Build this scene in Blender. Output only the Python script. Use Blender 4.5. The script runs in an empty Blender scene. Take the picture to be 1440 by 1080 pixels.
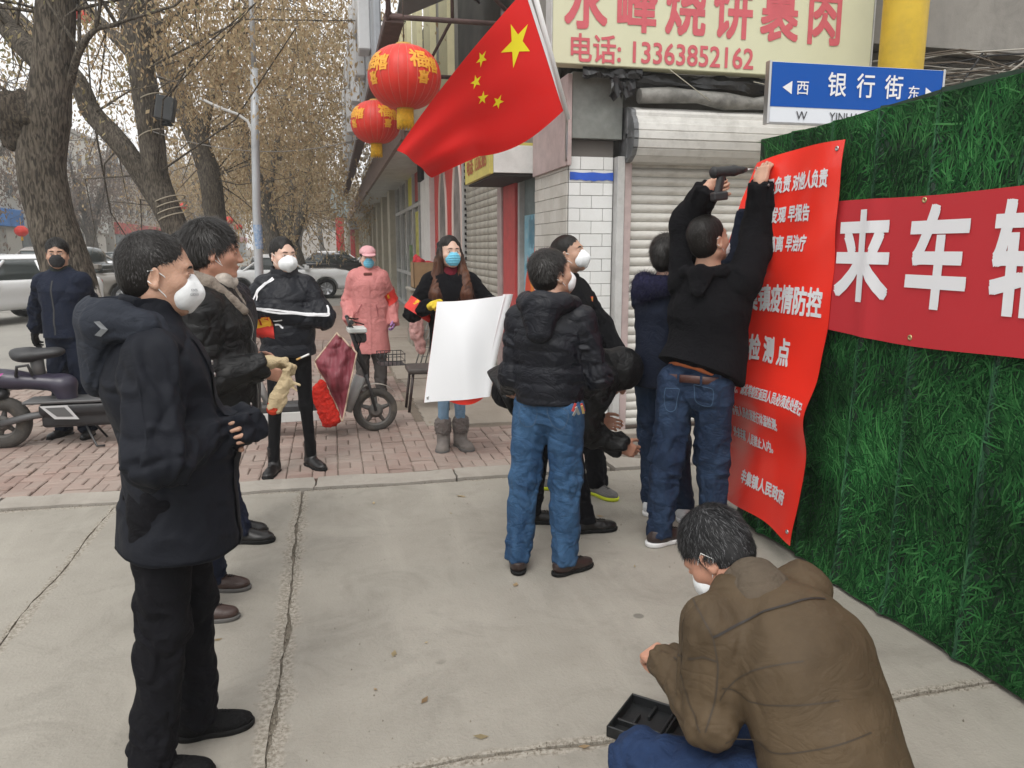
import bpy, bmesh, math, random
import numpy as np
from mathutils import Vector, Matrix
from mathutils.bvhtree import BVHTree

sc = bpy.context.scene
COL = sc.collection
rad = math.radians
# ---------------------------------------------------------------- camera, world, sun, exposure
cam_d = bpy.data.cameras.new('camera'); cam = bpy.data.objects.new('camera', cam_d); COL.objects.link(cam)
cam_d.sensor_width = 36; cam_d.lens = 27.0; cam_d.clip_start = 0.05; cam_d.clip_end = 3000
PITCH = math.atan(190/1080); YAW = math.atan(255/1096.6)
cam.location = (0, 0, 1.6); cam.rotation_euler = (rad(90)-PITCH, 0, -YAW)
sc.camera = cam
SUN_EL, SUN_AZ = 55, 205
w = bpy.data.worlds.new('World'); sc.world = w; w.use_nodes = True
nt = w.node_tree; nt.nodes.clear()
sky = nt.nodes.new('ShaderNodeTexSky'); sky.sky_type = 'NISHITA'; sky.sun_disc = False
sky.sun_elevation = rad(SUN_EL); sky.sun_rotation = rad(SUN_AZ); sky.dust_density = 6; sky.air_density = 1.2; sky.ozone_density = 1
hs = nt.nodes.new('ShaderNodeHueSaturation'); hs.inputs['Saturation'].default_value = 0.12
mixc = nt.nodes.new('ShaderNodeMix'); mixc.data_type = 'RGBA'; mixc.inputs[0].default_value = 0.72
mixc.inputs[7].default_value = (8.8, 8.8, 8.75, 1)      # even cloud cover
bg = nt.nodes.new('ShaderNodeBackground'); bg.inputs['Strength'].default_value = 0.12
wo = nt.nodes.new('ShaderNodeOutputWorld')
nt.links.new(sky.outputs[0], hs.inputs['Color']); nt.links.new(hs.outputs[0], mixc.inputs[6])
nt.links.new(mixc.outputs[2], bg.inputs['Color']); nt.links.new(bg.outputs[0], wo.inputs['Surface'])
sun_d = bpy.data.lights.new('sun', 'SUN'); sun = bpy.data.objects.new('sun', sun_d); COL.objects.link(sun)
sun_d.energy = 0.9; sun_d.angle = rad(25); sun_d.color = (1, .97, .92)
sun.rotation_euler = (rad(90-SUN_EL), 0, rad(180-SUN_AZ))
sc.view_settings.view_transform = 'Standard'; sc.view_settings.look = 'None'
sc.view_settings.exposure = 0.55; sc.view_settings.gamma = 1.0; sc.view_settings.use_curve_mapping = False
sc.cycles.use_denoising = True
sc.cycles.max_bounces = 6; sc.cycles.volume_bounces = 0; sc.cycles.transparent_max_bounces = 8
sc.cycles.use_adaptive_sampling = True

random.seed(7)
rng = np.random.default_rng(11)
# ---------------------------------------------------------------- small helpers
def link(o, parent=None):
    COL.objects.link(o)
    if parent is not None: o.parent = parent
    return o
def tag(o, label=None, cat=None, group=None, kind=None):
    if label: o['label'] = label
    if cat: o['category'] = cat
    if group: o['group'] = group
    if kind: o['kind'] = kind
    return o
def empty(name, loc=(0,0,0), rz=0):
    o = bpy.data.objects.new(name, None); o.empty_display_size = .1
    o.location = loc; o.rotation_euler = (0,0,rz); return link(o)
def raw_mesh(name, V, F, mat=None, parent=None, smooth=False, loc=None, rz=None):
    if isinstance(V,np.ndarray) and isinstance(F,np.ndarray) and F.ndim==2:
        me=bpy.data.meshes.new(name); nf,k=F.shape; me.vertices.add(len(V)); me.vertices.foreach_set('co',V.astype(np.float32).ravel()); me.loops.add(nf*k); me.loops.foreach_set('vertex_index',F.astype(np.int32).ravel()); me.polygons.add(nf); me.polygons.foreach_set('loop_start',np.arange(0,nf*k,k,dtype=np.int32))
        if smooth: me.polygons.foreach_set('use_smooth',[True]*nf)
        me.update(calc_edges=True)
        if mat:
            for m in (mat if isinstance(mat,(list,tuple)) else [mat]): me.materials.append(m)
        o=bpy.data.objects.new(name,me)
        if loc is not None: o.location=loc
        if rz is not None: o.rotation_euler=(0,0,rz)
        return link(o,parent)
    me = bpy.data.meshes.new(name); me.from_pydata([tuple(map(float,v)) for v in V] if not isinstance(V, np.ndarray) else V.tolist(), [], F if not isinstance(F, np.ndarray) else F.tolist())
    if smooth: me.polygons.foreach_set('use_smooth', [True]*len(me.polygons))
    if mat: 
        for m in (mat if isinstance(mat, (list,tuple)) else [mat]): me.materials.append(m)
    me.update()
    o = bpy.data.objects.new(name, me)
    if loc is not None: o.location = loc
    if rz is not None: o.rotation_euler = (0,0,rz)
    return link(o, parent)

class MB:
    """collects simple shapes; build() links them as ONE mesh object"""
    def __init__(s): s.V=[]; s.F=[]; s.M=[]; s.S=[]
    def add(s, V, F, mi=0, smooth=False):
        n=len(s.V); s.V+= [tuple(v) for v in V]; s.F+=[tuple(i+n for i in f) for f in F]; s.M+=[mi]*len(F); s.S+=[smooth]*len(F); return s
    def box(s, lo, hi, mi=0, M=None):
        x0,y0,z0=lo; x1,y1,z1=hi
        V=[(x0,y0,z0),(x1,y0,z0),(x1,y1,z0),(x0,y1,z0),(x0,y0,z1),(x1,y0,z1),(x1,y1,z1),(x0,y1,z1)]
        if M is not None: V=[tuple(M@Vector(v)) for v in V]
        return s.add(V,[(0,3,2,1),(4,5,6,7),(0,1,5,4),(1,2,6,5),(2,3,7,6),(3,0,4,7)],mi)
    def bbox(s, lo, hi, b=.005, mi=0, M=None):
        """box with chamfered edges"""
        bm=bmesh.new(); bmesh.ops.create_cube(bm,size=1)
        c=[(a+d)/2 for a,d in zip(lo,hi)]; e=[d-a for a,d in zip(lo,hi)]
        for v in bm.verts: v.co=Vector([c[i]+v.co[i]*e[i] for i in range(3)])
        bmesh.ops.bevel(bm,geom=bm.edges[:],offset=b,segments=1,affect='EDGES',profile=.5)
        bm.verts.index_update()
        V=[(M@v.co if M is not None else v.co)[:] for v in bm.verts]; F=[[v.index for v in f.verts] for f in bm.faces]; bm.free()
        return s.add(V,F,mi)
    def tube(s, pts, r, n=8, mi=0, caps=True, smooth=True, up=None):
        pts=[Vector(p) for p in pts]; N=len(pts); rr=r if hasattr(r,'__len__') else [r]*N
        V=[];F=[]; prev=None
        for i,p in enumerate(pts):
            d=(pts[min(i+1,N-1)]-pts[max(i-1,0)]).normalized()
            if prev is None:
                a=Vector((0,0,1)) if abs(d.z)<.9 else Vector((1,0,0))
                x=d.cross(a).normalized()
            else: x=(prev-d*prev.dot(d)).normalized()
            prev=x; y=d.cross(x)
            for k in range(n):
                t=2*math.pi*k/n; V.append((p+(x*math.cos(t)+y*math.sin(t))*rr[i])[:])
        for i in range(N-1):
            for k in range(n): F.append((i*n+k,i*n+(k+1)%n,(i+1)*n+(k+1)%n,(i+1)*n+k))
        s.add(V,F,mi,smooth)
        if caps:
            s.F+= [tuple(len(s.V)-len(V)+k for k in range(n))[::-1], tuple(len(s.V)-n+k for k in range(n))]; s.M+=[mi]*2; s.S+=[False]*2
        return s
    def lathe(s, prof, c=(0,0,0), n=24, mi=0, M=None, smooth=True):
        V=[];F=[]
        for (r,z) in prof:
            for k in range(n):
                t=2*math.pi*k/n; v=Vector((r*math.cos(t),r*math.sin(t),z))
                v=(M@v if M is not None else v)+Vector(c); V.append(v[:])
        for i in range(len(prof)-1):
            for k in range(n): F.append((i*n+k,i*n+(k+1)%n,(i+1)*n+(k+1)%n,(i+1)*n+k))
        return s.add(V,F,mi,smooth)
    def prism(s, outline, a, b, mi=0, M=None):
        """outline in local xz, extruded along y from a to b"""
        n=len(outline); V=[(x,a,z) for x,z in outline]+[(x,b,z) for x,z in outline]
        if M is not None: V=[(M@Vector(v))[:] for v in V]
        F=[tuple(range(n)),tuple(range(2*n-1,n-1,-1))]+[(i,i+n,(i+1)%n+n,(i+1)%n) for i in range(n)]
        return s.add(V,F,mi)
    def build(s, name, mat, parent=None, loc=None, rz=None):
        me=bpy.data.meshes.new(name); me.from_pydata(s.V,[],s.F)
        for m in (mat if isinstance(mat,(list,tuple)) else [mat]): me.materials.append(m)
        me.polygons.foreach_set('material_index',s.M); me.polygons.foreach_set('use_smooth',s.S); me.update()
        o=bpy.data.objects.new(name,me)
        if loc is not None: o.location=loc
        if rz is not None: o.rotation_euler=(0,0,rz)
        return link(o,parent)
def copy_tree(o, parent=None, loc=None, rz=None):
    c=o.copy(); COL.objects.link(c); c.parent=parent
    if loc is not None: c.location=loc
    if rz is not None: c.rotation_euler[2]=rz
    for ch in list(o.children): copy_tree(ch,c)
    return c

# ---------------------------------------------------------------- numpy noise
def _h(ix,iy,iz,seed):
    n=(ix*374761393+iy*668265263+iz*2147483647+seed*1274126177)&0xffffffff
    n=((n^(n>>13))*1274126177)&0xffffffff
    n=((n^(n>>16))*2246822519)&0xffffffff
    return ((n^(n>>15))&0xffffff)/float(0x800000)-1.0
def vnoise(P, seed=0):
    P=np.asarray(P,dtype=np.float64); i=np.floor(P).astype(np.int64); f=P-i; f=f*f*(3-2*f); r=0
    for dx in (0,1):
        for dy in (0,1):
            for dz in (0,1):
                wt=(f[:,0] if dx else 1-f[:,0])*(f[:,1] if dy else 1-f[:,1])*(f[:,2] if dz else 1-f[:,2])
                r=r+wt*_h(i[:,0]+dx,i[:,1]+dy,i[:,2]+dz,seed)
    return r
def fbm(P, seed=0, o=3):
    r=0;a=1
    for k in range(o): r=r+a*vnoise(P*2**k,seed+k); a*=.5
    return r

# ---------------------------------------------------------------- signed distance modelling
class Cone:
    def __init__(s,a,b,ra,rb,side=None,k=(1,1),sm=.02,s0=0.0,joint=0,sub=False,tag=0):
        s.a=np.array(a,float); s.b=np.array(b,float); s.ra=ra; s.rb=rb; s.k=k; s.sm=sm; s.s0=s0; s.joint=joint; s.sub=sub; s.tag=tag
        ba=s.b-s.a; s.L=np.linalg.norm(ba)+1e-9; s.ax=ba/s.L
        if side is None: side=np.array((1.,0,0)) if abs(s.ax[0])<.9 else np.array((0,1.,0))
        side=np.array(side,float); side=side-s.ax*side.dot(s.ax); s.side=side/np.linalg.norm(side); s.w=np.cross(s.ax,s.side)
    def bounds(s,m):
        r=max(s.ra,s.rb)*max(s.k)+m; return np.minimum(s.a,s.b)-r, np.maximum(s.a,s.b)+r
    def ev(s,P):
        q=P-s.a; t=q@s.ax; h=np.clip(t/s.L,0,1); e=t-h*s.L; u=q@s.side; v=q@s.w
        r=s.ra+(s.rb-s.ra)*h; rm=np.sqrt((u/s.k[0])**2+(v/s.k[1])**2+e**2)
        full=np.sqrt(u*u+v*v+e*e)+1e-9
        return (rm-r)*np.clip(full/(rm+1e-9),.3,1.6)
    def par(s,P):
        q=P-s.a; t=q@s.ax; return s.s0+np.clip(t,-.1,s.L+.1), np.arctan2((q@s.w)/s.k[1],(q@s.side)/s.k[0])
class Ell:
    def __init__(s,c,r,R=None,sm=.01,sub=False,tag=0):
        s.c=np.array(c,float); s.r=np.array(r,float); s.R=np.eye(3) if R is None else np.array(R); s.sm=sm; s.sub=sub; s.tag=tag; s.joint=0
    def bounds(s,m): r=s.r.max()+m; return s.c-r,s.c+r
    def ev(s,P):
        q=(P-s.c)@s.R; k0=np.sqrt(((q/s.r)**2).sum(-1)); k1=np.sqrt(((q/s.r**2)**2).sum(-1))+1e-9
        return k0*(k0-1)/k1
class RBox:
    def __init__(s,c,h,R=None,rr=.01,sm=.005,sub=False,tag=0):
        s.c=np.array(c,float); s.h=np.array(h,float); s.R=np.eye(3) if R is None else np.array(R); s.rr=rr; s.sm=sm; s.sub=sub; s.tag=tag; s.joint=0
    def bounds(s,m): r=np.linalg.norm(s.h)+m; return s.c-r,s.c+r
    def ev(s,P):
        q=np.abs((P-s.c)@s.R)-s.h+s.rr
        return np.sqrt((np.maximum(q,0)**2).sum(-1))+np.minimum(q.max(-1),0)-s.rr
class Cut:   # removes the side the normal points to
    def __init__(s,p,n,sm=.004): s.p=np.array(p,float); n=np.array(n,float); s.n=n/np.linalg.norm(n); s.sm=sm; s.sub='cut'; s.joint=0
    def bounds(s,m): return None
    def ev(s,P): return (P-s.p)@s.n
def smin(a,b,k):
    h=np.maximum(k-np.abs(a-b),0)/k; return np.minimum(a,b)-h*h*k*.25
def comb(D,d,p):
    k=max(p.sm,1e-4)
    if p.sub=='cut': return -smin(-D,-d,k)
    if p.sub: return -smin(-D,d,k)
    return smin(D,d,k)
def sdf_at(prims,P):
    D=np.full(len(P),1.0)
    for p in prims: D=comb(D,p.ev(P),p)
    return D
def surface(prims, h=.007):
    """voxel field of the primitives -> surface-nets mesh (verts, quads)"""
    lo=np.array([9e9]*3); hi=-lo
    for p in prims:
        if p.sub: continue
        a,b=p.bounds(.0); lo=np.minimum(lo,a); hi=np.maximum(hi,b)
    lo-=3*h; hi+=3*h; n=np.ceil((hi-lo)/h).astype(int)+1
    D=np.full(n,1.0,np.float32)
    ax=[lo[i]+h*np.arange(n[i]) for i in range(3)]
    for p in prims:
        bb=p.bounds(max(.03,p.sm*1.2))
        if bb is None: i0=np.zeros(3,int); i1=n
        else:
            i0=np.clip(np.floor((bb[0]-lo)/h).astype(int),0,n); i1=np.clip(np.ceil((bb[1]-lo)/h).astype(int)+1,0,n)
        if (i1<=i0).any(): continue
        sl=tuple(slice(i0[k],i1[k]) for k in range(3)); sub=D[sl]
        if p.sub:
            m=sub<.08
            if not m.any(): continue
            idx=np.nonzero(m); P=np.stack([ax[k][i0[k]+idx[k]] for k in range(3)],-1)
            sub[idx]=comb(sub[idx],p.ev(P),p)
        else:
            g=np.stack(np.meshgrid(*[ax[k][i0[k]:i1[k]] for k in range(3)],indexing='ij'),-1).reshape(-1,3)
            sub[...]=comb(sub,p.ev(g).reshape(sub.shape).astype(np.float32),p)
    S=D<0
    # active cells
    c=np.zeros(np.array(D.shape)-1,np.int8)
    for dx in (0,1):
        for dy in (0,1):
            for dz in (0,1): c+=S[dx:S.shape[0]-1+dx,dy:S.shape[1]-1+dy,dz:S.shape[2]-1+dz]
    act=(c>0)&(c<8); ci=np.stack(np.nonzero(act),-1)
    acc=np.zeros((len(ci),3)); cnt=np.zeros(len(ci))
    off=[(a,b,d) for a in (0,1) for b in (0,1) for d in (0,1)]
    for A in off:
        for k in range(3):
            if A[k]: continue
            B=list(A); B[k]=1
            da=D[ci[:,0]+A[0],ci[:,1]+A[1],ci[:,2]+A[2]]; db=D[ci[:,0]+B[0],ci[:,1]+B[1],ci[:,2]+B[2]]
            m=(da<0)!=(db<0); t=np.where(m,da/(da-db+1e-12),0)
            q=np.zeros((len(ci),3)); q+=np.array(A); q[:,k]+=t
            acc+=q*m[:,None]; cnt+=m
    V=lo+h*(ci+acc/np.maximum(cnt,1)[:,None])
    ID=np.full(act.shape,-1,np.int64); ID[tuple(ci.T)]=np.arange(len(ci))
    F=[]
    for k in range(3):
        a,b=[(1,2),(2,0),(0,1)][k]
        s0=[slice(1,-1)]*3; s0[k]=slice(0,-1); s1=[slice(1,-1)]*3; s1[k]=slice(1,None)
        A=S[tuple(s0)]; B=S[tuple(s1)]
        e=np.stack(np.nonzero(A!=B),-1)
        if not len(e): continue
        inside=A[tuple(e.T)]
        base=e.copy(); base[:,a]+=1; base[:,b]+=1
        def cell(da,db):
            q=base.copy(); q[:,a]-=da; q[:,b]-=db; return ID[q[:,0],q[:,1],q[:,2]]
        Q=np.stack([cell(1,1),cell(0,1),cell(0,0),cell(1,0)],-1)
        Q[~inside]=Q[~inside][:,::-1]; F.append(Q)
    F=np.concatenate(F); F=F[(F>=0).all(1)]
    return V,F
def normals(V,F):
    a=V[F[:,2]]-V[F[:,0]]; b=V[F[:,3]]-V[F[:,1]]; n=np.cross(a,b); N=np.zeros_like(V)
    for k in range(4): np.add.at(N,F[:,k],n)
    return N/(np.linalg.norm(N,axis=1)[:,None]+1e-12)
def relax(V,F,it=1,f=.5):
    for _ in range(it):
        A=np.zeros_like(V); c=np.zeros(len(V))
        for k in range(4):
            j=F[:,(k+1)%4]; np.add.at(A,F[:,k],V[j]); np.add.at(c,F[:,k],1)
            j=F[:,(k+3)%4]; np.add.at(A,F[:,k],V[j]); np.add.at(c,F[:,k],1)
        V=V+(A/np.maximum(c,1)[:,None]-V)*f
    return V
# ---------------------------------------------------------------- materials
MATS={}
def mat(name, col=(.5,.5,.5), rough=.7, metal=0, var=0.0, vscale=8, bump=0.0, bscale=60, spec=.5, sss=0, col2=None, stretch=(1,1,1), dirt=0, dirtcol=(.1,.08,.06), dscale=2.5, sheen=0, coat=0, alpha=1, trans=0, weave=0, coords='Object', detail=6, crease=0, csc=9):
    if name in MATS: return MATS[name]
    m=bpy.data.materials.new(name); m.use_nodes=True; nt=m.node_tree; N=nt.nodes; L=nt.links; b=N['Principled BSDF']
    b.inputs['Base Color'].default_value=(*col,1); b.inputs['Roughness'].default_value=rough; b.inputs['Metallic'].default_value=metal
    b.inputs['Specular IOR Level'].default_value=spec
    if sss: b.inputs['Subsurface Weight'].default_value=sss; b.inputs['Subsurface Radius'].default_value=(.02,.008,.004); b.inputs['Subsurface Scale'].default_value=.5
    if sheen: b.inputs['Sheen Weight'].default_value=sheen; b.inputs['Sheen Roughness'].default_value=.5
    if coat: b.inputs['Coat Weight'].default_value=coat; b.inputs['Coat Roughness'].default_value=.08
    if alpha<1: b.inputs['Alpha'].default_value=alpha
    if trans: b.inputs['Transmission Weight'].default_value=trans; b.inputs['IOR'].default_value=1.45
    tc=N.new('ShaderNodeTexCoord'); mp=N.new('ShaderNodeMapping'); mp.inputs['Scale'].default_value=stretch; L.new(tc.outputs[coords],mp.inputs[0])
    cur=None
    if var>0 or col2:
        n=N.new('ShaderNodeTexNoise'); n.inputs['Scale'].default_value=vscale; n.inputs['Detail'].default_value=detail; n.inputs['Roughness'].default_value=.62; L.new(mp.outputs[0],n.inputs[0])
        r=N.new('ShaderNodeValToRGB'); r.color_ramp.elements[0].position=.34; r.color_ramp.elements[1].position=.68
        c2=col2 if col2 else tuple(min(1,c*(1+var)) for c in col); c1=tuple(c*(1-var) for c in col) if not col2 else col
        r.color_ramp.elements[0].color=(*c1,1); r.color_ramp.elements[1].color=(*c2,1); L.new(n.outputs[0],r.inputs[0]); cur=r.outputs[0]
    if dirt>0:
        n=N.new('ShaderNodeTexNoise'); n.inputs['Scale'].default_value=dscale; n.inputs['Detail'].default_value=9; n.inputs['Roughness'].default_value=.7; L.new(mp.outputs[0],n.inputs[0])
        r=N.new('ShaderNodeMapRange'); r.inputs[1].default_value=.48; r.inputs[2].default_value=.72; r.inputs[4].default_value=dirt; L.new(n.outputs[0],r.inputs[0])
        x=N.new('ShaderNodeMix'); x.data_type='RGBA'; L.new(r.outputs[0],x.inputs[0])
        if cur: L.new(cur,x.inputs[6])
        else: x.inputs[6].default_value=(*col,1)
        x.inputs[7].default_value=(*dirtcol,1); cur=x.outputs[2]
    if cur: L.new(cur,b.inputs['Base Color'])
    if bump>0:
        n=N.new('ShaderNodeTexNoise'); n.inputs['Scale'].default_value=bscale; n.inputs['Detail'].default_value=5; L.new(mp.outputs[0],n.inputs[0])
        bp=N.new('ShaderNodeBump'); bp.inputs['Strength'].default_value=bump; bp.inputs['Distance'].default_value=.01; L.new(n.outputs[0],bp.inputs['Height']); L.new(bp.outputs[0],b.inputs['Normal'])
    if crease:
        g=N.new('ShaderNodeNewGeometry'); tt=N.new('ShaderNodeTexCoord'); mp2=N.new('ShaderNodeMapping'); mp2.inputs['Scale'].default_value=(1,1,1.5); L.new(tt.outputs['Object'],mp2.inputs[0])
        n=N.new('ShaderNodeTexNoise'); n.inputs['Scale'].default_value=csc; n.inputs['Detail'].default_value=3; n.inputs['Distortion'].default_value=1.6; L.new(mp2.outputs[0],n.inputs[0])
        a=N.new('ShaderNodeMath'); a.operation='SUBTRACT'; a.inputs[1].default_value=.5; L.new(n.outputs[0],a.inputs[0]); c=N.new('ShaderNodeMath'); c.operation='ABSOLUTE'; L.new(a.outputs[0],c.inputs[0]); e=N.new('ShaderNodeMapRange'); e.inputs[1].default_value=0; e.inputs[2].default_value=.10; L.new(c.outputs[0],e.inputs[0])
        bp2=N.new('ShaderNodeBump'); bp2.inputs['Strength'].default_value=crease; bp2.inputs['Distance'].default_value=.012; L.new(e.outputs[0],bp2.inputs['Height'])
        if bump>0: L.new(bp.outputs[0],bp2.inputs['Normal'])
        L.new(bp2.outputs[0],b.inputs['Normal'])
    MATS[name]=m; return m
SKIN=mat('skin',(.45,.265,.185),.48,var=.12,vscale=14,bump=.22,bscale=140,sss=.12,spec=.4)
SKINW=mat('skin_pale',(.62,.41,.32),.46,var=.07,vscale=14,bump=.05,bscale=160,sss=.12,spec=.4)
SKINR=mat('skin_ruddy',(.46,.235,.16),.5,var=.15,vscale=12,bump=.1,bscale=150,sss=.12,spec=.4)
EYEM=mat('eye_dark',(.02,.014,.012),.25); EYEW=mat('eye_white',(.62,.58,.55),.3); LIP=mat('lip',(.42,.17,.14),.5)
HAIR=mat('black_hair',(.0085,.007,.006),.5,spec=.26)
HAIRS=mat('black_hair_strand',(.016,.013,.011),.38,spec=.45); HAIRB=mat('brown_hair',(.12,.045,.020),.5,col2=(.035,.014,.010),vscale=9,spec=.3,stretch=(3,3,.5))
HAIRG=mat('greying_hair',(.018,.018,.019),.55,spec=.3,var=.5,vscale=50); STRG=mat('grey_strand',(.13,.13,.135),.6,spec=.2)
MASKW=mat('mask_white',(.80,.82,.83),.75,bump=.15,bscale=300); MASKB=mat('mask_blue',(.16,.52,.70),.7,bump=.15,bscale=300); MASKK=mat('mask_black',(.016,.016,.018),.8)
STRAP=mat('elastic_white',(.78,.78,.76),.7)
def cloth(name,col,rough=.8,var=.1,bump=.25,bscale=350,sheen=.0,vscale=5,spec=.14,crease=.22,**k): return mat(name,col,rough,var=var,vscale=vscale,bump=bump,bscale=bscale,sheen=sheen,spec=spec,crease=crease,**k)
NAVYP=cloth('parka_navy',(.0075,.009,.014),.7,bump=.15,spec=.2,crease=.10,csc=5); BLACKP=cloth('padded_black',(.007,.007,.0075),.5,bump=.1,spec=.28); BLACKN=cloth('padded_blue_black',(.0065,.0075,.012),.48,bump=.1,spec=.28)
WOOLK=cloth('black_wool',(.0055,.0055,.007),.95,bump=.4); TROUK=cloth('trousers_black',(.006,.006,.008),.85); TIGHT=cloth('tights_black',(.007,.007,.008),.75)
NAVYT=cloth('trousers_navy',(.014,.018,.035),.85); NAVYJ=cloth('jacket_dark_navy',(.010,.014,.028),.75)
PINKP=cloth('padded_pink',(.54,.21,.20),.55,var=.08); GREYT=cloth('trousers_grey',(.075,.068,.065),.85)
BROWNJ=cloth('jacket_olive_brown',(.085,.060,.036),.62,var=.22,vscale=4,bump=.12,crease=.14,csc=6); BROWNC=cloth('suede_taupe',(.10,.079,.058),.9,var=.2,bump=.3)
TAUPE=cloth('fleece_taupe',(.24,.20,.165),.95,bump=.7,bscale=180,sheen=.1)
MAROON=cloth('knit_maroon',(.13,.012,.022),.9,bump=.6,bscale=160); STRIPEW=cloth('stripe_white',(.78,.78,.80),.7)
REDF=mat('armband_red',(.62,.03,.02),.6,var=.1); GOLD=mat('gold_print',(.80,.45,.03),.6)
GLOVEB=cloth('cotton_beige',(.50,.40,.25),.95,bump=.5,bscale=220,dirt=.35,dirtcol=(.25,.16,.08),dscale=14); GLOVEY=cloth('glove_yellow',(.66,.50,.05),.8); GLOVEK=cloth('glove_black',(.015,.015,.016),.7); GLOVEP=cloth('glove_purple',(.36,.20,.42),.8,var=.4,vscale=30)
def denim(name,a,b,rough=.85):
    m=mat(name,a,rough,col2=b,vscale=5.5,bump=.35,bscale=420,spec=.2,detail=8,stretch=(1,1,.45),crease=.3,csc=7); return m
DENIM=denim('denim_mid_blue',(.018,.050,.115),(.055,.125,.235)); DENIMD=denim('denim_dark',(.009,.017,.042),(.030,.055,.105)); DENIML=denim('denim_light',(.12,.21,.31),(.20,.31,.42)); DENIMN=denim('denim_navy',(.010,.022,.060),(.022,.045,.11))
SHOEK=cloth('shoe_black_mesh',(.007,.007,.0075),.75,bump=.5,bscale=200)
LEATHK=mat('leather_black',(.009,.008,.008),.36,bump=.15,bscale=120); LEATHB=mat('leather_brown',(.045,.025,.02),.4,bump=.2,bscale=120); RUBK=mat('rubber_black',(.010,.010,.010),.8,spec=.2,bump=.2,bscale=90); RUBG=mat('rubber_grey',(.10,.095,.09),.8)
SOLEW=mat('sole_white',(.68,.68,.68),.6); SOLEY=mat('sole_lime',(.55,.62,.02),.5); SHOEG=cloth('shoe_grey',(.16,.155,.15),.8,bump=.6,bscale=120); SHOEW=cloth('shoe_white',(.62,.63,.64),.6); SHOEBR=mat('shoe_dark_brown',(.03,.018,.016),.4,bump=.2); SUEDEG=cloth('suede_grey',(.20,.18,.165),.95,bump=.5); FURG=cloth('fur_grey',(.17,.15,.14),.95,bump=1,bscale=130)
STEEL=mat('steel',(.5,.5,.5),.35,metal=1); DARKMET=mat('dark_metal',(.03,.03,.03),.45,metal=.6); FURN=cloth('fur_navy',(.02,.02,.05),.9,bump=1,bscale=130)

def dyed():   # black at the roots, brown lengths
    m=HAIRB; N=m.node_tree.nodes; L=m.node_tree.links; b=N['Principled BSDF']; src=b.inputs['Base Color'].links[0].from_socket; tc=N.new('ShaderNodeTexCoord'); sx=N.new('ShaderNodeSeparateXYZ'); L.new(tc.outputs['Object'],sx.inputs[0])
    r=N.new('ShaderNodeMapRange'); r.inputs[1].default_value=1.48; r.inputs[2].default_value=1.60; L.new(sx.outputs[2],r.inputs[0]); x=N.new('ShaderNodeMix'); x.data_type='RGBA'; L.new(r.outputs[0],x.inputs[0]); L.new(src,x.inputs[6]); x.inputs[7].default_value=(.010,.007,.006,1); L.new(x.outputs[2],b.inputs['Base Color'])
dyed()
# ---------------------------------------------------------------- people
def vv(*a): return np.array(a,float)
def rotz(a): c,s=math.cos(a),math.sin(a); return np.array([[c,-s,0],[s,c,0],[0,0,1.]])
def rotx(a): c,s=math.cos(a),math.sin(a); return np.array([[1,0,0],[0,c,-s],[0,s,c]])
def roty(a): c,s=math.cos(a),math.sin(a); return np.array([[c,0,s],[0,1,0],[-s,0,c]])
def unit(v): return v/(np.linalg.norm(v)+1e-12)
class Flat(Cone):
    """cone whose b end is cut flat (hems and cuffs)"""
    def ev(s,P):
        q=P-s.a; t=q@s.ax; h=np.clip(t/s.L,0,1); e=np.minimum(t,0); u=q@s.side; v=q@s.w
        r=s.ra+(s.rb-s.ra)*h; rm=np.sqrt((u/s.k[0])**2+(v/s.k[1])**2+e**2); full=np.sqrt(u*u+v*v+e*e)+1e-9
        d=(rm-r)*np.clip(full/(rm+1e-9),.3,1.6)
        return -smin(-d,-(t-s.L),.012)
def folded(V,F,prims,amp=.006,seed=0,puff=0,lam=.08,jointr=.12,joints=(),drape=.5,ringl=.05,fine=1.,fm=1.7):
    N=normals(V,F); best=np.full(len(V),9.); s=np.zeros(len(V)); th=np.zeros(len(V)); tg=np.zeros(len(V),int)
    for p in prims:
        if not isinstance(p,Cone) or p.sub or p.tag==0: continue
        d=p.ev(V); m=d<best
        if not m.any(): continue
        a,b=p.par(V[m]); best[m]=d[m]; s[m]=a; th[m]=b; tg[m]=p.tag
    jm=np.zeros(len(V))
    for j in joints: jm=np.maximum(jm,np.exp(-(np.linalg.norm(V-j,axis=1)/jointr)**2))
    P=V+seed*3.17
    cx,sx=np.cos(th),np.sin(th); env=np.clip(vnoise(P*5.,seed+3)*.8+.35,0,1)
    def crest(l,wd,sd,q=1.15):
        n=vnoise(np.stack([s/l+.55*cx*np.sin(seed)+.45*sx+tg*7.3,cx*q+seed,sx*q+tg*3.1],-1),sd)
        return np.exp(-(n/wd)**2)
    ring=crest(ringl*1.15,.22,seed+21)*.9+crest(ringl*2.3,.25,seed+22,.9)*1.1-crest(ringl*1.7,.15,seed+23,1.4)*.9
    disp=amp*fm*(drape*fbm(P*vv(6,6,4.),seed+5,3)+ring*(env*.38+jm*1.0)-.35+fine*.13*fbm(P*30,seed+8,2))
    dg=np.abs(vnoise(np.stack([P[:,0]*5+P[:,2]*4,P[:,1]*5-P[:,2]*3,P[:,2]*1.2],-1),seed+11)); disp-=amp*.7*np.exp(-(dg/.07)**2)
    if puff:
        hh=np.abs(np.sin(math.pi*(s/lam)+.10*vnoise(P*14,seed+2))); disp=disp*.7+puff*(hh**.4-.8)+.003*vnoise(P*45,seed+4)*(1-hh)
    for _ in range(1 if puff else 3):
        A=np.zeros(len(V)); c=np.zeros(len(V))
        for q in range(4):
            for dq in (1,3): np.add.at(A,F[:,q],disp[F[:,(q+dq)%4]]); np.add.at(c,F[:,q],1)
        disp=.5*disp+.5*A/np.maximum(c,1)
    return V+N*disp[:,None]
_B={}
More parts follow.
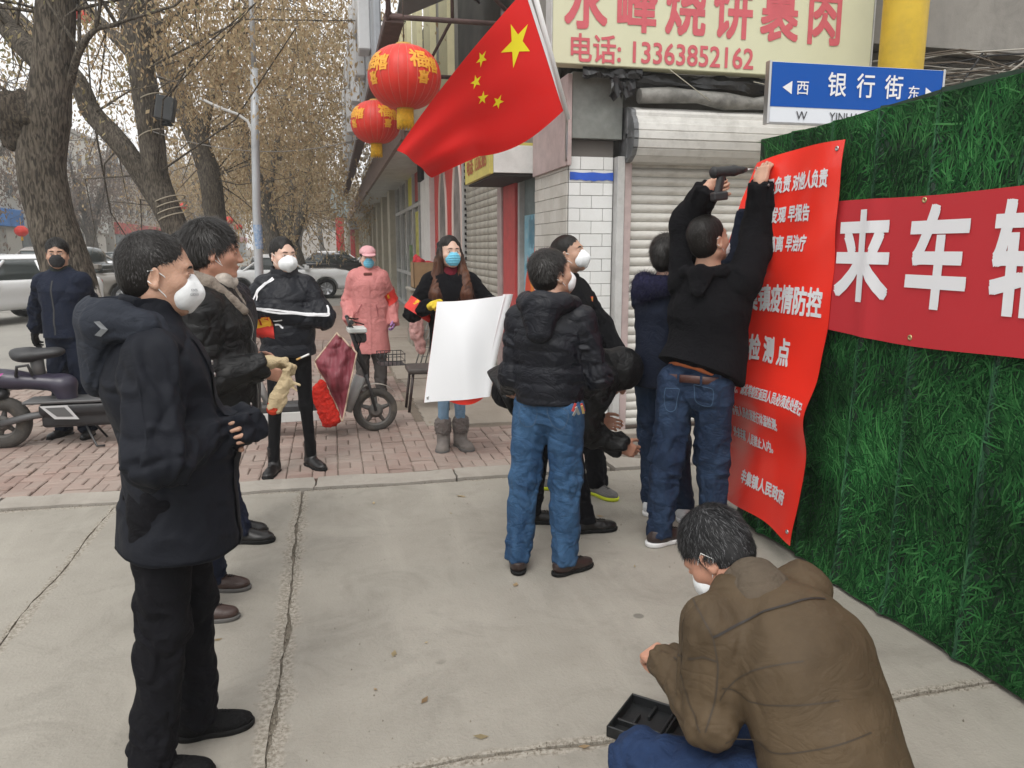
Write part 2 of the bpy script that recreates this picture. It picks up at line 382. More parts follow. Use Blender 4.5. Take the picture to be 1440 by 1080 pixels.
class Person:
    def __init__(s,label,base,face,h=1.70,head=0,hpitch=0,hroll=0,skin=None,group='people gathered on the street corner',seed=1,lean=0,vox=.006,hscale=1.0,female=False):
        s.root=empty('person',(base[0],base[1],base[2] if len(base)>2 else 0),rad(face)); tag(s.root,label,'person',group)
        s.R=rotz(rad(face)); s.b=vv(base[0],base[1],base[2] if len(base)>2 else 0); s.k=h/1.70; s.seed=seed; s.skin=skin or SKIN; s.vox=vox; s.female=female; s.hd_=3.2
        k=s.k; sw=.142 if female else .163
        J=dict(pel=vv(0,0,.93),wst=vv(0,0,1.06),chs=vv(0,0,1.27),nk=vv(0,-.012,1.435),hd=vv(0,.02,1.592),
               shL=vv(-sw,0,1.365),shR=vv(sw,0,1.365),elL=vv(-sw-.07,-.03,1.10),elR=vv(sw+.07,-.03,1.10),wrL=vv(-sw-.07,.06,.86),wrR=vv(sw+.07,.06,.86),
               hipL=vv(-.09,0,.90),hipR=vv(.09,0,.90),knL=vv(-.10,.02,.49),knR=vv(.10,.02,.49),anL=vv(-.11,-.01,.085),anR=vv(.11,-.01,.085))
        s.J={n:v*k for n,v in J.items()}; s.toe={'L':12.,'R':-12.}
        s.hR=rotz(rad(head-face))@rotx(rad(hpitch))@roty(rad(hroll)); s.hs=k*hscale*.99; s.parts=[]
        s.ua=.30*k; s.fa=.25*k
    def L(s,p): return s.R.T@(vv(*p)-s.b)      # world point -> local
    def set(s,**kw):
        for n,p in kw.items(): s.J[n]=s.L(p)
        return s
    def loc(s,**kw):
        for n,p in kw.items(): s.J[n]=vv(*p)
        return s
    def H(s,p): return s.J['hd']+s.hR@(vv(*p)*s.hs)   # head frame -> local
    def arm(s,side,wrist,pole=(0,-.3,-1),reach=1.0):
        """place the elbow between shoulder and a local wrist point"""
        a=s.J['sh'+side]; w_=vv(*wrist); d=w_-a; D=np.linalg.norm(d); la,lb=s.ua*reach,s.fa*reach
        if D>la+lb-.005: w_=a+d/D*(la+lb-.005); d=w_-a; D=la+lb-.005
        x=(la*la-lb*lb+D*D)/(2*D); hgt=math.sqrt(max(la*la-x*x,0)); u=d/D; po=vv(*pole); po=unit(po-u*po.dot(u))
        s.J['el'+side]=a+u*x+po*hgt; s.J['wr'+side]=w_; return s
    # ---- body
    def head_prims(s):
        H=s.H; k=s.hs; R=s.hR; E=lambda c,r,sm=.012,sub=False,RR=None: Ell(H(c),vv(*r)*k,R if RR is None else R@RR,sm,sub)
        p=[E((0,-.012,.032),(.077,.097,.084)),E((0,.022,-.03),(.066,.072,.088),.03)]
        C=lambda a,b,ra,rb,sm=.015,kk=(1,1): Cone(H(a),H(b),ra*k,rb*k,R@vv(1,0,0),kk,sm)
        for x in (-1,1):
            p+=[C((x*.05,.0,-.062),(x*.018,.066,-.1),.023,.018,.03),E((x*.043,.056,-.03),(.026,.024,.022),.03)]
        p+=[C((0,.06,-.102),(0,.072,-.098),.02,.018,.02),E((0,.074,.022),(.05,.02,.012),.02)]
        for x in (-1,1): p+=[E((x*.033,.098,.0),(.019,.013,.011),.018,True)]
        p+=[C((0,.09,.004),(0,.108,-.034),.008,.0125,.012),E((-.012,.1,-.038),(.009,.01,.008),.006),E((.012,.1,-.038),(.009,.01,.008),.006)]
        for x in (-1,1): p+=[E((x*.033,.081,.0),(.0175,.0105,.0095),.005)]
        p+=[E((0,.088,-.061),(.024,.012,.0055),.006),E((0,.087,-.072),(.021,.012,.006),.006),E((0,.103,-.0665),(.024,.006,.0016),.003,True)]
        for x in (-1,1):
            RR=rotz(x*-.35)@rotx(-.15)
            p+=[E((x*.0795,-.008,-.012),(.008,.0185,.032),.004,False,RR),E((x*.0865,-.004,-.009),(.006,.011,.021),.004,True,RR),E((x*.081,-.002,-.036),(.008,.010,.012),.004)]
        return p
    def body(s,hands=('L','R'),curl=(25,35,30),spread=6):
        J=s.J; k=s.k; X=vv(1,0,0)
        p=s.head_prims(); nb=s.H((0,-.02,-.075)); fk=.85 if s.female else 1
        p+=[Cone(nb,J['nk']+vv(0,0,-.02),.055*k*fk,.062*k*fk,X,(1,1),.03),Cone(J['nk'],J['chs'],.08*k,.13*k,X,(1,.7),.03),Cone(J['chs'],J['wst'],.13*k,.12*k,X,(1,.72),.03),Cone(J['wst'],J['pel'],.12*k,.14*k,X,(1,.72),.03),Cone(J['shL'],J['shR'],.05*k,.05*k,None,(1,1),.03)]
        for S in 'LR':
            p+=[Cone(J['sh'+S],J['el'+S],.046*k,.038*k,None,(1,1),.02),Cone(J['el'+S],J['wr'+S],.038*k,.026*k,None,(1,1),.01)]
        for S in hands: p+=s.hand(S)
        V,F=surface(p,s.vox); s.bodyprims=p
        V=relax(V,F,1,.3)
        me=s.mk('body',V,F,s.skin,s.root); return me
    def hand(s,S,normal=None,fdir=None,grip=None,size=1.0):
        """palm, four unequal bent fingers and a thumb leaving the palm's side"""
        g=s.grips.get(S,{}) if hasattr(s,'grips') else {}
        J=s.J; k=s.k*size*g.get('size',1)*.97*(.92 if s.female else 1); w_=J['wr'+S]; fa=unit(w_-J['el'+S])
        f=unit(s.R.T@vv(*g['dir'])) if 'dir' in g else fa
        n=s.R.T@vv(*g['n']) if 'n' in g else vv(-1 if S=='R' else 1,0,0)      # palm faces this way
        n=unit(n-f*n.dot(f)); x=np.cross(f,n)          # across the palm
        tside=g.get('ts',1 if S=='R' else -1)*1.0
        if 'n' not in g:                                # thumb forward on a hanging hand
            tside=1.0 if (x@vv(0,1,0))>0 else -1.0
        c=g.get('curl',(28,38,28)); out=[]
        pal=w_+f*.045*k; out+=[Cone(w_-f*.01,w_+f*.03*k,.024*k,.027*k,x,(1,.62),.02),RBox(w_+f*.052*k,vv(.040,.043,.0135)*k,np.stack([x,f,n],-1),.012,.02)]
        for i,(o,l) in enumerate(((.030,.92),(.0105,1.0),(-.0095,.95),(-.0285,.76))):
            base=w_+f*(.088-.005*abs(i-1))*k+x*(tside*o*k); d=unit(f+x*tside*(.05-.035*i)); a=0; q=base-f*.02*k; r=.0092*k
            for j,(ln,cu) in enumerate(zip((.046,.028,.022),c)):
                a+=rad(cu if j or True else 0)*(1+.06*i); dd=d*math.cos(a)+n*math.sin(a); e=base+dd*ln*l*k
                out.append(Cone(q,e,r,r*.9,None,(1,1),.004)); q=e; base=e; r*=.9
        tb=w_+f*.025*k+x*tside*.028*k; t1=tb+unit(f*.7+x*tside*.75+n*.35)*.04*k; t2=t1+unit(f*.9+x*tside*.25+n*.45*g.get('th',1))*.032*k; t3=t2+unit(f*.9+x*tside*-.05+n*.6*g.get('th',1))*.025*k
        out+=[Cone(w_+f*.02*k,tb,.018*k,.017*k,None,(1,1),.012),Cone(tb,t1,.015*k,.012*k,None,(1,1),.01),Cone(t1,t2,.0115*k,.0105*k,None,(1,1),.004),Cone(t2,t3,.0105*k,.009*k,None,(1,1),.004)]
        return out
    def glove(s,S,m,vox=.004,cuff=.05):
        p=[];
        for q in s.hand(S):
            if isinstance(q,Cone): q.ra+=.002; q.rb+=.002
            p.append(q)
        J=s.J; fa=unit(J['wr'+S]-J['el'+S]); p.append(Cone(J['wr'+S]-fa*cuff,J['wr'+S]+fa*.01,.036*s.k,.03*s.k,None,(1,1),.02))
        V,F=surface(p,vox); N=normals(V,F); V=V+N*(.0012*fbm(V*90,3,2))[:,None]
        return s.mk('glove',V,F,m,s.root)
    def mk(s,name,V,F,m,parent,smooth=True):
        o=raw_mesh(name,V,F,m,None,smooth); o.parent=parent; s.parts.append(o); return o
    def bvh(s,o):
        if o.name not in _B:
            me=o.data; a=np.empty(len(me.vertices)*3,np.float32); me.vertices.foreach_get('co',a); q=np.empty(len(me.loops),np.int32); me.loops.foreach_get('vertex_index',q); q=q.tolist()
            _B[o.name]=BVHTree.FromPolygons(a.reshape(-1,3).tolist(),[q[p.loop_start:p.loop_start+p.loop_total] for p in me.polygons])
        return _B[o.name]
    def hpoint(s,x,z,y0=.16):
        """front surface of the head at head-frame x,z"""
        y=np.linspace(y0,0.0,60); P=np.array([s.H((x,t,z)) for t in y]); d=sdf_at(s._hp,P); i=np.argmax(d<0); return y[i]
    def face(s,eyes=True,brows=True,closed=.7,mouth=False):
        s._hp=s.head_prims(); mb=MB(); mw=MB()
        for x in (-1,1):
            yy=s.hpoint(x*.033,-.001)
            for MBX,rr,off,cx in ((mw,(.0125,.004,.0042*closed),-.0022,0),(mb,(.0055,.0042,.0044*closed),-.0014,.001)):
                V=[];n=10;m_=6
                for i in range(m_+1):
                    for j in range(n):
                        a=math.pi*i/m_; b=2*math.pi*j/n; V.append(s.H((x*.033+cx+rr[0]*math.sin(a)*math.cos(b),yy+off+rr[1]*math.sin(a)*math.sin(b),-.001+rr[2]*math.cos(a))))
                Fq=[(i*n+j,i*n+(j+1)%n,(i+1)*n+(j+1)%n,(i+1)*n+j) for i in range(m_) for j in range(n)]
                MBX.add(V,Fq,0,True)
            # upper lash line
            pts=[s.H((x*.033+t,s.hpoint(x*.033+t,.004)+.0006,.0052*closed+.001-abs(t)*.12)) for t in np.linspace(-.014,.014,6)]
            mb.tube(pts,.0011,5)
        ew=mw.build('eye',EYEW,s.root); mb.build('iris',EYEM,ew)
        if brows:
            mb=MB()
            for x in (-1,1):
                pts=[s.H((x*t,s.hpoint(x*t,z)+.0005,z)) for t,z in ((.013,.0212),(.024,.0232),(.036,.0232),(.047,.0195))]
                for dz in (-.0016,.0012): mb.tube([q+s.hR@vv(0,0,dz) for q in pts],[v_*(.6 if s.female else 1) for v_ in (.0020,.0027,.0023,.001)],5)
            mb.build('eyebrow',HAIR,s.root)
        if mouth:
            mb=MB(); pts=[s.H((t,s.hpoint(t,-.0665-.0+abs(t)*.05)+.0012,-.0665+abs(t)*.05)) for t in np.linspace(-.022,.022,7)]
            mb.tube(pts,[.001,.0034,.0042,.0042,.0042,.0034,.001],6); mb.build('lips',LIP,s.root)
    def hair(s,style='short',m=None,n=2600,grey=0,front=.092,vol=1.0,length=.022,low=-.075,fw_=.074,tmp=0):
        m=m or HAIR; H=s.H; k=s.hs; R=s.hR; E=lambda c,r,sm=.01,sub=False: Ell(H(c),vv(*r)*k,R,sm,sub)
        g=.010*vol
        p=[E((0,-.014-g*.8,.036+g*.5),(.077+g*.9,.097+g*.9,.084+g)),E((0,-.035,-.02),(.070+g*.7,.070+g*.7,.075),.03)]
        p+=[E((0,.135,front-.135),(fw_,.085,.135),.008,True)]
        for x in (-1,1): p+=[E((x*.085,.065-tmp,-.045),(.045,.062,.052+tmp),.008,True),E((x*.088,-.004,-.03),(.02,.021,.032),.006,True)]
        p+=[Cut(H((0,-.06,low)),R@vv(0,.35,-1))]
        V,F=surface(p,max(.0045,s.vox*.8)); N=normals(V,F)
        hl=(V-s.J['hd'])@R/k
        # strand relief runs from the crown outwards
        crown=vv(.01,-.05,.11); d=hl-crown; ang=np.arctan2(d[:,0],d[:,1]); rr=np.linalg.norm(d,axis=1)
        V=V+N*(.0014*fbm(np.stack([ang*14,rr*22,rr*0],-1),s.seed,2)+.0035*min(1,vol)*vnoise(hl*26,s.seed+1)-.0008)[:,None]
        o=s.mk('hair',V,F,m,s.root)
        # loose strands that break the outline
        n=int(n*s.hd_); rg=np.random.default_rng(s.seed+50); idx=rg.integers(0,len(V),n); Nn=N[idx]; dl=(d[idx]/(np.linalg.norm(d[idx],axis=1)[:,None]+1e-9))@R.T
        U=lambda a: a/(np.linalg.norm(a,axis=1)[:,None]+1e-9)
        t=U(dl-Nn*(dl*Nn).sum(1)[:,None]); t=U(t+rg.normal(0,.20,(n,3))+.55*vnoise(V[idx]*34,4)[:,None]*np.cross(Nn,t)); low_=hl[idx,2]<-.01; ln=length*1.25*rg.uniform(.5,1.25,n)*k*np.where(low_,.55,1); lift=np.where(low_,.12,rg.uniform(.05,.34,n))[:,None]
        sd=U(np.cross(t,Nn))*.0008; up=R@vv(0,0,1); p0=V[idx]-Nn*.002; p1=p0+(t+Nn*lift)*(ln*.55)[:,None]; p2=p1+(t+Nn*lift*.1-up*.15)*(ln*.5)[:,None]
        st=np.stack([p0-sd,p0+sd,p1-sd*.8,p1+sd*.8,p2],1); g_=rg.random(n)<grey; B5=(np.arange(n)*5)[:,None]
        def put(msk,mm,par):
            if not msk.any(): return
            W=st[msk].reshape(-1,3); q=(np.arange(msk.sum())*5)[:,None]; T=np.concatenate([q+np.array([[0,1,3]]),q+np.array([[0,3,2]]),q+np.array([[2,3,4]])]); so=fast_mesh('strand',W,T,mm,par); so['kind']='stuff'
        put(~g_,HAIRS if m is HAIR else m,o); put(g_,STRG,o)
        return o
    def long_hair(s,m2):
        rg=np.random.default_rng(s.seed); H=s.H; J=s.J; prm=[]
        for sd in (-1,1):
            prm+=[Cone(H((sd*.055,-.02,.05)),H((sd*.080,-.01,-.06)),.04,.035,None,(1,1),.02),Cone(H((sd*.080,-.01,-.06)),J['nk']+vv(sd*.105,.055,-.04),.035,.045,None,(1,1),.03),Cone(J['nk']+vv(sd*.105,.055,-.04),J['nk']+vv(sd*.115,.125,-.17),.045,.05,None,(1,1),.03),Cone(J['nk']+vv(sd*.115,.125,-.17),J['nk']+vv(sd*.125,.145,-.27),.05,.022,None,(1,1),.03)]
        prm+=[Ell(H((0,.14,-.03)),vv(.062,.11,.12),s.hR,.01,True)]
        V,F=surface(prm,.006); N=normals(V,F); q=np.stack([V[:,0]*55+4*np.sin(V[:,2]*14),V[:,1]*55,V[:,2]*5],-1); V=V+N*(.007*vnoise(q,3)+.006*vnoise(q*.4,5))[:,None]
        o=s.mk('long_hair',V,F,m2,s.root); mb=MB()
        for i in rg.integers(0,len(V),520):
            p=V[i]; t=vv(rg.normal(0,.12),rg.normal(0,.1)+.1,-1); mb.tube([p-N[i]*.002,p+t*.04+N[i]*.006,p+t*.10+N[i]*.008],[.0015,.0015,.0004],3,caps=False)
        so=mb.build('strand',m2,o); so['kind']='stuff'; return o
    def mask(s,kind='cup',m=None,straps=True,dz=0,dy=0,text=False):
        m=m or MASKW; H=s.H; k=s.hs; R=s.hR; E=lambda c,r,sm=.015,sub=False: Ell(H((c[0],c[1]+dy,c[2]+dz)),vv(*r)*k,R,sm,sub)
        if kind=='cup': # folded respirator: wedge that stands off the face
            p=[E((0,.075,-.055),(.055,.045,.052)),Cone(H((0,.086+dy,-.014+dz)),H((0,.106+dy,-.055+dz)),.019*k,.021*k,None,(1,1),.02),Cone(H((0,.106+dy,-.055+dz)),H((0,.080+dy,-.098+dz)),.021*k,.022*k,None,(1,1),.02),
               E((-.035,.065,-.055),(.035,.035,.048),.02),E((.035,.065,-.055),(.035,.035,.048),.02)]
        else:
            p=[E((0,.060,-.055),(.062,.052,.054)),E((0,.084,-.040),(.028,.032,.034),.03),E((0,.068,-.085),(.035,.035,.03),.03)]
        p+=[Cut(H((0,.028+dy,-.05+dz)),R@vv(0,-1,.05))]
        V,F=surface(p,max(.0038,s.vox*.65)); N=normals(V,F); hl=(V-s.J['hd'])@R/k
        if kind!='cup': V=V+N*(.0011*np.sin((hl[:,2]+.055)*330))[:,None]*(np.abs(hl[:,0])<.055)[:,None]
        else: V=V-N*(.0016*np.exp(-((hl[:,0])/.003)**2))[:,None]+N*(.0012*fbm(hl*40,2,2))[:,None]
        o=s.mk('face_mask',V,F,m,s.root)
        if kind!='cup':
            pm_=mat(m.name+'_pleat_shade',tuple(c*.62 for c in m.node_tree.nodes['Principled BSDF'].inputs['Base Color'].default_value[:3]),.8)
            for z in (-.030,-.050,-.069): s.ribbon(o,[H((x,.13-abs(x)*.6+dy,z+dz-abs(x)*.12)) for x in (-.046,-.023,0,.023,.046)],.0022*k,pm_,'pleat_shade',o,.0012,sub=3,nw=2)  # strips of darkened mask colour, painting the shade of the folds
        if straps:
            mb=MB()
            for x in (-1,1):
                for z0,z1 in ((-.025,.012),(-.085,-.035)):
                    pts=[H((x*.058,.035+dy,z0+dz)),H((x*.073,.02,(z0+z1)/2+dz*.5)),H((x*.083,-.004,z1)),H((x*.081,-.024,z1*.6))]
                    mb.tube(pts,.0017,5)
            mb.build('ear_strap',STRAP,o)
        return o
    # ---- clothes
    def jacket(s,m,bulk=.02,length=.0,amp=.006,puff=0,lam=.085,collar='stand',ch=.055,hy=1.0,tamp=1.0,hood=None,vox=None,cuffext=.0,name='jacket',sleeves='LR',hemw=0,belly=0,kd=.74,ringl=.055,hoodmat=None,drape=.5,shr=.078):
        J=s.J; k=s.k; X=vv(1,0,0); b=bulk; t=1; fw=.93 if s.female else 1.0
        up=unit(J['wst']-J['pel']); hem=J['pel']-unit(J['wst']-J['pel'])*(length*k)
        wp=J['wst']; dy=vv(0,belly,0)
        p=[Flat(wp+dy,hem+dy*.6,(.152*fw+b)*k,(.165*fw+b+hemw)*k,X,(1,kd),.03,s0=.3*k,tag=1),Cone(J['chs'],wp+dy,(.158*fw+b)*k,(.150*fw+b)*k,X,(1,kd),.04,s0=.1*k,tag=1),
           Cone(J['nk']+vv(0,0,-.045),J['chs'],(.10*fw+b*.6)*k,(.155*fw+b)*k,X,(1,kd),.05,s0=0,tag=1)]
        inner=[]
        for S in 'LR':
            sh=J['sh'+S]; p.append(Cone(J['nk']+(sh-J['nk'])*.25+vv(0,0,-.03),sh+vv(0,0,-.005),(.058+b*.4)*k,(.052+b*.5)*k,None,(1,1),.05,tag=2))
        joints=[J['elL'],J['elR'],J['shL']+vv(0,0,-.09),J['shR']+vv(0,0,-.09),J['wrL'],J['wrR']]
        for S in sleeves:
            sh,el,wr=J['sh'+S],J['el'+S],J['wr'+S]; ax=unit(wr-el); l1=np.linalg.norm(el-sh)
            p+=[Cone(sh,el,(.054+b*.9)*k*fw,(.047+b*.85)*k*fw,None,(1,1),.035,tag=3),Flat(el,wr+ax*cuffext,(.047+b*.85)*k*fw,(.036+b*.6)*k*fw,None,(1,1),.03,s0=l1,tag=3)]
        nk=J['nk']; ndir=unit(s.H((0,-.02,-.075))-nk+vv(0,0,.05))
        if collar=='stand': p+=[Flat(nk-ndir*.03,nk+ndir*ch*k,(.088+b*.2)*k*fw,(.080+b*.2)*k*fw,X,(1,1.0),.02,tag=0)]
        p+=[Cone(nk+ndir*.025,nk+ndir*.12,.066*k*fw,.072*k*fw,X,(1,1),.008,sub=True)]
        p+=[Ell(nk+vv(0,.05,.09),vv(.055,.06,.06)*k,None,.01,True)]
        vx=vox or s.vox*1.15
        V,F=surface(p,vx); V=relax(V,F,1,.4); s.jp=p
        V=folded(V,F,p,amp,s.seed,puff,lam,.13,joints,ringl=ringl,drape=drape)
        o=s.mk(name,V,F,m,s.root); s.jk=o
        if hood:
            hm=hoodmat or m; ho=[]
            n0=nk+vv(0,-.015,.0); r=.048*hood*k
            ring=[n0+vv(-.085,.075,-.05)*k,n0+vv(-.115,.02,-.0)*k,n0+vv(-.095,-.06,.02)*k,n0+vv(0,-.115,.03)*k,n0+vv(.095,-.06,.02)*k,n0+vv(.115,.02,0)*k,n0+vv(.085,.075,-.05)*k]
            for i in range(6): ho.append(Cone(ring[i],ring[i+1],r*(.75 if i in(0,) else 1),r*(.75 if i==5 else 1),None,(1,1),.03,tag=1,s0=i*.08))
            ho.append(Cone(n0+vv(0,-.115*hy,.0)*k,n0+vv(0,-.145*hy,-.12*hood)*k,.085*k*hood,.058*k*hood,X,(1.25,.8),.04,tag=1)); ho.append(Ell(n0+vv(0,-.075,.075)*k,vv(.07,.06,.06)*k,None,.02,True))
            V,F=surface(ho,vx); V=folded(V,F,ho,amp*1.1,s.seed+9,0,.08,.1,(),ringl=.06); s.hood=s.mk('hood',V,F,hm,o)
        return o
    def trousers(s,m,bulk=.012,amp=.006,vox=None,flare=.0,slim=1.0,stack=1.0,top=True,cut=.03):
        J=s.J; k=s.k; X=vv(1,0,0); b=bulk; p=[]
        p+=[Cone(J['wst'],J['pel'],(.135+b*.5)*k,(.155+b)*k,X,(1,.74),.03,s0=0,tag=1)]
        for S in 'LR':
            h_,kn,an=J['hip'+S],J['kn'+S],J['an'+S]; ax=unit(an-kn); l=np.linalg.norm(kn-h_)
            p+=[Cone(h_+vv(0,-.01,.0),kn,(.088*slim+b)*k,(.062*slim+b)*k,None,(1,1),.02,s0=.1,tag=2),Flat(kn,an+ax*cut,(.062*slim+b)*k,(.048*slim+b+flare)*k,None,(1,1),.03,s0=.1+l,tag=2)]
        V,F=surface(p,vox or s.vox*1.2); V=relax(V,F,1,.4)
        js=[J['knL'],J['knR'],J['anL'],J['anR'],J['anL']+vv(0,0,.06),J['anR']+vv(0,0,.06),J['pel']-vv(0,.0,.07)]
        V=folded(V,F,p,amp,s.seed+20,0,.08,.12*stack,js,drape=.5,ringl=.048)
        s.tr=s.mk('trousers',V,F,m,s.root); s.tp=p; return s.tr
    def shoe(s,S,upper,sole,style='shoe',pitch=0,lift=0,scale=1.0,stripe=None):
        J=s.J; k=s.k*scale; an=J['an'+S]; a=rad(s.toe[S]); f=vv(-math.sin(a),math.cos(a),0); R=rotz(a)@rotx(rad(pitch))
        g=vv(an[0],an[1],0)+vv(0,0,lift); T=lambda x,y,z: g+R@(vv(x,y,z)*k)
        E=lambda c,r,sm=.02,sub=False: Ell(T(*c),vv(*r)*k,R,sm,sub)
        hh={'boot':.19,'sneaker':.07,'shoe':.055,'fur':.17}[style]
        wd=1.12 if style in('sneaker','fur') else 1
        p=[E((0,-.028,.045),(.036*wd,.05,.045)),E((0,.04,.04),(.038*wd,.075,.042),.03),E((0,.115,.032),(.044*wd,.072,.032 if style!='fur' else .042),.03),Cone(T(0,-.012,.06),T(0,-.012,hh+.02),.042*k*wd,(.045 if style!='fur' else .062)*k,R@vv(1,0,0),(1,1.12),.03)]
        p+=[Cut(T(0,0,.018),-(R@vv(0,0,1))),Cut(T(0,0,hh+.015),R@vv(0,0,1))]
        V,F=surface(p,.0055); N=normals(V,F); V=V+N*(.0013*fbm(V*38,s.seed,2))[:,None]
        nm={'boot':'boot','fur':'boot'}.get(style,'shoe'); o=s.mk(nm,V,F,upper,s.root)
        q=[E((0,-.032,.02),(.041*wd,.056,.05)),E((0,.04,.02),(.040*wd,.09,.05),.03),E((0,.115,.02),(.049*wd,.079,.05),.03),Cut(T(0,0,.001),-(R@vv(0,0,1)),.003),Cut(T(0,0,.026 if style!='shoe' else .022),R@vv(0,0,1),.003)]
        V,F=surface(q,.005); so=s.mk('sole',V,F,sole,o)
        if style in('boot','sneaker','shoe') :
            mb=MB(); B=s.bvh(o)
            for i in range(6 if style=='boot' else 4):
                y=.085-.017*i if style!='boot' else .08-.02*i; z=.09 if style!='boot' else .09+.0*i
                pts=[]
                for x in np.linspace(-.022,.022,5):
                    yy=y; src=T(x,yy+.04,z+.05) if i<4 else T(x,.12,.09+.028*(i-2))
                    q_=B.find_nearest(Vector(src))[0]
                    if q_: pts.append(Vector(q_)+Vector(f)*.001+Vector((0,0,.002)))
                if len(pts)>2: mb.tube(pts,.0019*k,5)
            mb.build('lace',stripe or RUBK,o)
        return o
    def shoes(s,upper,sole,style='shoe',**k):
        for S in 'LR': s.shoe(S,upper,sole,style,**k)
    def ribbon(s,target,pts,wdt,m,name,parent,off=.003,close=False,sub=10,nw=3,thick=0):
        """strip laid on a garment's surface through guide points"""
        B=s.bvh(target); C=[np.array(p,float) for p in pts]; out=[]; n=len(C)
        seq=[]
        for i in range(n-1+(1 if close else 0)):
            for t in np.linspace(0,1,sub,endpoint=False): seq.append(C[i]*(1-t)+C[(i+1)%n]*t)
        if not close: seq.append(C[-1])
        pr=[];nn=[]
        for q in seq:
            h=B.find_nearest(Vector(q)); pr.append(np.array(h[0])); nn.append(np.array(h[1]))
        V=[];F=[];N_=len(pr)
        if not close:
            for _ in range(3):
                for A_ in (pr,nn): A_[1:-1]=[.25*A_[i-1]+.5*A_[i]+.25*A_[i+1] for i in range(1,N_-1)]
        for i in range(N_):
            if close: tv=pr[(i+1)%N_]-pr[i-1]
            else: tv=pr[min(i+1,N_-1)]-pr[max(i-1,0)]
            sd=unit(np.cross(unit(tv),nn[i]))
            for j in range(nw):
                q=pr[i]+sd*wdt*(j/(nw-1)-.5); h=B.find_nearest(Vector(q)); V.append(np.array(h[0])+np.array(h[1])*off)
        for i in range(N_-1+(1 if close else 0)):
            for j in range(nw-1): a=i*nw+j; b=((i+1)%N_)*nw+j; F.append((a,b,b+1,a+1))
        return s.mk(name,V,F,m,parent)
    def pix(s,o,x,y):
        """point of a garment met by the line of sight through a measured photograph pixel"""
        B=s.bvh(o); a=vv(0,0,1.6); b=np.array(at(x,y,1.0)); A=s.R.T@(a-s.b); d=unit(s.R.T@(b-a)); h=B.ray_cast(Vector(A),Vector(d),12); return np.array(h[0]) if h[0] else None
    def seam(s,o,pts,wdt,m,name,off=.003,sub=8):
        q=[s.pix(o,*p) for p in pts]; q=[a for a in q if a is not None]
        if len(q)>1: s.ribbon(o,q,wdt,m,name,o,off,sub=sub)
    def armband(s,S,t0,t1,m=None,off=.006,seg=('sh','el')):
        J=s.J; a,b=(J[seg[0]+S],J[seg[1]+S]); ax=unit(b-a); s_=unit(np.cross(ax,vv(0,1,0))); w_=np.cross(ax,s_); B=s.bvh(s.jk); n=28; V=[];F=[]; c0=a+(b-a)*t0; c1=a+(b-a)*t1; rows=5
        for i in range(rows):
            c=c0+(c1-c0)*i/(rows-1)
            for j in range(n):
                th=2*math.pi*j/n; d=s_*math.cos(th)+w_*math.sin(th)
                h=B.ray_cast(Vector(c+d*.16),Vector(-d),.16)
                q=np.array(h[0])+d*off if h[0] else c+d*(.075*s.k)
                V.append(q+d*.002*math.sin(3*th+i*.8))
        V=np.array(V)
        for i in range(rows-1):
            for j in range(n): F.append((i*n+j,i*n+(j+1)%n,(i+1)*n+(j+1)%n,(i+1)*n+j))
        o=s.mk('armband',V,F,m or REDF,s.jk); return o,(c0+c1)/2,ax
def fast_mesh(name,V,F,m,parent=None):
    me=bpy.data.meshes.new(name); nf=len(F); k=F.shape[1]; me.vertices.add(len(V)); me.vertices.foreach_set('co',V.astype(np.float32).ravel()); me.loops.add(nf*k); me.loops.foreach_set('vertex_index',F.astype(np.int32).ravel()); me.polygons.add(nf); me.polygons.foreach_set('loop_start',np.arange(0,nf*k,k,dtype=np.int32)); me.update(calc_edges=True); me.materials.append(m)
    o=bpy.data.objects.new(name,me); return link(o,parent)
def text_mesh(txt,size=1.0,bold=.0,spacing=1.0,align='CENTER',grid=0):
    """flat glyphs; heavier strokes come from a few copies shifted sideways, each lifted a hair (z) above the last"""
    cu=bpy.data.curves.new('t','FONT'); cu.body=txt; cu.size=size; cu.space_character=spacing; cu.align_x=align; cu.align_y='CENTER'; cu.resolution_u=3
    o=bpy.data.objects.new('t',cu); COL.objects.link(o); dg=bpy.context.evaluated_depsgraph_get(); ev=o.evaluated_get(dg); me=bpy.data.meshes.new_from_object(ev)
    V=np.array([v.co[:] for v in me.vertices]) if len(me.vertices) else np.zeros((0,3)); F=[p.vertices[:] for p in me.polygons]
    bpy.data.objects.remove(o); bpy.data.curves.remove(cu); bpy.data.meshes.remove(me)
    if grid and len(V):
        bm=bmesh.new(); vs=[bm.verts.new(v) for v in V]
        for f in F:
            try: bm.faces.new([vs[i] for i in f])
            except ValueError: pass
        lo,hi=V.min(0),V.max(0)
        for a in (0,1):
            for c in np.arange(math.floor(lo[a]/grid)+1,hi[a]/grid):
                co=[0,0,0]; co[a]=c*grid; no=[0,0,0]; no[a]=1; bmesh.ops.bisect_plane(bm,geom=bm.verts[:]+bm.edges[:]+bm.faces[:],plane_co=co,plane_no=no,dist=1e-6)
        bm.verts.index_update(); V=np.array([v.co[:] for v in bm.verts]); F=[tuple(v.index for v in f.verts) for f in bm.faces]; bm.free()
    if bold and len(V):
        VV=[];FF=[]
        for k,(dx,dy) in enumerate(((0,0),(1,0),(-1,0),(0,1),(0,-1),(1,1),(-1,1),(1,-1),(-1,-1))):
            W=V+vv(dx*bold,dy*bold,0); W[:,2]=.00022*k; FF+=[tuple(i+len(V)*k for i in f) for f in F]; VV.append(W)
        V=np.concatenate(VV); F=FF
    return V,F
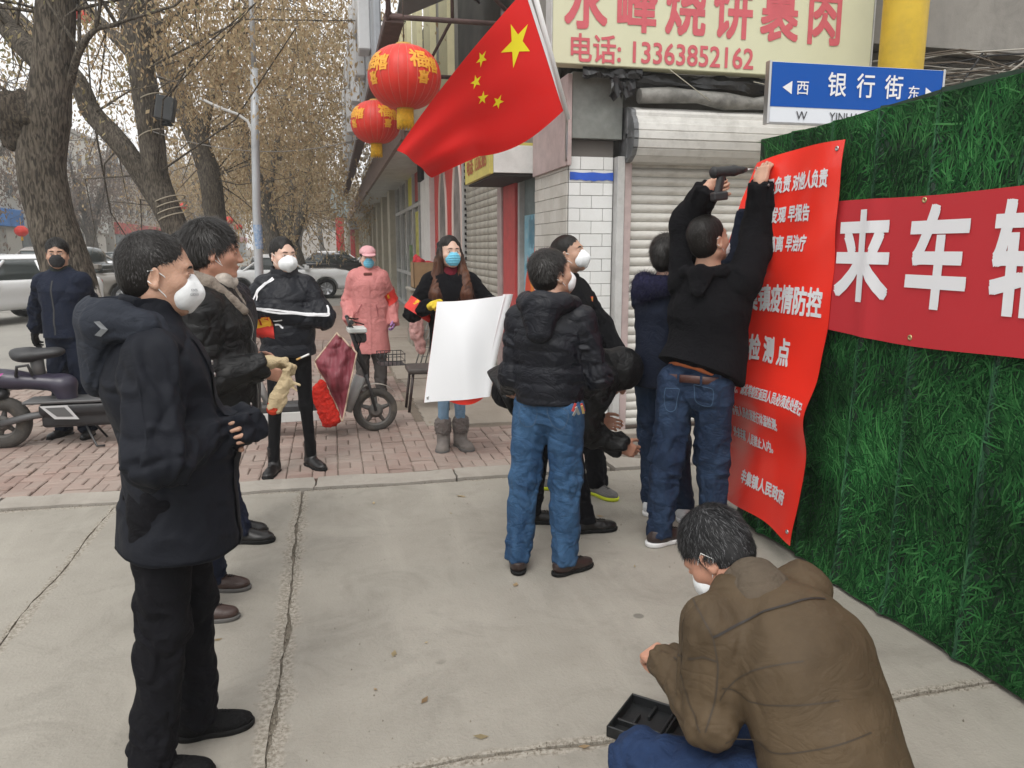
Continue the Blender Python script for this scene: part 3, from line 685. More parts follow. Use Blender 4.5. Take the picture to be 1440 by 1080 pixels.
def text_on(target,txt,size,origin,xa,ya,m,parent,bold=.0,off=.004,name='lettering',spacing=1.0):
    V,F=text_mesh(txt,size,bold,spacing); 
    if not len(V): return None
    B=Person.bvh(None,target); O=np.array(origin,float); xa=unit(vv(*xa)); ya=unit(vv(*ya)); out=[]
    nrm=np.cross(xa,ya)
    for v in V:
        q=O+xa*v[0]+ya*v[1]; h=B.ray_cast(Vector(q+nrm*.15),Vector(-nrm),.4)
        if h[0] is None: h=B.find_nearest(Vector(q))
        out.append(np.array(h[0])+nrm*(off+v[2]))
    return raw_mesh(name,np.array(out),F,m,parent)
# ---------------------------------------------------------------- setting
CP,SP=math.cos(PITCH),math.sin(PITCH)
def at(x,y,d):
    """point d metres ahead of the camera in the direction of a photograph pixel (used to measure places)"""
    X=x-720; Yu=540-y; r=(X,1080*CP+Yu*SP,-1080*SP+Yu*CP); t=d/r[1]; a,b,z=r[0]*t,d,1.6+r[2]*t
    return Vector((a*math.cos(YAW)+b*math.sin(YAW), -a*math.sin(YAW)+b*math.cos(YAW), z))
def flat(name,x0,x1,y0,y1,z,m,kind='structure'):
    o=raw_mesh(name,[(x0,y0,z),(x1,y0,z),(x1,y1,z),(x0,y1,z)],[(0,1,2,3)],m); o['kind']=kind; return o
def island(name,c1,c2,rough=.9,bump=.3,bscale=60,nscale=3,dust=(.30,.27,.23),dustamt=.5,rot=False):
    m=bpy.data.materials.new(name); m.use_nodes=True; N=m.node_tree.nodes; L=m.node_tree.links; b=N['Principled BSDF']; b.inputs['Roughness'].default_value=rough; b.inputs['Specular IOR Level'].default_value=.25
    g=N.new('ShaderNodeNewGeometry'); r=N.new('ShaderNodeValToRGB'); r.color_ramp.elements[0].color=(*c1,1); r.color_ramp.elements[1].color=(*c2,1); oi=N.new('ShaderNodeObjectInfo'); ad=N.new('ShaderNodeMath'); ad.operation='ADD'; fr=N.new('ShaderNodeMath'); fr.operation='FRACT'
    L.new(g.outputs['Random Per Island'],ad.inputs[0]); L.new(oi.outputs['Random'],ad.inputs[1]); L.new(ad.outputs[0],fr.inputs[0]); L.new(fr.outputs[0],r.inputs[0])
    n=N.new('ShaderNodeTexNoise'); n.inputs['Scale'].default_value=nscale; n.inputs['Detail'].default_value=9; n.inputs['Roughness'].default_value=.68; L.new(g.outputs['Position'],n.inputs[0])
    mr=N.new('ShaderNodeMapRange'); mr.inputs[1].default_value=.35; mr.inputs[2].default_value=.7; mr.inputs[4].default_value=dustamt; L.new(n.outputs[0],mr.inputs[0])
    x=N.new('ShaderNodeMix'); x.data_type='RGBA'; x.inputs[7].default_value=(*dust,1); L.new(mr.outputs[0],x.inputs[0]); L.new(r.outputs[0],x.inputs[6]); L.new(x.outputs[2],b.inputs['Base Color'])
    n2=N.new('ShaderNodeTexNoise'); n2.inputs['Scale'].default_value=bscale; n2.inputs['Detail'].default_value=6; L.new(g.outputs['Position'],n2.inputs[0]); bp=N.new('ShaderNodeBump'); bp.inputs['Strength'].default_value=bump; bp.inputs['Distance'].default_value=.006; L.new(n2.outputs[0],bp.inputs['Height']); L.new(bp.outputs[0],b.inputs['Normal'])
    return m
def concrete(name,c,c2,stain=.35,spots=True,scale=1.0,bump=.35,joints=None):
    m=bpy.data.materials.new(name); m.use_nodes=True; N=m.node_tree.nodes; L=m.node_tree.links; b=N['Principled BSDF']; b.inputs['Roughness'].default_value=.92; b.inputs['Specular IOR Level'].default_value=.25
    g=N.new('ShaderNodeNewGeometry'); P=g.outputs['Position']
    def noise(s,d=8,ro=.6,stretch=None,dist=0):
        n=N.new('ShaderNodeTexNoise'); n.inputs['Scale'].default_value=s; n.inputs['Detail'].default_value=d; n.inputs['Roughness'].default_value=ro; n.inputs['Distortion'].default_value=dist
        if stretch: mp=N.new('ShaderNodeMapping'); mp.inputs['Scale'].default_value=stretch; L.new(P,mp.inputs[0]); L.new(mp.outputs[0],n.inputs[0])
        else: L.new(P,n.inputs[0])
        return n.outputs[0]
    def ramp(x,a,b_,v0=0,v1=1): r=N.new('ShaderNodeMapRange'); r.inputs[1].default_value=a; r.inputs[2].default_value=b_; r.inputs[3].default_value=v0; r.inputs[4].default_value=v1; L.new(x,r.inputs[0]); return r.outputs[0]
    def mix(f,a,b_):
        x=N.new('ShaderNodeMix'); x.data_type='RGBA'; L.new(f,x.inputs[0])
        for i,v in ((6,a),(7,b_)):
            if isinstance(v,tuple): x.inputs[i].default_value=(*v,1)
            else: L.new(v,x.inputs[i])
        return x.outputs[2]
    col=mix(ramp(noise(.9*scale,10,.65),.3,.7),c,c2)
    col=mix(ramp(noise(2.3*scale,9,.7,None,1.0),.50,.74,0,stain),col,tuple(q*.62 for q in c))
    col=mix(ramp(noise(26*scale,5,.7),.58,.75,0,.35),col,tuple(q*.7 for q in c))
    col=mix(ramp(noise(1.6*scale,6,.6,(3.5,.5,1)),.52,.72,0,.28),col,tuple(min(1,q*1.2) for q in c2))
    if spots:
        v=N.new('ShaderNodeTexVoronoi'); v.inputs['Scale'].default_value=2.1; v.inputs['Randomness'].default_value=1; L.new(P,v.inputs['Vector'])
        s_=ramp(v.outputs['Distance'],.045,.06,1,0); w2=ramp(noise(1.1,3),.52,.56); mu=N.new('ShaderNodeMath'); mu.operation='MULTIPLY'; L.new(s_,mu.inputs[0]); L.new(w2,mu.inputs[1]); mu2=N.new('ShaderNodeMath'); mu2.operation='MULTIPLY'; mu2.inputs[1].default_value=.55; L.new(mu.outputs[0],mu2.inputs[0])
        col=mix(mu2.outputs[0],col,(.07,.065,.055))
    if joints:   # crumbled, sandy edges along the joints
        sx=N.new('ShaderNodeSeparateXYZ'); L.new(P,sx.inputs[0]); acc=None
        for ax,c0,wd_ in joints:
            a=N.new('ShaderNodeMath'); a.operation='ADD'; a.inputs[1].default_value=-c0; L.new(sx.outputs[ax],a.inputs[0]); q=N.new('ShaderNodeMath'); q.operation='ABSOLUTE'; L.new(a.outputs[0],q.inputs[0]); z=ramp(q.outputs[0],0,wd_,1,0)
            if acc is None: acc=z
            else: mm=N.new('ShaderNodeMath'); mm.operation='MAXIMUM'; L.new(acc,mm.inputs[0]); L.new(z,mm.inputs[1]); acc=mm.outputs[0]
        n1=noise(5,8,.7); s_=N.new('ShaderNodeMath'); s_.operation='MULTIPLY_ADD'; s_.inputs[1].default_value=.62; L.new(acc,s_.inputs[0]); L.new(n1,s_.inputs[2]); edge=ramp(s_.outputs[0],.78,.92,0,.85)
        col=mix(edge,col,mix(ramp(noise(60,5,.7),.40,.58),(.20,.175,.14),(.38,.35,.30)))
    L.new(col,b.inputs['Base Color'])
    bp=N.new('ShaderNodeBump'); bp.inputs['Strength'].default_value=bump; bp.inputs['Distance'].default_value=.008; L.new(noise(70,7,.65),bp.inputs['Height']); L.new(bp.outputs[0],b.inputs['Normal']); return m
CONC=concrete('yard_concrete',(.255,.236,.202),(.355,.332,.288),.5,bump=.6,joints=((0,-.253,.11),(0,-1.38,.07),(1,2.171,.07),(1,5.14,.08))); CONC2=concrete('dusty_concrete',(.27,.235,.195),(.36,.32,.27),.5); ROADM=concrete('road_concrete',(.27,.26,.235),(.34,.325,.295),.3,False,.4); DIRT=concrete('dirt',(.13,.105,.08),(.24,.20,.155),.5,False,3)
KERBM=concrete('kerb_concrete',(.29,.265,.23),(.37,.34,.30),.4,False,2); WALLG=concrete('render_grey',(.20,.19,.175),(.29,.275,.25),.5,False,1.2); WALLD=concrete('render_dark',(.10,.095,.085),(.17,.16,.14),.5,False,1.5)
g=flat('ground',-700,700,-300,1500,-.045,DIRT); 
flat('road',-17,-3.75,-30,400,-.035,ROADM); flat('side_road',-17,40,22.5,33,-.030,ROADM)
# yard slabs with chipped, wandering joints
yard=empty('concrete_yard',(0,0,0)); yard['kind']='structure'; flat('joint_fill',-8.9,4.1,-4.9,5.1,-.010,concrete('joint_fill_m',(.15,.13,.10),(.25,.22,.18),.4,False,8)).parent=yard
def slab(x0,x1,y0,y1,z,parent,m,name='slab',j=.010,step=.055,seed=0,th=.06,skip=()):
    pts=[]
    def edge(ax,ay,bx,by,id_):
        L_=math.hypot(bx-ax,by-ay); n=max(2,int(L_/step)); out=[]
        nx,ny=(by-ay)/L_,-(bx-ax)/L_
        for i in range(n):
            t=i/n; x=ax+(bx-ax)*t; y=ay+(by-ay)*t; w_=np.array([[x*1.3+id_*0,y*1.3,seed*.0]]); q=np.array([[x*14,y*14,seed+id_*9.]])
            big=.022*vnoise(w_*1.7,4)[0]; sm=j*(vnoise(q,7)[0]+.6*vnoise(q*2.3,9)[0]); chip=-.022*max(0,vnoise(q*.45,12)[0]-.55)*2
            o=sm-abs(j)*.6+chip; out.append((x+nx*o*-1*-1+(big if abs(ny)<.5 else 0),y+ny*o+(big if abs(ny)>.5 else 0)))
        return out
    pts=edge(x0,y0,x1,y0,1)+edge(x1,y0,x1,y1,2)+edge(x1,y1,x0,y1,3)+edge(x0,y1,x0,y0,4)
    bm=bmesh.new(); vs=[bm.verts.new((x,y,z)) for x,y in pts]; f=bm.faces.new(vs)
    if f.normal.z<0 or True: bm.normal_update(); 
    if f.normal.z<0: f.normal_flip()
    r=bmesh.ops.extrude_face_region(bm,geom=[f]); 
    for v in r['geom']:
        if isinstance(v,bmesh.types.BMVert): v.co.z-=th
    bm.normal_update(); bmesh.ops.recalc_face_normals(bm,faces=bm.faces)
    me=bpy.data.meshes.new(name); bm.to_mesh(me); bm.free(); me.materials.append(m); o=bpy.data.objects.new(name,me); return link(o,parent)
slab(-9,-1.381,-5,5.13,0,yard,CONC,seed=1,j=.006); slab(-1.379,-.256,-5,5.13,.003,yard,CONC,seed=2,j=.006); slab(-.251,4.2,-5,2.168,-.002,yard,CONC,seed=3,j=.006); slab(-.251,4.2,2.174,5.13,0,yard,CONC,seed=4,j=.006)
kerb=empty('kerb',(0,0,0)); kerb['kind']='structure'
x=-9
while x<1.9:
    l=random.choice((.98,.98,.75)); slab(x+.006,min(x+l,1.95),5.15,5.40+random.uniform(-.004,.004),.012+random.uniform(-.004,.004),kerb,KERBM,'kerb_stone',.006,.06,seed=int(x*7)%50); x+=l
y=5.4
for k in range(17):
    slab(-3.78,-3.62,y+.005,y+.99,.05,kerb,KERBM,'kerb_stone',.005,.12,seed=k); y+=1
pav=empty('pavement',(0,0,0)); pav['kind']='structure'
PAV=island('red_paver',(.24,.165,.14),(.34,.25,.215),nscale=1.6,dust=(.31,.275,.24),dustamt=.8); SAND=concrete('joint_sand',(.17,.14,.11),(.24,.20,.16),.3,False,4)
flat('paver_bed',-3.62,2.1,5.41,22.5,-.006,SAND).parent=pav
cells=[]   # basket weave of 10 x 20 cm bricks
for i in range(31):
    for j in range(48):
        cx,cy=-3.52+i*.180,5.50+j*.180
        if cy>14 or cx>1.92: continue
        if cx>.72+.12*math.sin(cy*3) and cy>6.75: continue
        for h in (-1,1): cells.append((cy+(0 if (i+j)%2 else h*.045),cx+(h*.045 if (i+j)%2 else 0),0 if (i+j)%2 else 1))
cells.sort(key=lambda c:(c[0]-5.4)*1.0+abs(c[1]+.6)*.25)
def paver_mesh(w_,l_,var):
    mb=MB(); r=random.Random(var); c=.006; h=.014
    V=[(-w_/2,-l_/2,-.02),(w_/2,-l_/2,-.02),(w_/2,l_/2,-.02),(-w_/2,l_/2,-.02),(-w_/2,-l_/2,h-c),(w_/2,-l_/2,h-c),(w_/2,l_/2,h-c),(-w_/2,l_/2,h-c)]+[(sx*(w_/2-c*r.uniform(.7,1.8)),sy*(l_/2-c*r.uniform(.7,2.2)),h) for sx,sy in ((-1,-1),(1,-1),(1,1),(-1,1))]
    F=[(0,1,5,4),(1,2,6,5),(2,3,7,6),(3,0,4,7),(4,5,9,8),(5,6,10,9),(6,7,11,10),(7,4,8,11),(8,9,10,11)]
    mb.add(V,F); return mb
pm=[]
for v in range(8):
    mb=paver_mesh(.085,.173,v); me=bpy.data.meshes.new('paver'); me.from_pydata(mb.V,[],mb.F); me.materials.append(PAV); pm.append(me)
rest=MB()
for n,(y,x,o_) in enumerate(cells):
    rx,ry,dz=random.gauss(0,.013),random.gauss(0,.013),random.gauss(0,.003)-.004*(vnoise(np.array([[x*1.2,y*1.2,0]]),31)[0]); rz=random.gauss(0,.018)+(math.pi/2 if o_ else 0)
    if n<296:
        o=bpy.data.objects.new('paver',pm[n%8]); o.location=(x+random.gauss(0,.0015),y,dz-.002); o.rotation_euler=(rx,ry,rz); link(o,pav)
    else:
        M=Matrix.Translation((x,y,dz-.002))@Matrix.Rotation(rz,4,'Z')@Matrix.Rotation(rx,4,'X')@Matrix.Rotation(ry,4,'Y')
        m_=pm[n%8]; rest.add([(M@v.co)[:] for v in m_.vertices],[p.vertices[:] for p in m_.polygons])
o=rest.build('pavers',PAV,pav); o['kind']='stuff'
o=flat('pavement_far',-3.62,.75,14.0,22.4,.008,concrete('paver_far',(.29,.21,.175),(.34,.265,.22),.3,False,2)); o.parent=pav
ap=empty('dusty_apron',(0,0,0)); ap['kind']='structure'
slab(.78,1.96,6.80,9.4,.016,ap,CONC2,'slab',.012,.06,seed=21); slab(.74,1.99,9.42,13.9,.02,ap,CONC2,'slab',.012,.09,seed=22); slab(.8,2.2,13.95,22.4,.018,ap,CONC2,'slab',.012,.2,seed=23)
slab(1.98,6.5,5.16,6.30,.012,ap,KERBM,'slab',.008,.06,seed=24)
# loose grit in the joints and along the kerb
mb=MB(); rg=random.Random(3)
for i in range(2600):
    c=rg.random()
    if c<.45: x=-.253+rg.gauss(0,.014)+.022*0; y=rg.uniform(1.5,5.1)
    elif c<.6: x=-1.38+rg.gauss(0,.014); y=rg.uniform(1.5,5.1)
    elif c<.72: x=rg.uniform(-.2,2.3); y=2.172+rg.gauss(0,.012)
    elif c<.9: x=rg.uniform(-3.5,1.9); y=5.14+rg.gauss(0,.02)
    else: x=rg.uniform(-2.5,2.2); y=rg.uniform(1.6,6.5)
    s=rg.uniform(.0015,.0045); z=.004
    mb.add([(x-s,y-s,z-.006),(x+s,y-s*.6,z-.006),(x+s*.3,y+s,z-.006),(x+rg.gauss(0,s*.3),y,z+s*rg.uniform(.4,1.1))],[(0,1,3),(1,2,3),(2,0,3)])
o=mb.build('grit',concrete('grit_m',(.12,.10,.08),(.30,.27,.22),.3,False,20)); tag(o,'loose grit and sand lying along the joints of the concrete','grit',kind='stuff')
mh=empty('manhole_cover',(2.42,5.72,.012)); tag(mh,'round cast manhole cover in the concrete before the roller shutter','manhole cover')
mb=MB(); mb.lathe([(0,.008),(.30,.008),(.31,.004),(.315,0),(.34,.0),(.35,.006),(.39,.006),(.40,0)],n=40); mb.build('cover_plate',mat('cast_dusty',(.17,.145,.12),.85,var=.3,bump=.4,bscale=40),mh)
mb=MB()
for r_ in (.06,.12,.18,.24): mb.lathe([(r_,.008),(r_+.004,.013),(r_+.014,.013),(r_+.018,.008)],n=36)
mb.build('rib',mat('cast_dusty'),mh)

# ---------------------------------------------------------------- corner shop
bld=empty('corner_shop',(1.96,6.36,0)); tag(bld,'corner shop with white tiled pillar, steel roller shutters and a cream signboard above','building')
bx=lambda n,lo,hi,m,par=None,b=.004: MB().bbox([lo[0]-1.96,lo[1]-6.36,lo[2]],[hi[0]-1.96,hi[1]-6.36,hi[2]],b).build(n,m,par or bld)
TILE=island('glazed_tile',(.50,.49,.45),(.62,.61,.57),.35,.1,30,5,dust=(.36,.33,.28),dustamt=.45); TILEW=island('whitewashed_tile',(.68,.69,.68),(.76,.77,.76),.7,.25,60,4,dust=(.55,.54,.50),dustamt=.35); GROUT=mat('grout',(.13,.12,.11),.95)
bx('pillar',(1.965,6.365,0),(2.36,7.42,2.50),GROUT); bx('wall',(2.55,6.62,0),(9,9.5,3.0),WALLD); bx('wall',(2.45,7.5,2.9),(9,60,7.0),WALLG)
def tiles(ax,n0,z0,z1,m,front,w_=.203,h_=.106):
    me=bpy.data.meshes.new('tile'); T=MB().bbox((-w_/2+.002,-.006,-h_/2+.002),(w_/2-.002,.006,h_/2-.002),.002); me.from_pydata(T.V,[],T.F); me.materials.append(m); halfs={}
    a0,a1=ax; r=0; z=z0
    while z+h_<=z1+.02:
        off=0 if r%2==0 else -w_/2; a=a0+off
        while a<a1-.01:
            b0,b1=max(a,a0),min(a+w_,a1); wd_=b1-b0
            if wd_>.03:
                key=round(wd_,2)
                if abs(wd_-w_)<.005: mm=me
                else:
                    if key not in halfs:
                        T=MB().bbox((-wd_/2+.002,-.006,-h_/2+.002),(wd_/2-.002,.006,h_/2-.002),.002); q=bpy.data.meshes.new('tile'); q.from_pydata(T.V,[],T.F); q.materials.append(m); halfs[key]=q
                    mm=halfs[key]
                o=bpy.data.objects.new('tile',mm); c=(b0+b1)/2
                if front: o.location=(c-1.96,n0-6.36+random.gauss(0,.0008),z+h_/2)
                else: o.location=(n0-1.96+random.gauss(0,.0008),c-6.36,z+h_/2); o.rotation_euler=(0,0,math.pi/2)
                link(o,bld)
            a+=w_
        z+=h_; r+=1
tiles((1.966,2.358),6.359,.03,2.44,TILEW,True); tiles((6.366,7.42),1.959,.03,2.44,TILE,False)
V=[];F=[]; n=24
for i in range(n+1):
    t=i/n; x=.012+t*.385; V+=[(x,-.009-.006,2.168+.004*math.sin(t*9)+.003*math.sin(t*31)),(x,-.015,2.232+.003*math.sin(t*13+1))]
for i in range(n): F.append((i*2,i*2+2,i*2+3,i*2+1))
raw_mesh('painted_band',V,F,mat('blue_paint',(.02,.09,.50),.6,var=.15),bld)
GREENG=mat('sheet_grey_green',(.19,.20,.185),.6,var=.2,dirt=.4); PINKG=mat('faded_pinkish_frame',(.42,.33,.32),.6,var=.12,dirt=.35); LGREY=mat('painted_light_grey',(.46,.46,.45),.55,var=.08,dirt=.35); WHITEP=mat('white_panel',(.72,.72,.70),.6,var=.04,dirt=.2)
bx('fascia_panel',(1.97,6.30,2.50),(2.41,6.60,3.02),GREENG); bx('post',(1.925,6.28,2.28),(1.965,7.4,3.0),PINKG)
bx('shutter_rail',(2.365,6.26,0),(2.43,6.42,2.36),LGREY); bx('shutter_rail',(2.435,6.28,0),(2.50,6.44,2.36),PINKG); bx('shutter_rail',(5.2,6.28,0),(5.27,6.44,2.36),PINKG)
SLAT=mat('shutter_slat',(.60,.585,.545),.42,var=.10,vscale=3,dirt=.40,dirtcol=(.22,.19,.15),dscale=4,stretch=(1,1,3),metal=.15)
def slatmesh(L_,h,axis,m,d=.016):
    mb=MB(); P_=[(0,0),(-.004,h*.06),(-d,h*.28),(-d*1.05,h*.55),(-d*.7,h*.85),(0,h*.97)]; V=[];F=[]
    for e in (0,L_):
        for (dy,z) in P_: V.append((e,dy,z) if axis=='x' else (dy,e,z))
    k=len(P_)
    for i in range(k-1): F.append((i,i+1,k+i+1,k+i))
    me=bpy.data.meshes.new('slat'); me.from_pydata(V,[],F); me.materials.append(m); me.polygons.foreach_set('use_smooth',[True]*len(F)); return me
sm=slatmesh(2.7,.0755,'x',SLAT)
for i in range(31):
    o=bpy.data.objects.new('slat',sm); o.location=(.54,.02+random.gauss(0,.0015),.02+i*.0755); o.rotation_euler=(random.gauss(0,.012),0,random.gauss(0,.0006)); link(o,bld)
bx('shutter_back',(2.5,6.42,0),(5.2,6.45,2.4),WALLD); bx('shutter_sill',(2.5,6.33,.006),(5.2,6.40,.03),mat('rust_dark',(.07,.05,.04),.8))
# roller box with pressed ribs
prof=[]; 
for i in range(40):
    t=i/39; a=rad(95-150*t) ; r=.235+(.010 if (i//2)%4==0 else 0); prof.append((-r*math.cos(a) if False else -abs(r*math.cos(a-rad(90))) , 0))
prof=[(.0,2.76),(-.16,2.755),(-.25,2.72),(-.262,2.70),(-.262,2.672),(-.275,2.665),(-.300,2.64),(-.306,2.615),(-.318,2.608),(-.325,2.56),(-.318,2.552),(-.330,2.545),(-.332,2.49),(-.320,2.482),(-.328,2.475),(-.318,2.42),(-.304,2.414),(-.308,2.406),(-.28,2.36),(-.262,2.355),(-.25,2.345),(-.20,2.315),(-.10,2.305)]
V=[];F=[];k=len(prof)
for e in (.50,3.4):
    for y_,z_ in prof: V.append((e,y_+.06,z_))
F=[(i,i+1,k+i+1,k+i) for i in range(k-1)]
raw_mesh('roller_box',V,F,mat('roller_box_white',(.62,.61,.58),.4,var=.06,dirt=.35,dscale=5,metal=.1),bld)
mb=MB(); out=[(y_+.06+.0,z_) for y_,z_ in prof]+[(.06,2.30)]
V=[(.47,y_*1.04,z_) for y_,z_ in out]+[(.51,y_*1.04,z_) for y_,z_ in out]; n=len(out); mb.add(V,[tuple(range(n)),tuple(range(2*n-1,n-1,-1))]+[(i,i+n,(i+1)%n+n,(i+1)%n) for i in range(n)])
mb.bbox((.462,-.14,2.34),(.472,-.10,2.72),.002); mb.bbox((.462,-.24,2.50),(.472,.03,2.54),.002)
mb.build('roller_end_plate',mat('galvanised_dark',(.17,.175,.18),.5,var=.35,metal=.4,bump=.2),bld)
# signboard
sg=empty('shop_sign',(1.74,6.10,3.03)); tag(sg,'cream shop signboard with large red characters and a telephone number over the roller shutter','sign')
CREAM=mat('sign_cream',(.60,.60,.42),.6,var=.03,vscale=2,dirt=.12,dirtcol=(.4,.37,.25)); SRED=mat('sign_red_print',(.55,.10,.12),.6,var=.06)
MB().bbox((0,0,0),(2.84,.14,1.32),.006).build('sign_panel',CREAM,sg)
for e in (-.012,2.84): MB().bbox((e,-.006,0),(e+.012,.15,1.32),.002).build('edge_trim',LGREY,sg)
def sign_text(par,t,size,c,m,bold=.03,wx=1,wz=1,sp=1.0,y=-.004,name='lettering'):
    V,F=text_mesh(t,size,bold*size*.85,sp); V=np.stack([V[:,0]*wx+c[0],y-V[:,2],V[:,1]*wz+c[1]],-1); return raw_mesh(name,V,F,m,par)
for i,ch in enumerate('永峰烧饼裹肉'): sign_text(sg,ch,.43,(.27+.420*i+.0,.455),SRED,.028,.84,1.12,name='character')
sign_text(sg,'电话: 13363852162',.205,(.93,.105),SRED,.018,.98,1.10,1.0)
# torn black sheeting and a grey roll under the sign
def rag(name,c,sx,sy,sz,m,seed,par,n=16,amp=.06,label=None):
    V=[];F=[]
    for i in range(n+1):
        for j in range(7):
            u_,v_=i/n,j/6; p=np.array([[u_*5+seed,v_*3,seed*1.7]]); V.append((c[0]+sx*u_,c[1]-sy*math.sin(v_*2.6)+amp*vnoise(p*1.7,seed)[0],c[2]-sz*v_+amp*vnoise(p*2.1,seed+3)[0]*1.2))
    for i in range(n):
        for j in range(6): a=i*7+j; F.append((a,a+7,a+8,a+1))
    return raw_mesh(name,V,F,m,par)
PLAST=mat('black_plastic',(.015,.015,.016),.3,bump=.6,bscale=12); PLG=mat('grey_sheet',(.20,.195,.18),.7,bump=.8,bscale=14,var=.4)
rag('torn_sheeting',(.05,-.16,3.05),.50,.06,.10,PLAST,3,bld,20,.03); rag('torn_sheeting',(.28,-.18,2.98),.20,.05,.17,PLAST,8,bld,10,.035); rag('torn_sheeting',(.5,-.12,3.03),1.5,.05,.12,PLAST,5,bld,24,.025); rag('torn_sheeting',(1.75,-.20,2.98),1.1,.1,.1,PLAST,11,bld,20,.05)
mb=MB(); mb.tube([(.55+.26*i,-.16+.02*math.sin(i*2.1),2.835+.02*math.sin(i*1.3)) for i in range(13)],[.06+.012*math.sin(i*2.7) for i in range(13)],10); mb.build('rolled_canvas',PLG,bld)
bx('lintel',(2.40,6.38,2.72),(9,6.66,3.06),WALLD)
mb=MB()
for (a,b,c) in (((.75,-.30,3.02),(1.0,-.33,2.85),(1.12,-.28,2.80)),((1.5,-.3,2.96),(2.0,-.33,2.88),(2.6,-.28,2.9)),((1.9,-.3,3.03),(1.95,-.33,2.9),(1.98,-.3,2.84))): mb.tube([a,b,c],.0035,5)
mb.build('loose_wire',mat('wire_pale',(.4,.38,.3),.7),bld)
# concrete canopy beams on the right
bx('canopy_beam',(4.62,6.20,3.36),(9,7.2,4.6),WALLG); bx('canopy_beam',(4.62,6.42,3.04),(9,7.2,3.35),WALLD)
# ---- street side units (plane X = 2.05)
DG=mat('dark_glass',(.04,.05,.05),.12,spec=.6); GL=mat('shop_glass',(.16,.18,.16),.12,var=.6,vscale=2.2); CURT=mat('curtain_grey_green',(.16,.20,.20),.8,var=.25,vscale=3)
REDP=mat('red_frame',(.50,.06,.06),.45,var=.12,dirt=.2); REDW=mat('red_wall',(.55,.035,.03),.5,var=.10)
bx('door_frame',(1.99,7.43,0),(2.06,7.50,2.5),LGREY); bx('door_frame',(1.99,8.22,0),(2.06,8.29,2.5),LGREY); bx('door_frame',(1.99,7.5,2.42),(2.06,8.22,2.5),LGREY)
bx('door_glass',(2.05,7.5,0),(2.06,8.22,2.42),CURT,None,.001)
ps=bx('fire_poster',(2.035,7.52,1.0),(2.042,8.16,1.95),mat('poster_blue',(.10,.34,.46),.5,col2=(.30,.48,.55),vscale=7),None,.001)
pp=[]; 
for (yy,zz,s_,mm) in ((7.70,1.15,.34,mat('flame_red',(.62,.06,.02),.5)),(7.84,1.12,.26,mat('flame_orange',(.75,.25,.03),.5)),(7.97,1.10,.30,mat('flame_red'))):
    V=[(2.029-1.96-.001*len(pp),yy-6.36+dx*s_,zz+dz*s_) for dx,dz in ((-.35,0),(-.42,.35),(-.2,.6),(-.24,.95),(.05,1.45),(.12,.9),(.3,.6),(.4,.25),(.3,0))]; pp.append(raw_mesh('flame',V,[tuple(range(9))],mm,ps))
for i in range(9):
    V=[(.067,1.2+.045*i+dx,1.62+.03*math.sin(i*2)+dz) for dx,dz in ((0,0),(.012,.0),(.02,.28),(.004,.3))]; raw_mesh('stroke',V,[(0,1,2,3)],mat('poster_dark',(.03,.10,.16),.5),ps)
bx('red_post',(1.96,8.30,0),(2.10,8.88,2.62),REDP); bx('shutter_rail',(1.94,8.89,0),(2.10,9.12,3.2),PINKG); bx('shutter_rail',(1.98,11.82,0),(2.10,11.92,3.2),LGREY)
s2=slatmesh(2.72,.092,'y',mat('shutter_slat_worn',(.40,.38,.33),.6,var=.22,vscale=2.2,dirt=.55,dirtcol=(.14,.12,.10),dscale=5))
for i in range(34):
    o=bpy.data.objects.new('slat',s2); o.location=(.08+random.gauss(0,.003),2.76,.03+i*.0925); o.rotation_euler=(0,0,random.gauss(0,.0015)); link(o,bld)
bx('shutter_back',(2.1,9.1,0),(2.14,11.85,3.2),WALLD)
mb=MB()
for i in range(34): mb.box((.045,5.40,.05+i*.0925),(.09,5.46,.09+i*.0925))
mb.build('gap_shade_blocks',RUBK,bld)  # black blocks standing in for the shade in the slat-end gaps
bx('red_wall',(2.02,11.94,0),(2.2,15.4,4.2),REDW); bx('wall',(2.12,7.42,2.5),(2.45,60,4.2),WALLG)
for (y0,w2) in ((12.55,.9),(14.2,.95)):
    V=[];n=26
    for i in range(n+1):
        a=math.pi*i/n; cy=math.cos(a)*w2/2; cz=2.0+math.sin(a)*1.05
        V.append((y0-6.36+cy,cz))
    out=[(V[0][0],.3)]+V+[(V[-1][0],.3)]; mb=MB(); mb.tube([(.055,a,b) for a,b in out],.03,6); mb.build('arch_moulding',mat('arch_cream',(.6,.5,.45),.6),bld)
    raw_mesh('arch_panel',[(.058,a,b) for a,b in out],[tuple(range(len(out)))],mat('arch_grey',(.22,.20,.19),.6,var=.5,vscale=2),bld)
bx('white_pillar',(1.92,15.42,0),(2.2,16.95,4.0),WHITEP)
# glazed shopfront
bx('shop_glass',(2.10,17.0,.0),(2.12,25,4.0),GL,None,.001)
for y0 in (17,18.3,19.7,21.4,23.2,24.9): bx('mullion',(2.03,y0,0),(2.11,y0+.12,3.9),LGREY)
for z0 in (.0,.9,2.6,3.85): bx('transom',(2.04,17.0,z0),(2.10,25,z0+.09),LGREY)
bx('yellow_poster',(2.085,19.9,2.72),(2.095,21.3,3.8),mat('poster_yellow',(.55,.52,.05),.6),None,.001); bx('yellow_poster',(2.085,18.4,1.2),(2.095,19.6,2.5),mat('poster_yellow2',(.50,.48,.10),.6,var=.4),None,.001)
bx('green_poster',(2.086,19.85,.95),(2.096,21.3,1.7),mat('poster_green',(.12,.20,.08),.7,var=.6,vscale=4),None,.001); bx('red_poster',(2.086,18.4,2.75),(2.096,19.6,3.7),mat('poster_red2',(.35,.05,.04),.7,var=.4),None,.001)
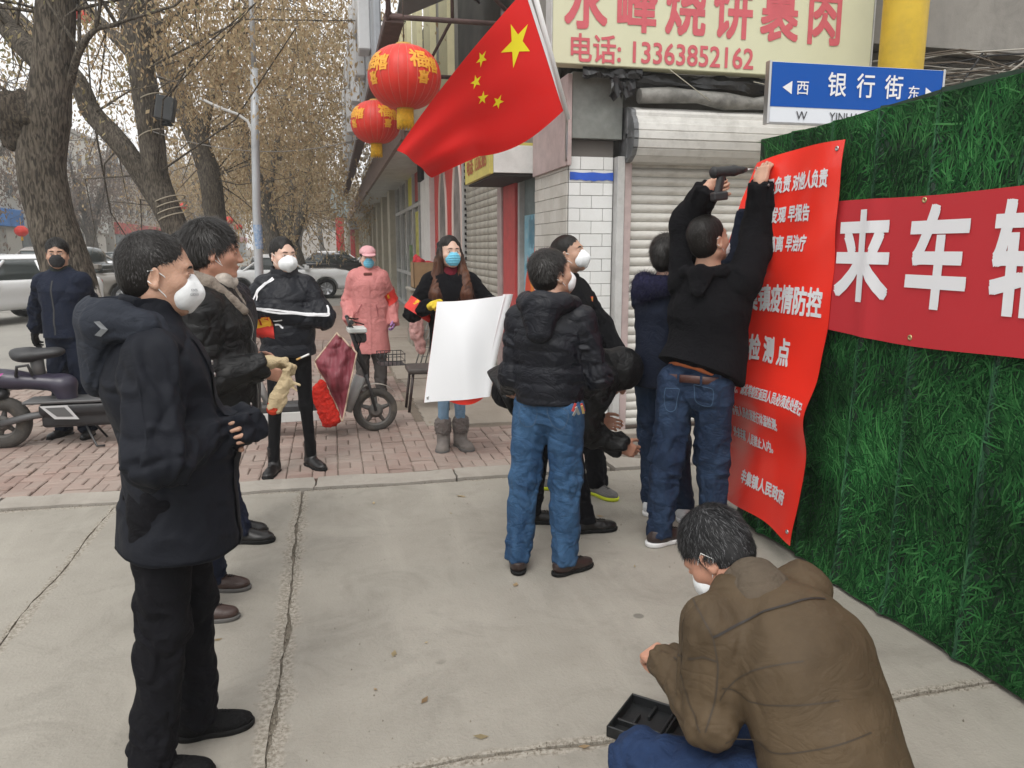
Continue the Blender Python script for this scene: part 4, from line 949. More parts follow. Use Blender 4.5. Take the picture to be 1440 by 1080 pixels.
for i in range(9):
    y0=25.1+i*3.4; bx('pilaster',(1.86,y0,0),(2.12,y0+1.0,4.2),mat('pilaster_beige',(.42,.39,.31),.75,var=.08,dirt=.3)); bx('panel',(2.05,y0+1.0,0),(2.12,y0+3.4,4.2),mat('panel_beige_grey',(.30,.285,.235),.7,var=.12))
# lower canopy with white soffit, upper signboard, brackets
bx('soffit',(1.25,13.2,3.42),(2.1,62,3.50),mat('soffit_white',(.50,.49,.46),.7,var=.1,dirt=.3)); bx('fascia',(1.18,13.1,3.36),(1.25,62,3.95),mat('fascia_brown',(.20,.14,.12),.7,var=.2,dirt=.3)); bx('canopy_top',(1.25,13.2,3.9),(2.1,62,3.98),WALLD)
bx('canopy_end',(1.25,13.12,3.5),(2.1,13.19,3.95),mat('panel_cream_dirty',(.42,.40,.30),.7,var=.1,dirt=.4))
usn=empty('upper_sign',(0,0,0)); tag(usn,'long grey signboard with block letters projecting over the pavement on rusty brackets','sign')
UG=mat('sign_blue_grey',(.33,.35,.38),.5,var=.08,dirt=.3); BRN=mat('bracket_rust',(.085,.05,.045),.75,var=.3)
for i in range(6): MB().bbox((.70,11.4+i*4.1,4.12),(.80,15.4+i*4.1,6.6),.02).build('sign_panel',UG,usn)
MB().bbox((.64,8.6,3.92),(.84,36,4.02),.01).build('bottom_rail',BRN,usn); MB().bbox((.66,8.6,4.06),(.70,36,4.09),.004).build('trim_strip',mat('trim_pink',(.36,.24,.25),.7),usn)
for i in range(4):
    mb=MB(); y0=12.2+i*4.2; mb.bbox((.52,y0,4.5),(.70,y0+.45,6.3),.02); mb.bbox((.52,y0+.45,5.9),(.70,y0+2.2,6.3),.02); mb.bbox((.52,y0+.45,5.1),(.70,y0+2.0,5.5),.02); mb.bbox((.52,y0+1.8,4.5),(.70,y0+2.25,5.9),.02); mb.build('block_letter',mat('letter_white_grey',(.56,.57,.58),.5,dirt=.2),usn)
fr=empty('bracket_frame',(0,0,0)); tag(fr,'rusty steel bracket frame carrying the signs above the corner','bracket')
for (a,b,r_) in (((.68,8.6,3.95),(.68,8.6,6.2),.03),((.68,8.6,3.98),(2.1,8.6,3.98),.028),((.68,8.6,5.2),(2.1,8.6,3.98),.022),((.68,11.3,3.98),(2.1,11.3,3.98),.03),((.68,8.6,5.6),(2.1,8.6,5.6),.025),((1.35,8.6,3.98),(1.35,8.6,6.0),.02),((1.35,8.6,4.0),(1.35,14,4.0),.02),((.68,8.6,4.9),(2.1,11,4.9),.02),((1.6,7.2,3.6),(2.1,9.5,4.4),.03),((1.1,7.4,4.2),(2.1,7.4,4.3),.02),((1.1,7.4,4.2),(1.9,8.6,5.4),.02)):
    mb=MB(); mb.tube([a,b],r_,6); mb.build('strut',BRN,fr)
V=[(.9,9,4.6),(2.05,8.9,4.9),(2.05,10.6,5.0),(.95,10.8,4.55)]; raw_mesh('awning_sheet',[v for v in V]+[(x,y,z+.03) for x,y,z in V],[(0,1,2,3),(7,6,5,4),(0,4,5,1),(1,5,6,2),(2,6,7,3),(3,7,4,0)],mat('awning_grey_blue',(.22,.26,.27),.6),fr)
bx('recess_shade_block',(2.13,7.45,4.2),(2.5,13,7),mat('recess_shade',(.045,.042,.035),.9,var=.4,vscale=2));  # solid block, the shade of the gap put into its dark colour
for i in range(5): bx('cream_column',(2.0,13.3+i*2.2,4.3),(2.12,14.3+i*2.2,7.5),mat('column_cream',(.58,.54,.33),.7,var=.05))
rag('dark_tarp',(-.05,.9,4.0),.5,.9,1.2,mat('tarp_dark_green',(.03,.034,.026),.7,bump=.6,bscale=9),14,bld,18,.12)
mb=MB(); rg=random.Random(8)
for i in range(46):
    a=Vector((rg.uniform(1.2,1.95),rg.uniform(7.0,9.4),rg.uniform(3.4,4.6))); d=Vector((rg.gauss(0,.25),rg.gauss(0,.5),rg.gauss(0,.3))); mb.tube([a,a+d*.5+Vector((0,0,-.08)),a+d],rg.uniform(.004,.010),5)
mb.build('tangled_cable',mat('cable_black',(.02,.02,.02),.7),bld)
# yellow projecting box sign over the door
ys=empty('door_sign',(1.55,7.2,2.3)); tag(ys,'small faded yellow box sign with red lettering over the blue poster door','sign')
YEL=mat('sign_yellow_faded',(.55,.47,.12),.6,var=.08,dirt=.3)
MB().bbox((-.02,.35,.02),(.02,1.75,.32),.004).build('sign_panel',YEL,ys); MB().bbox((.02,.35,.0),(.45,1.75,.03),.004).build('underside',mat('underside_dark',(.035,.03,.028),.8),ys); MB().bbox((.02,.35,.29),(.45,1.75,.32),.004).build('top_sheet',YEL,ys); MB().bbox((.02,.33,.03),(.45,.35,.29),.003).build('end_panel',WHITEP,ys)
V,F=text_mesh('电话: 1336385',.2,.004); V=np.stack([-.024-V[:,2],1.05-V[:,0]*.95,V[:,1]*.9+.17],-1); raw_mesh('lettering',V,[f[::-1] for f in F],mat('letter_rust_red',(.42,.12,.05),.7),ys)
bx('meter_box',(1.86,16.2,3.0),(1.98,16.9,3.6),RUBK)
# ---- building further down the right side
fb=empty('red_shop_building',(.4,55,0)); tag(fb,'low shop with red pillars and a grey blue sign box far down the right pavement','building')
for n,lo,hi,m in (('wall',(.9,.5,0),(6,16,6.0),mat('wall_far_beige',(.42,.38,.31),.8,var=.1)),('red_pillar',(0,0,0),(.55,.5,3.7),mat('far_red',(.52,.03,.03),.6)),('red_pillar',(.95,-.6,0),(1.25,-.1,3.4),mat('far_red2',(.40,.04,.04),.6)),('sign_box',(-.35,0,3.75),(.9,3,6.1),mat('sign_teal_grey',(.26,.31,.31),.6)),('yellow_panel',(1.3,-.7,0),(1.7,-.2,3.3),mat('far_ochre',(.38,.28,.12),.7))): MB().bbox(lo,hi,.02).build(n,m,fb)
ac=MB(); ac.bbox((.75,-.9,2.9),(1.5,-.55,3.5),.03); ac.build('air_conditioner',LGREY,fb)
far_cols=[(.50,.48,.43),(.42,.40,.36),(.55,.52,.47),(.38,.35,.31),(.48,.43,.36)]
def far_house(x0,x1,y0,y1,h,c,label,side=True,sign=(.1,.25,.5),seed=0,win=(2.6,3.1)):
    r=random.Random(seed); e=empty('far_building',(x0,y0,0)); tag(e,label,'building',group='shop houses across the street'); W=x1-x0; L_=y1-y0
    MB().bbox((0,0,0),(W,L_,h),.03).build('wall',mat('far_wall_%d'%seed,c,.85,var=.08),e); MB().bbox((-.2,-.2,h),(W+.2,L_+.2,h+.35),.03).build('parapet',mat('far_parapet',(.34,.32,.29),.85),e)
    gl=mat('far_window',(.07,.09,.10),.2); xs=W if side else -.0
    wm=MB().bbox((-.02,-.55,-.75),(.04,.55,.75),.01)
    z=4.9
    while z+1.2<h:
        y=1.2
        while y+1<L_:
            f=MB().bbox((W-.02,y,z-.05),(W+.06,y+1.35,z+1.55),.01).build('window_frame',mat('far_frame',(.62,.62,.6),.6),e); MB().bbox((W+.02,y+.08,z+.04),(W+.075,y+.64,z+1.46),.005).build('pane',gl,f); MB().bbox((W+.02,y+.71,z+.04),(W+.075,y+1.27,z+1.46),.005).build('pane',gl,f); y+=win[0]
        y=.8
        while y+1<W:
            f=MB().bbox((y,-.06,z-.05),(y+1.35,.02,z+1.55),.01).build('window_frame',mat('far_frame'),e); MB().bbox((y+.08,-.075,z+.04),(y+1.27,-.02,z+1.46),.005).build('pane',gl,f); y+=win[0]
        z+=win[1]
    MB().bbox((W,.2,3.0),(W+.35,L_-.2,4.1),.03).build('shop_sign',mat('far_sign_%d'%seed,sign,.6,var=.25,vscale=.8),e)
    y=.5
    while y+3<L_: MB().bbox((W,y,.1),(W+.05,y+3,2.9),.01).build('shop_window',mat('far_shop_%d'%r.randrange(4),r.choice([(.10,.13,.14),(.20,.10,.08),(.08,.16,.22),(.28,.27,.24)]),.4,var=.5,vscale=.9),e); y+=3.6
    for k in range(3): MB().bbox((W,r.uniform(1,L_-2),r.uniform(5,h-1)),(0,0,0),.01) if False else None
far_house(-32,-20,34,58,8.5,far_cols[0],'pale two storey shop house with a blue sign band across the street, leftmost',sign=(.04,.20,.55),seed=1)
far_house(-32,-20.5,59,80,11,far_cols[2],'white three storey shop house with white and grey sign across the street',sign=(.55,.55,.52),seed=2)
far_house(-32,-20,81,104,9.5,far_cols[1],'grey shop house with a red sign band across the street',sign=(.45,.05,.04),seed=3)
far_house(-32,-20,105,140,13,far_cols[3],'brownish tall shop house farther along across the street',sign=(.15,.25,.45),seed=4)
far_house(-32,-19,141,190,12,far_cols[4],'beige block at the far end of the street, left side',sign=(.4,.1,.1),seed=5)
far_house(-6,10,150,170,9,(.44,.40,.36),'low beige block closing the far end of the street',sign=(.35,.33,.3),seed=6)
# ---------------------------------------------------------------- trees
def barkmat(name,c1,c2,wash=None):
    m=bpy.data.materials.new(name); m.use_nodes=True; N=m.node_tree.nodes; L=m.node_tree.links; b=N['Principled BSDF']; b.inputs['Roughness'].default_value=.95; b.inputs['Specular IOR Level'].default_value=.15
    tc=N.new('ShaderNodeTexCoord'); mp=N.new('ShaderNodeMapping'); mp.inputs['Scale'].default_value=(1,1,.22); L.new(tc.outputs['Object'],mp.inputs[0])
    v=N.new('ShaderNodeTexNoise'); v.inputs['Scale'].default_value=40; v.inputs['Detail'].default_value=7; v.inputs['Distortion'].default_value=.8; L.new(mp.outputs[0],v.inputs[0])
    r=N.new('ShaderNodeValToRGB'); r.color_ramp.elements[0].position=.40; r.color_ramp.elements[1].position=.62; r.color_ramp.elements[0].color=(*c1,1); r.color_ramp.elements[1].color=(*c2,1); L.new(v.outputs[0],r.inputs[0]); cur=r.outputs[0]
    n=N.new('ShaderNodeTexNoise'); n.inputs['Scale'].default_value=2; L.new(tc.outputs['Object'],n.inputs[0]); x=N.new('ShaderNodeMix'); x.data_type='RGBA'; x.blend_type='MULTIPLY'; mr=N.new('ShaderNodeMapRange'); mr.inputs[1].default_value=.4; mr.inputs[2].default_value=.7; mr.inputs[4].default_value=.5; L.new(n.outputs[0],mr.inputs[0]); L.new(mr.outputs[0],x.inputs[0]); L.new(cur,x.inputs[6]); x.inputs[7].default_value=(.5,.48,.42,1); cur=x.outputs[2]
    if wash:
        sx=N.new('ShaderNodeSeparateXYZ'); L.new(tc.outputs['Object'],sx.inputs[0]); a=N.new('ShaderNodeMath'); a.operation='MULTIPLY_ADD'; a.inputs[1].default_value=.25; L.new(v.outputs[0],a.inputs[0]); L.new(sx.outputs[2],a.inputs[2])
        m2=N.new('ShaderNodeMapRange'); m2.inputs[1].default_value=wash+.12; m2.inputs[2].default_value=wash+.16; m2.inputs[3].default_value=1; m2.inputs[4].default_value=0; L.new(a.outputs[0],m2.inputs[0])
        m3=N.new('ShaderNodeMapRange'); m3.inputs[1].default_value=.40; m3.inputs[2].default_value=.48; L.new(v.outputs[0],m3.inputs[0]); mm=N.new('ShaderNodeMath'); mm.operation='MULTIPLY'; L.new(m2.outputs[0],mm.inputs[0]); L.new(m3.outputs[0],mm.inputs[1])
        x=N.new('ShaderNodeMix'); x.data_type='RGBA'; L.new(mm.outputs[0],x.inputs[0]); L.new(cur,x.inputs[6]); x.inputs[7].default_value=(.62,.60,.55,1); cur=x.outputs[2]
    L.new(cur,b.inputs['Base Color']); bp=N.new('ShaderNodeBump'); bp.inputs['Strength'].default_value=1; bp.inputs['Distance'].default_value=.02; L.new(v.outputs[0],bp.inputs['Height']); L.new(bp.outputs[0],b.inputs['Normal']); return m
BARK=barkmat('bark_grey_brown',(.042,.036,.030),(.150,.128,.102),1.15); BARK2=barkmat('bark_far',(.05,.044,.038),(.17,.15,.125))
def leafmat(name,cols):
    m=bpy.data.materials.new(name); m.use_nodes=True; N=m.node_tree.nodes; L=m.node_tree.links; b=N['Principled BSDF']; b.inputs['Roughness'].default_value=.7; b.inputs['Specular IOR Level'].default_value=.2
    g=N.new('ShaderNodeNewGeometry'); r=N.new('ShaderNodeValToRGB'); e=r.color_ramp.elements; e[0].color=(*cols[0],1); e[1].color=(*cols[-1],1)
    for i,c in enumerate(cols[1:-1]): q=e.new((i+1)/(len(cols)-1)); q.color=(*c,1)
    L.new(g.outputs['Random Per Island'],r.inputs[0]); L.new(r.outputs[0],b.inputs['Base Color']); t=N.new('ShaderNodeBsdfTranslucent'); L.new(r.outputs[0],t.inputs[0]); mx=N.new('ShaderNodeMixShader'); mx.inputs[0].default_value=.45; L.new(b.outputs[0],mx.inputs[1]); L.new(t.outputs[0],mx.inputs[2]); L.new(mx.outputs[0],N['Material Output'].inputs[0]); return m
LEAF=leafmat('dry_leaves',[(.26,.175,.095),(.38,.27,.155),(.50,.37,.22),(.33,.25,.14),(.58,.46,.29),(.28,.23,.13)]); LEAFO=leafmat('olive_dry_leaves',[(.16,.16,.08),(.30,.26,.13),(.42,.34,.19),(.22,.23,.12)]); TWIG=leafmat('fine_twigs',[(.13,.10,.085),(.20,.16,.13),(.26,.20,.16)])
def bark_tube(pts,radii,n=22,seg=14,seed=0,amp=.02):
    P=[np.array(p,float) for p in pts]; 
    cs=[];rs=[]
    for i in range(len(P)-1):
        p0=P[max(i-1,0)];p1=P[i];p2=P[i+1];p3=P[min(i+2,len(P)-1)]
        for t in np.linspace(0,1,seg,endpoint=False):
            cs.append(.5*((2*p1)+(-p0+p2)*t+(2*p0-5*p1+4*p2-p3)*t*t+(-p0+3*p1-3*p2+p3)*t**3)); rs.append(radii[i]*(1-t)+radii[i+1]*t)
    cs.append(P[-1]); rs.append(radii[-1]); cs=np.array(cs); N_=len(cs); V=np.zeros((N_*n,3)); s=0; prev=None
    for i in range(N_):
        d=unit(cs[min(i+1,N_-1)]-cs[max(i-1,0)]); 
        if prev is None: prev=unit(np.cross(d,(0,1,0.1)))
        x=unit(prev-d*prev.dot(d)); prev=x; y=np.cross(d,x)
        if i: s+=np.linalg.norm(cs[i]-cs[i-1])
        th=2*np.pi*np.arange(n)/n
        q=np.stack([np.cos(th)*3.2+seed,np.sin(th)*3.2,np.full(n,s*1.1)],-1); r_=rs[i]*(1+.16*vnoise(q*.45,seed)+.0)+amp*np.abs(vnoise(np.stack([th*n/5+.6*np.sin(s*5),np.zeros(n)+seed,np.full(n,s*2.2)],-1),seed+2))
        V[i*n:(i+1)*n]=cs[i]+(np.cos(th)*r_)[:,None]*x+(np.sin(th)*r_)[:,None]*y
    F=[(i*n+k,i*n+(k+1)%n,(i+1)*n+(k+1)%n,(i+1)*n+k) for i in range(N_-1) for k in range(n)]
    return V,F
def leaf_cloud(centers,n,size,rg,spread,hang=.6,elong=1.0):
    """leaf-sized folded quads hanging in loose sprays"""
    C=np.array([c[0] for c in centers]); W=np.array([c[1] for c in centers]); 
    nsp=max(1,n//9); idx=rg.choice(len(C),nsp,p=W/W.sum()); base=C[idx]+rg.normal(0,1,(nsp,3))*spread*vv(1,1,.8)
    per=9; drop=rg.uniform(0,1,(nsp,per)); P=base[:,None,:]+np.stack([rg.normal(0,.06,(nsp,per)),rg.normal(0,.06,(nsp,per)),-drop*hang],-1); P=P.reshape(-1,3)
    m=len(P); d=rg.normal(0,.55,(m,3))+vv(0,0,-1.0); d/=np.linalg.norm(d,axis=1)[:,None]; sd=np.cross(d,rg.normal(0,1,(m,3))); sd/=np.linalg.norm(sd,axis=1)[:,None]; L_=size*rg.uniform(.6,1.3,m)*elong; Wd=size*rg.uniform(.13,.27,m)
    a=P; b=P+d*L_[:,None]*.5+sd*Wd[:,None]; c=P+d*L_[:,None]; e=P+d*L_[:,None]*.5-sd*Wd[:,None]
    V=np.stack([a,b,c,e],1).reshape(-1,3); F=np.arange(4*m).reshape(-1,4); return V,F
def make_tree(label,base,trunk,limbs,crown,nleaf,lsize,seed,leafm,barkm=BARK,spread=.55,hang=.6,ntw=90,group='street trees along the pavement',burl=None,n=22):
    rg=np.random.default_rng(seed); r0=random.Random(seed); root=empty('street_tree',base); tag(root,label,'tree',group); B=np.array(base)
    V,F=bark_tube([np.array(p)-B for p in trunk[0]],trunk[1],n=n,seed=seed,amp=.012); t=raw_mesh('trunk',V,F,barkm,root,True)
    tips=[]
    for pts,rr in limbs:
        V,F=bark_tube([np.array(p)-B for p in pts],rr,n=14,seed=seed+3,amp=.012,seg=8); raw_mesh('limb',V,F,barkm,root,True)
    # twigs reach from the limbs into the crown
    src=[np.array(p)-B for pts,rr in limbs+[trunk] for p in pts[1:]]; src=[p for p in src if p[2]>2.2] or src
    cen=[(np.array(c[:3])-B,c[3] if len(c)>3 else 1) for c in crown]; mb=MB()
    for i in range(ntw):
        c=cen[r0.randrange(len(cen))][0]+rg.normal(0,1,3)*spread*.9; s_=min(src,key=lambda p:np.linalg.norm(p-c)+r0.uniform(0,1.5)); m_=(s_+c)/2+rg.normal(0,.25,3)+vv(0,0,.2); e=c+vv(rg.normal(0,.2),rg.normal(0,.2),-.5)
        mb.tube([s_,m_,c,e],[.022,.014,.008,.003],5,caps=False)
    if mb.V: mb.build('branches',barkm,root)['kind']='stuff'
    if nleaf:
        V,F=leaf_cloud(cen,nleaf,lsize,rg,spread,hang); o=fast_mesh('crown',V,F,leafm,root); o['kind']='stuff'
    return root
A=lambda x,y,d: tuple(at(x,y,d))
# nearest tree
b1=(-2.86,9.85,0); d1=8.95
t1=make_tree('thick trunked street tree with a large burl and whitewashed foot',b1,([b1,A(112,470,d1),A(100,400,d1),A(72,310,d1),A(58,235,d1),A(66,165,d1),A(74,100,d1),A(79,20,d1),A(82,-90,d1),A(90,-260,d1)],[.38,.29,.265,.235,.24,.24,.205,.20,.19,.15]),
  [([A(60,90,d1),A(20,50,d1+.4),A(-30,-10,d1+1),A(-90,-90,d1+1.4)],[.13,.12,.10,.05]),([A(98,118,d1),A(112,70,d1-.2),A(135,42,d1-.3),A(165,36,d1-.2)],[.045,.035,.02,.01])],
  [A(20,-40,d1+.6),A(-60,-80,d1),A(120,-160,d1),A(60,-300,d1),A(200,-260,d1),(*A(-10,60,d1+1.5),.3)],2300,.075,101,LEAFO,spread=.7,n=40)
V=[];n1,n2=26,40
bc=np.array(A(34,172,d1-.05))-np.array(b1)
for i in range(n1+1):
    for j in range(n2):
        a,b=math.pi*i/n1,2*math.pi*j/n2; d=vv(math.sin(a)*math.cos(b),math.sin(a)*math.sin(b),math.cos(a)); q=(d*2.6)[None]; r_=1+.22*vnoise(q,3)[0]+.16*abs(vnoise(q*2.6,5)[0])+.07*vnoise(q*6,8)[0]; V.append(bc+d*vv(.28,.24,.31)*r_)
raw_mesh('burl',V,[(i*n2+j,i*n2+(j+1)%n2,(i+1)*n2+(j+1)%n2,(i+1)*n2+j) for i in range(n1) for j in range(n2)],barkmat('bark_burl',(.03,.025,.02),(.11,.09,.07)),t1,True)
b2=(-2.8,16.3,0); d2=15.2
make_tree('forked street tree whose left limb sweeps up behind the burled tree',b2,([b2,A(257,400,d2),A(248,325,d2),A(234,290,d2),A(220,245,d2),A(212,180,d2),A(200,100,d2),A(186,20,d2),A(178,-80,d2)],[.30,.27,.25,.25,.22,.22,.23,.24,.2]),
  [([A(236,300,d2),A(205,255,d2),A(170,205,d2),A(130,160,d2),A(106,112,d2),A(60,60,d2+.4),A(10,10,d2+1)],[.2,.18,.18,.17,.16,.14,.1]),([A(200,90,d2),A(150,40,d2+.5),A(110,0,d2+1)],[.12,.09,.06]),([A(190,60,d2),A(250,20,d2+1),A(330,-40,d2+1)],[.10,.08,.05])],
  [A(250,20,d2),A(330,40,d2+1.5),A(300,-40,d2),(*A(160,20,d2+1),.6),A(350,-20,d2),(*A(140,200,d2+2),.15),(*A(185,290,d2+2),.08),A(400,10,d2-2),A(260,90,d2+2),(*A(20,90,d2+1),.30),(*A(30,20,d2),.35),(*A(120,120,d2+2),.12)],14000,.10,102,LEAF,spread=.85,hang=.8,n=26)
b3=(-2.8,21.8,0); d3=20.6
make_tree('leaning street tree with brown hanging leaves, third from the near end',b3,([b3,A(318,400,d3),A(306,320,d3),A(296,250,d3),A(276,190,d3),A(245,125,d3),A(222,60,d3),A(205,-20,d3)],[.32,.3,.27,.27,.26,.26,.24,.2]),
  [([A(284,205,d3),A(300,120,d3),A(330,50,d3),A(360,-20,d3)],[.13,.11,.08,.05])],
  [A(300,40,d3),A(360,100,d3+1),A(420,50,d3),A(420,130,d3),A(340,190,d3+1.5),A(450,0,d3-1),A(390,-30,d3),A(270,110,d3+2),A(460,90,d3+1),A(300,150,d3+1),(*A(320,260,d3+2),.25)],17000,.115,103,LEAF,spread=1.15,hang=1.0,n=22)
b4=(-2.6,28,0); d4=26.6
make_tree('dark leaning tree behind the lamp post',b4,([b4,A(388,380,d4),A(372,290,d4),A(350,220,d4),A(335,165,d4),A(325,90,d4)],[.3,.28,.24,.22,.2,.14]),
  [([A(372,290,d4),A(385,230,d4),A(400,150,d4),A(415,80,d4)],[.14,.12,.1,.06])],
  [A(380,180,d4),A(430,150,d4),A(450,210,d4+2),A(410,240,d4+2),A(440,90,d4),A(470,140,d4+2),A(340,120,d4),A(480,40,d4),A(400,60,d4+1)],14000,.14,104,LEAF,BARK2,spread=1.5,hang=1.2)
b5=(-2.2,35,0); d5=33.4
make_tree('twin stemmed tree by the white sedan, farther up the street',b5,([b5,A(418,390,d5),A(402,330,d5),A(385,290,d5),A(376,240,d5)],[.42,.4,.34,.28,.2]),
  [([A(410,345,d5),A(425,300,d5),A(436,250,d5),A(440,190,d5)],[.2,.18,.15,.1]),([A(404,330,d5),A(411,270,d5),A(408,200,d5)],[.16,.14,.08])],
  [A(430,240,d5),A(460,210,d5),A(465,270,d5+2),A(400,220,d5),A(450,160,d5),A(420,290,d5+3),A(478,190,d5+3)],10000,.16,105,LEAF,BARK2,spread=1.7,hang=1.3)
# far trees across and along the street: trunks, twigs and thin dry foliage
k=0
for (x,y,s,lf) in ((-13,32,1,.5),(-16.5,42,1.1,.7),(-13.5,50,1,.6),(-16,60,1.1,.9),(-13,72,1.2,1),(-3.4,46,1.1,1.3),(-4.5,58,1.2,1.3),(-9,66,1.1,1.1),(-14,88,1.3,1),(-3,74,1.3,1.2),(-7,96,1.4,1.2),(-16,110,1.4,1),(-1,110,1.5,1.2),(-9.5,130,1.6,1.2)):
    k+=1; r=random.Random(k*7); b=(x,y,0); h=7.5*s; lean=r.uniform(-.8,.8)
    tr=[b,(x+lean*.3,y,2.2),(x+lean*.6,y,h*.5),(x+lean,y,h*.75)]; lm=[]
    cr=[]
    for q in range(6):
        a=r.uniform(0,6.28); rr_=r.uniform(1.2,3.0)*s; e=(x+lean+rr_*math.cos(a),y+rr_*math.sin(a),h*r.uniform(.7,1.05)); lm.append(([tr[r.choice((1,2,2))],((x+lean*.5+e[0])/2,(y+e[1])/2,h*.55),e],[.12,.09,.04])); cr.append(e); cr.append((e[0]*.6+x*.4,e[1],e[2]-.9))
    lab=['bare limbed tree at the far kerb before the blue shop sign','tree with thin dry foliage before the shop houses, left side','slender tree at the far kerb beside the parked cars','spreading tree before the white shop house','large hazy tree far across the street','brown leaved tree in the middle distance left of the lamp post','brown tree beyond the white sedan','round crowned tree in mid street distance','hazy tree in front of the brownish block','hazy brown tree close to the right side shops','faint tree far along the street centre','faint tree far along the left side','faint tall tree by the end of the right side shops','faint widest tree closing the street'][k-1]
    make_tree(lab,b,(tr,[.26*s,.22*s,.17*s,.1*s]),lm,cr,int(5200*lf),.2*s,200+k,TWIG if k in(1,2,3,4,9,12) else LEAF,BARK2,spread=1.15*s,hang=1.1,ntw=70,group='trees far along the street',n=10)
# loudspeaker and wires on the forked tree
ls=empty('loudspeaker',at(233,152,14.6)); tag(ls,'dark loudspeaker box tied to the forked tree above the smoker','loudspeaker')
MB().bbox((-.16,-.12,-.22),(.16,.12,.20),.02,M=Matrix.Rotation(.2,4,'Y')).build('cabinet',mat('speaker_dark',(.035,.038,.04),.6),ls); mb=MB(); mb.lathe([(.06,-.13),(.11,-.2),(.12,-.2)],c=(0,0,-.1),n=16); mb.build('horn',RUBK,ls)
mb=MB()
for i,(x,y,w_) in enumerate(((238,282,.27),(240,290,.27),(243,298,.28),(246,306,.28),(213,140,.24),(215,190,.24))):
    c=at(x,y,15.2); mb.tube([(c.x+w_*1.06*math.cos(t),c.y+w_*1.06*math.sin(t),c.z+.1*math.cos(t+.5)) for t in np.linspace(0,2*math.pi,20)],.012,5,caps=False)
tag(mb.build('rope_coils',mat('rope_pale',(.35,.31,.24),.9)),'pale rope wound round the trunk of the forked tree','rope')
def wire(a,b,sag,r=.009,label='',m=mat('wire_grey',(.30,.29,.27),.7)):
    a,b=Vector(a),Vector(b); mb=MB(); mb.tube([a.lerp(b,t)-Vector((0,0,sag*4*t*(1-t))) for t in np.linspace(0,1,22)],r,5); tag(mb.build('overhead_wire',m),label,'wire')
wire(at(182,94,15),at(500,122,17),.32,label='upper thin wire strung from the forked tree past the lamp post'); wire(at(215,185,15),at(520,190,17),.35,label='lower thin wire strung from the forked tree past the lamp post'); wire(at(60,50,9),at(178,96,14.9),.02,.006,label='short thin wire between the burled tree and the forked tree')
# ---------------------------------------------------------------- lamp post
lp=empty('lamp_post',(-1.44,15.3,0)); tag(lp,'pale grey street lamp post with a curved arm','lamp post')
PG=mat('post_grey',(.46,.48,.50),.45,var=.08,vscale=3,metal=.2,dirt=.2); base=Vector((-1.44,15.3,0)); P_=lambda x,y: at(x,y,14.6)-base
mb=MB(); mb.tube([(0,0,0),P_(365,400),P_(361,300),P_(359,200),P_(357,96)],[.085,.082,.076,.072,.068],16); mb.build('pole',PG,lp); mb=MB(); mb.tube([P_(357,96),P_(353,0),P_(350,-120),P_(347,-260)],[.045,.042,.04,.036],12); mb.build('upper_pole',PG,lp)
mb=MB(); mb.tube([P_(358,207),P_(355,185),P_(348,170),P_(333,160),P_(310,152),P_(281,138)],[.025]*6,8); mb.build('arm',mat('arm_pale',(.55,.55,.54),.5),lp); mb=MB(); mb.tube([(0,0,0),(0,0,.02)],.16,12); mb.build('base_flange',PG,lp)
c=P_(363,333); mb=MB(); mb.lathe([(.083,-.22),(.083,.22)],c=tuple(c),n=16); mb.build('sticker',mat('sticker_blue_white',(.45,.52,.60),.6,col2=(.10,.22,.45),vscale=22),lp)
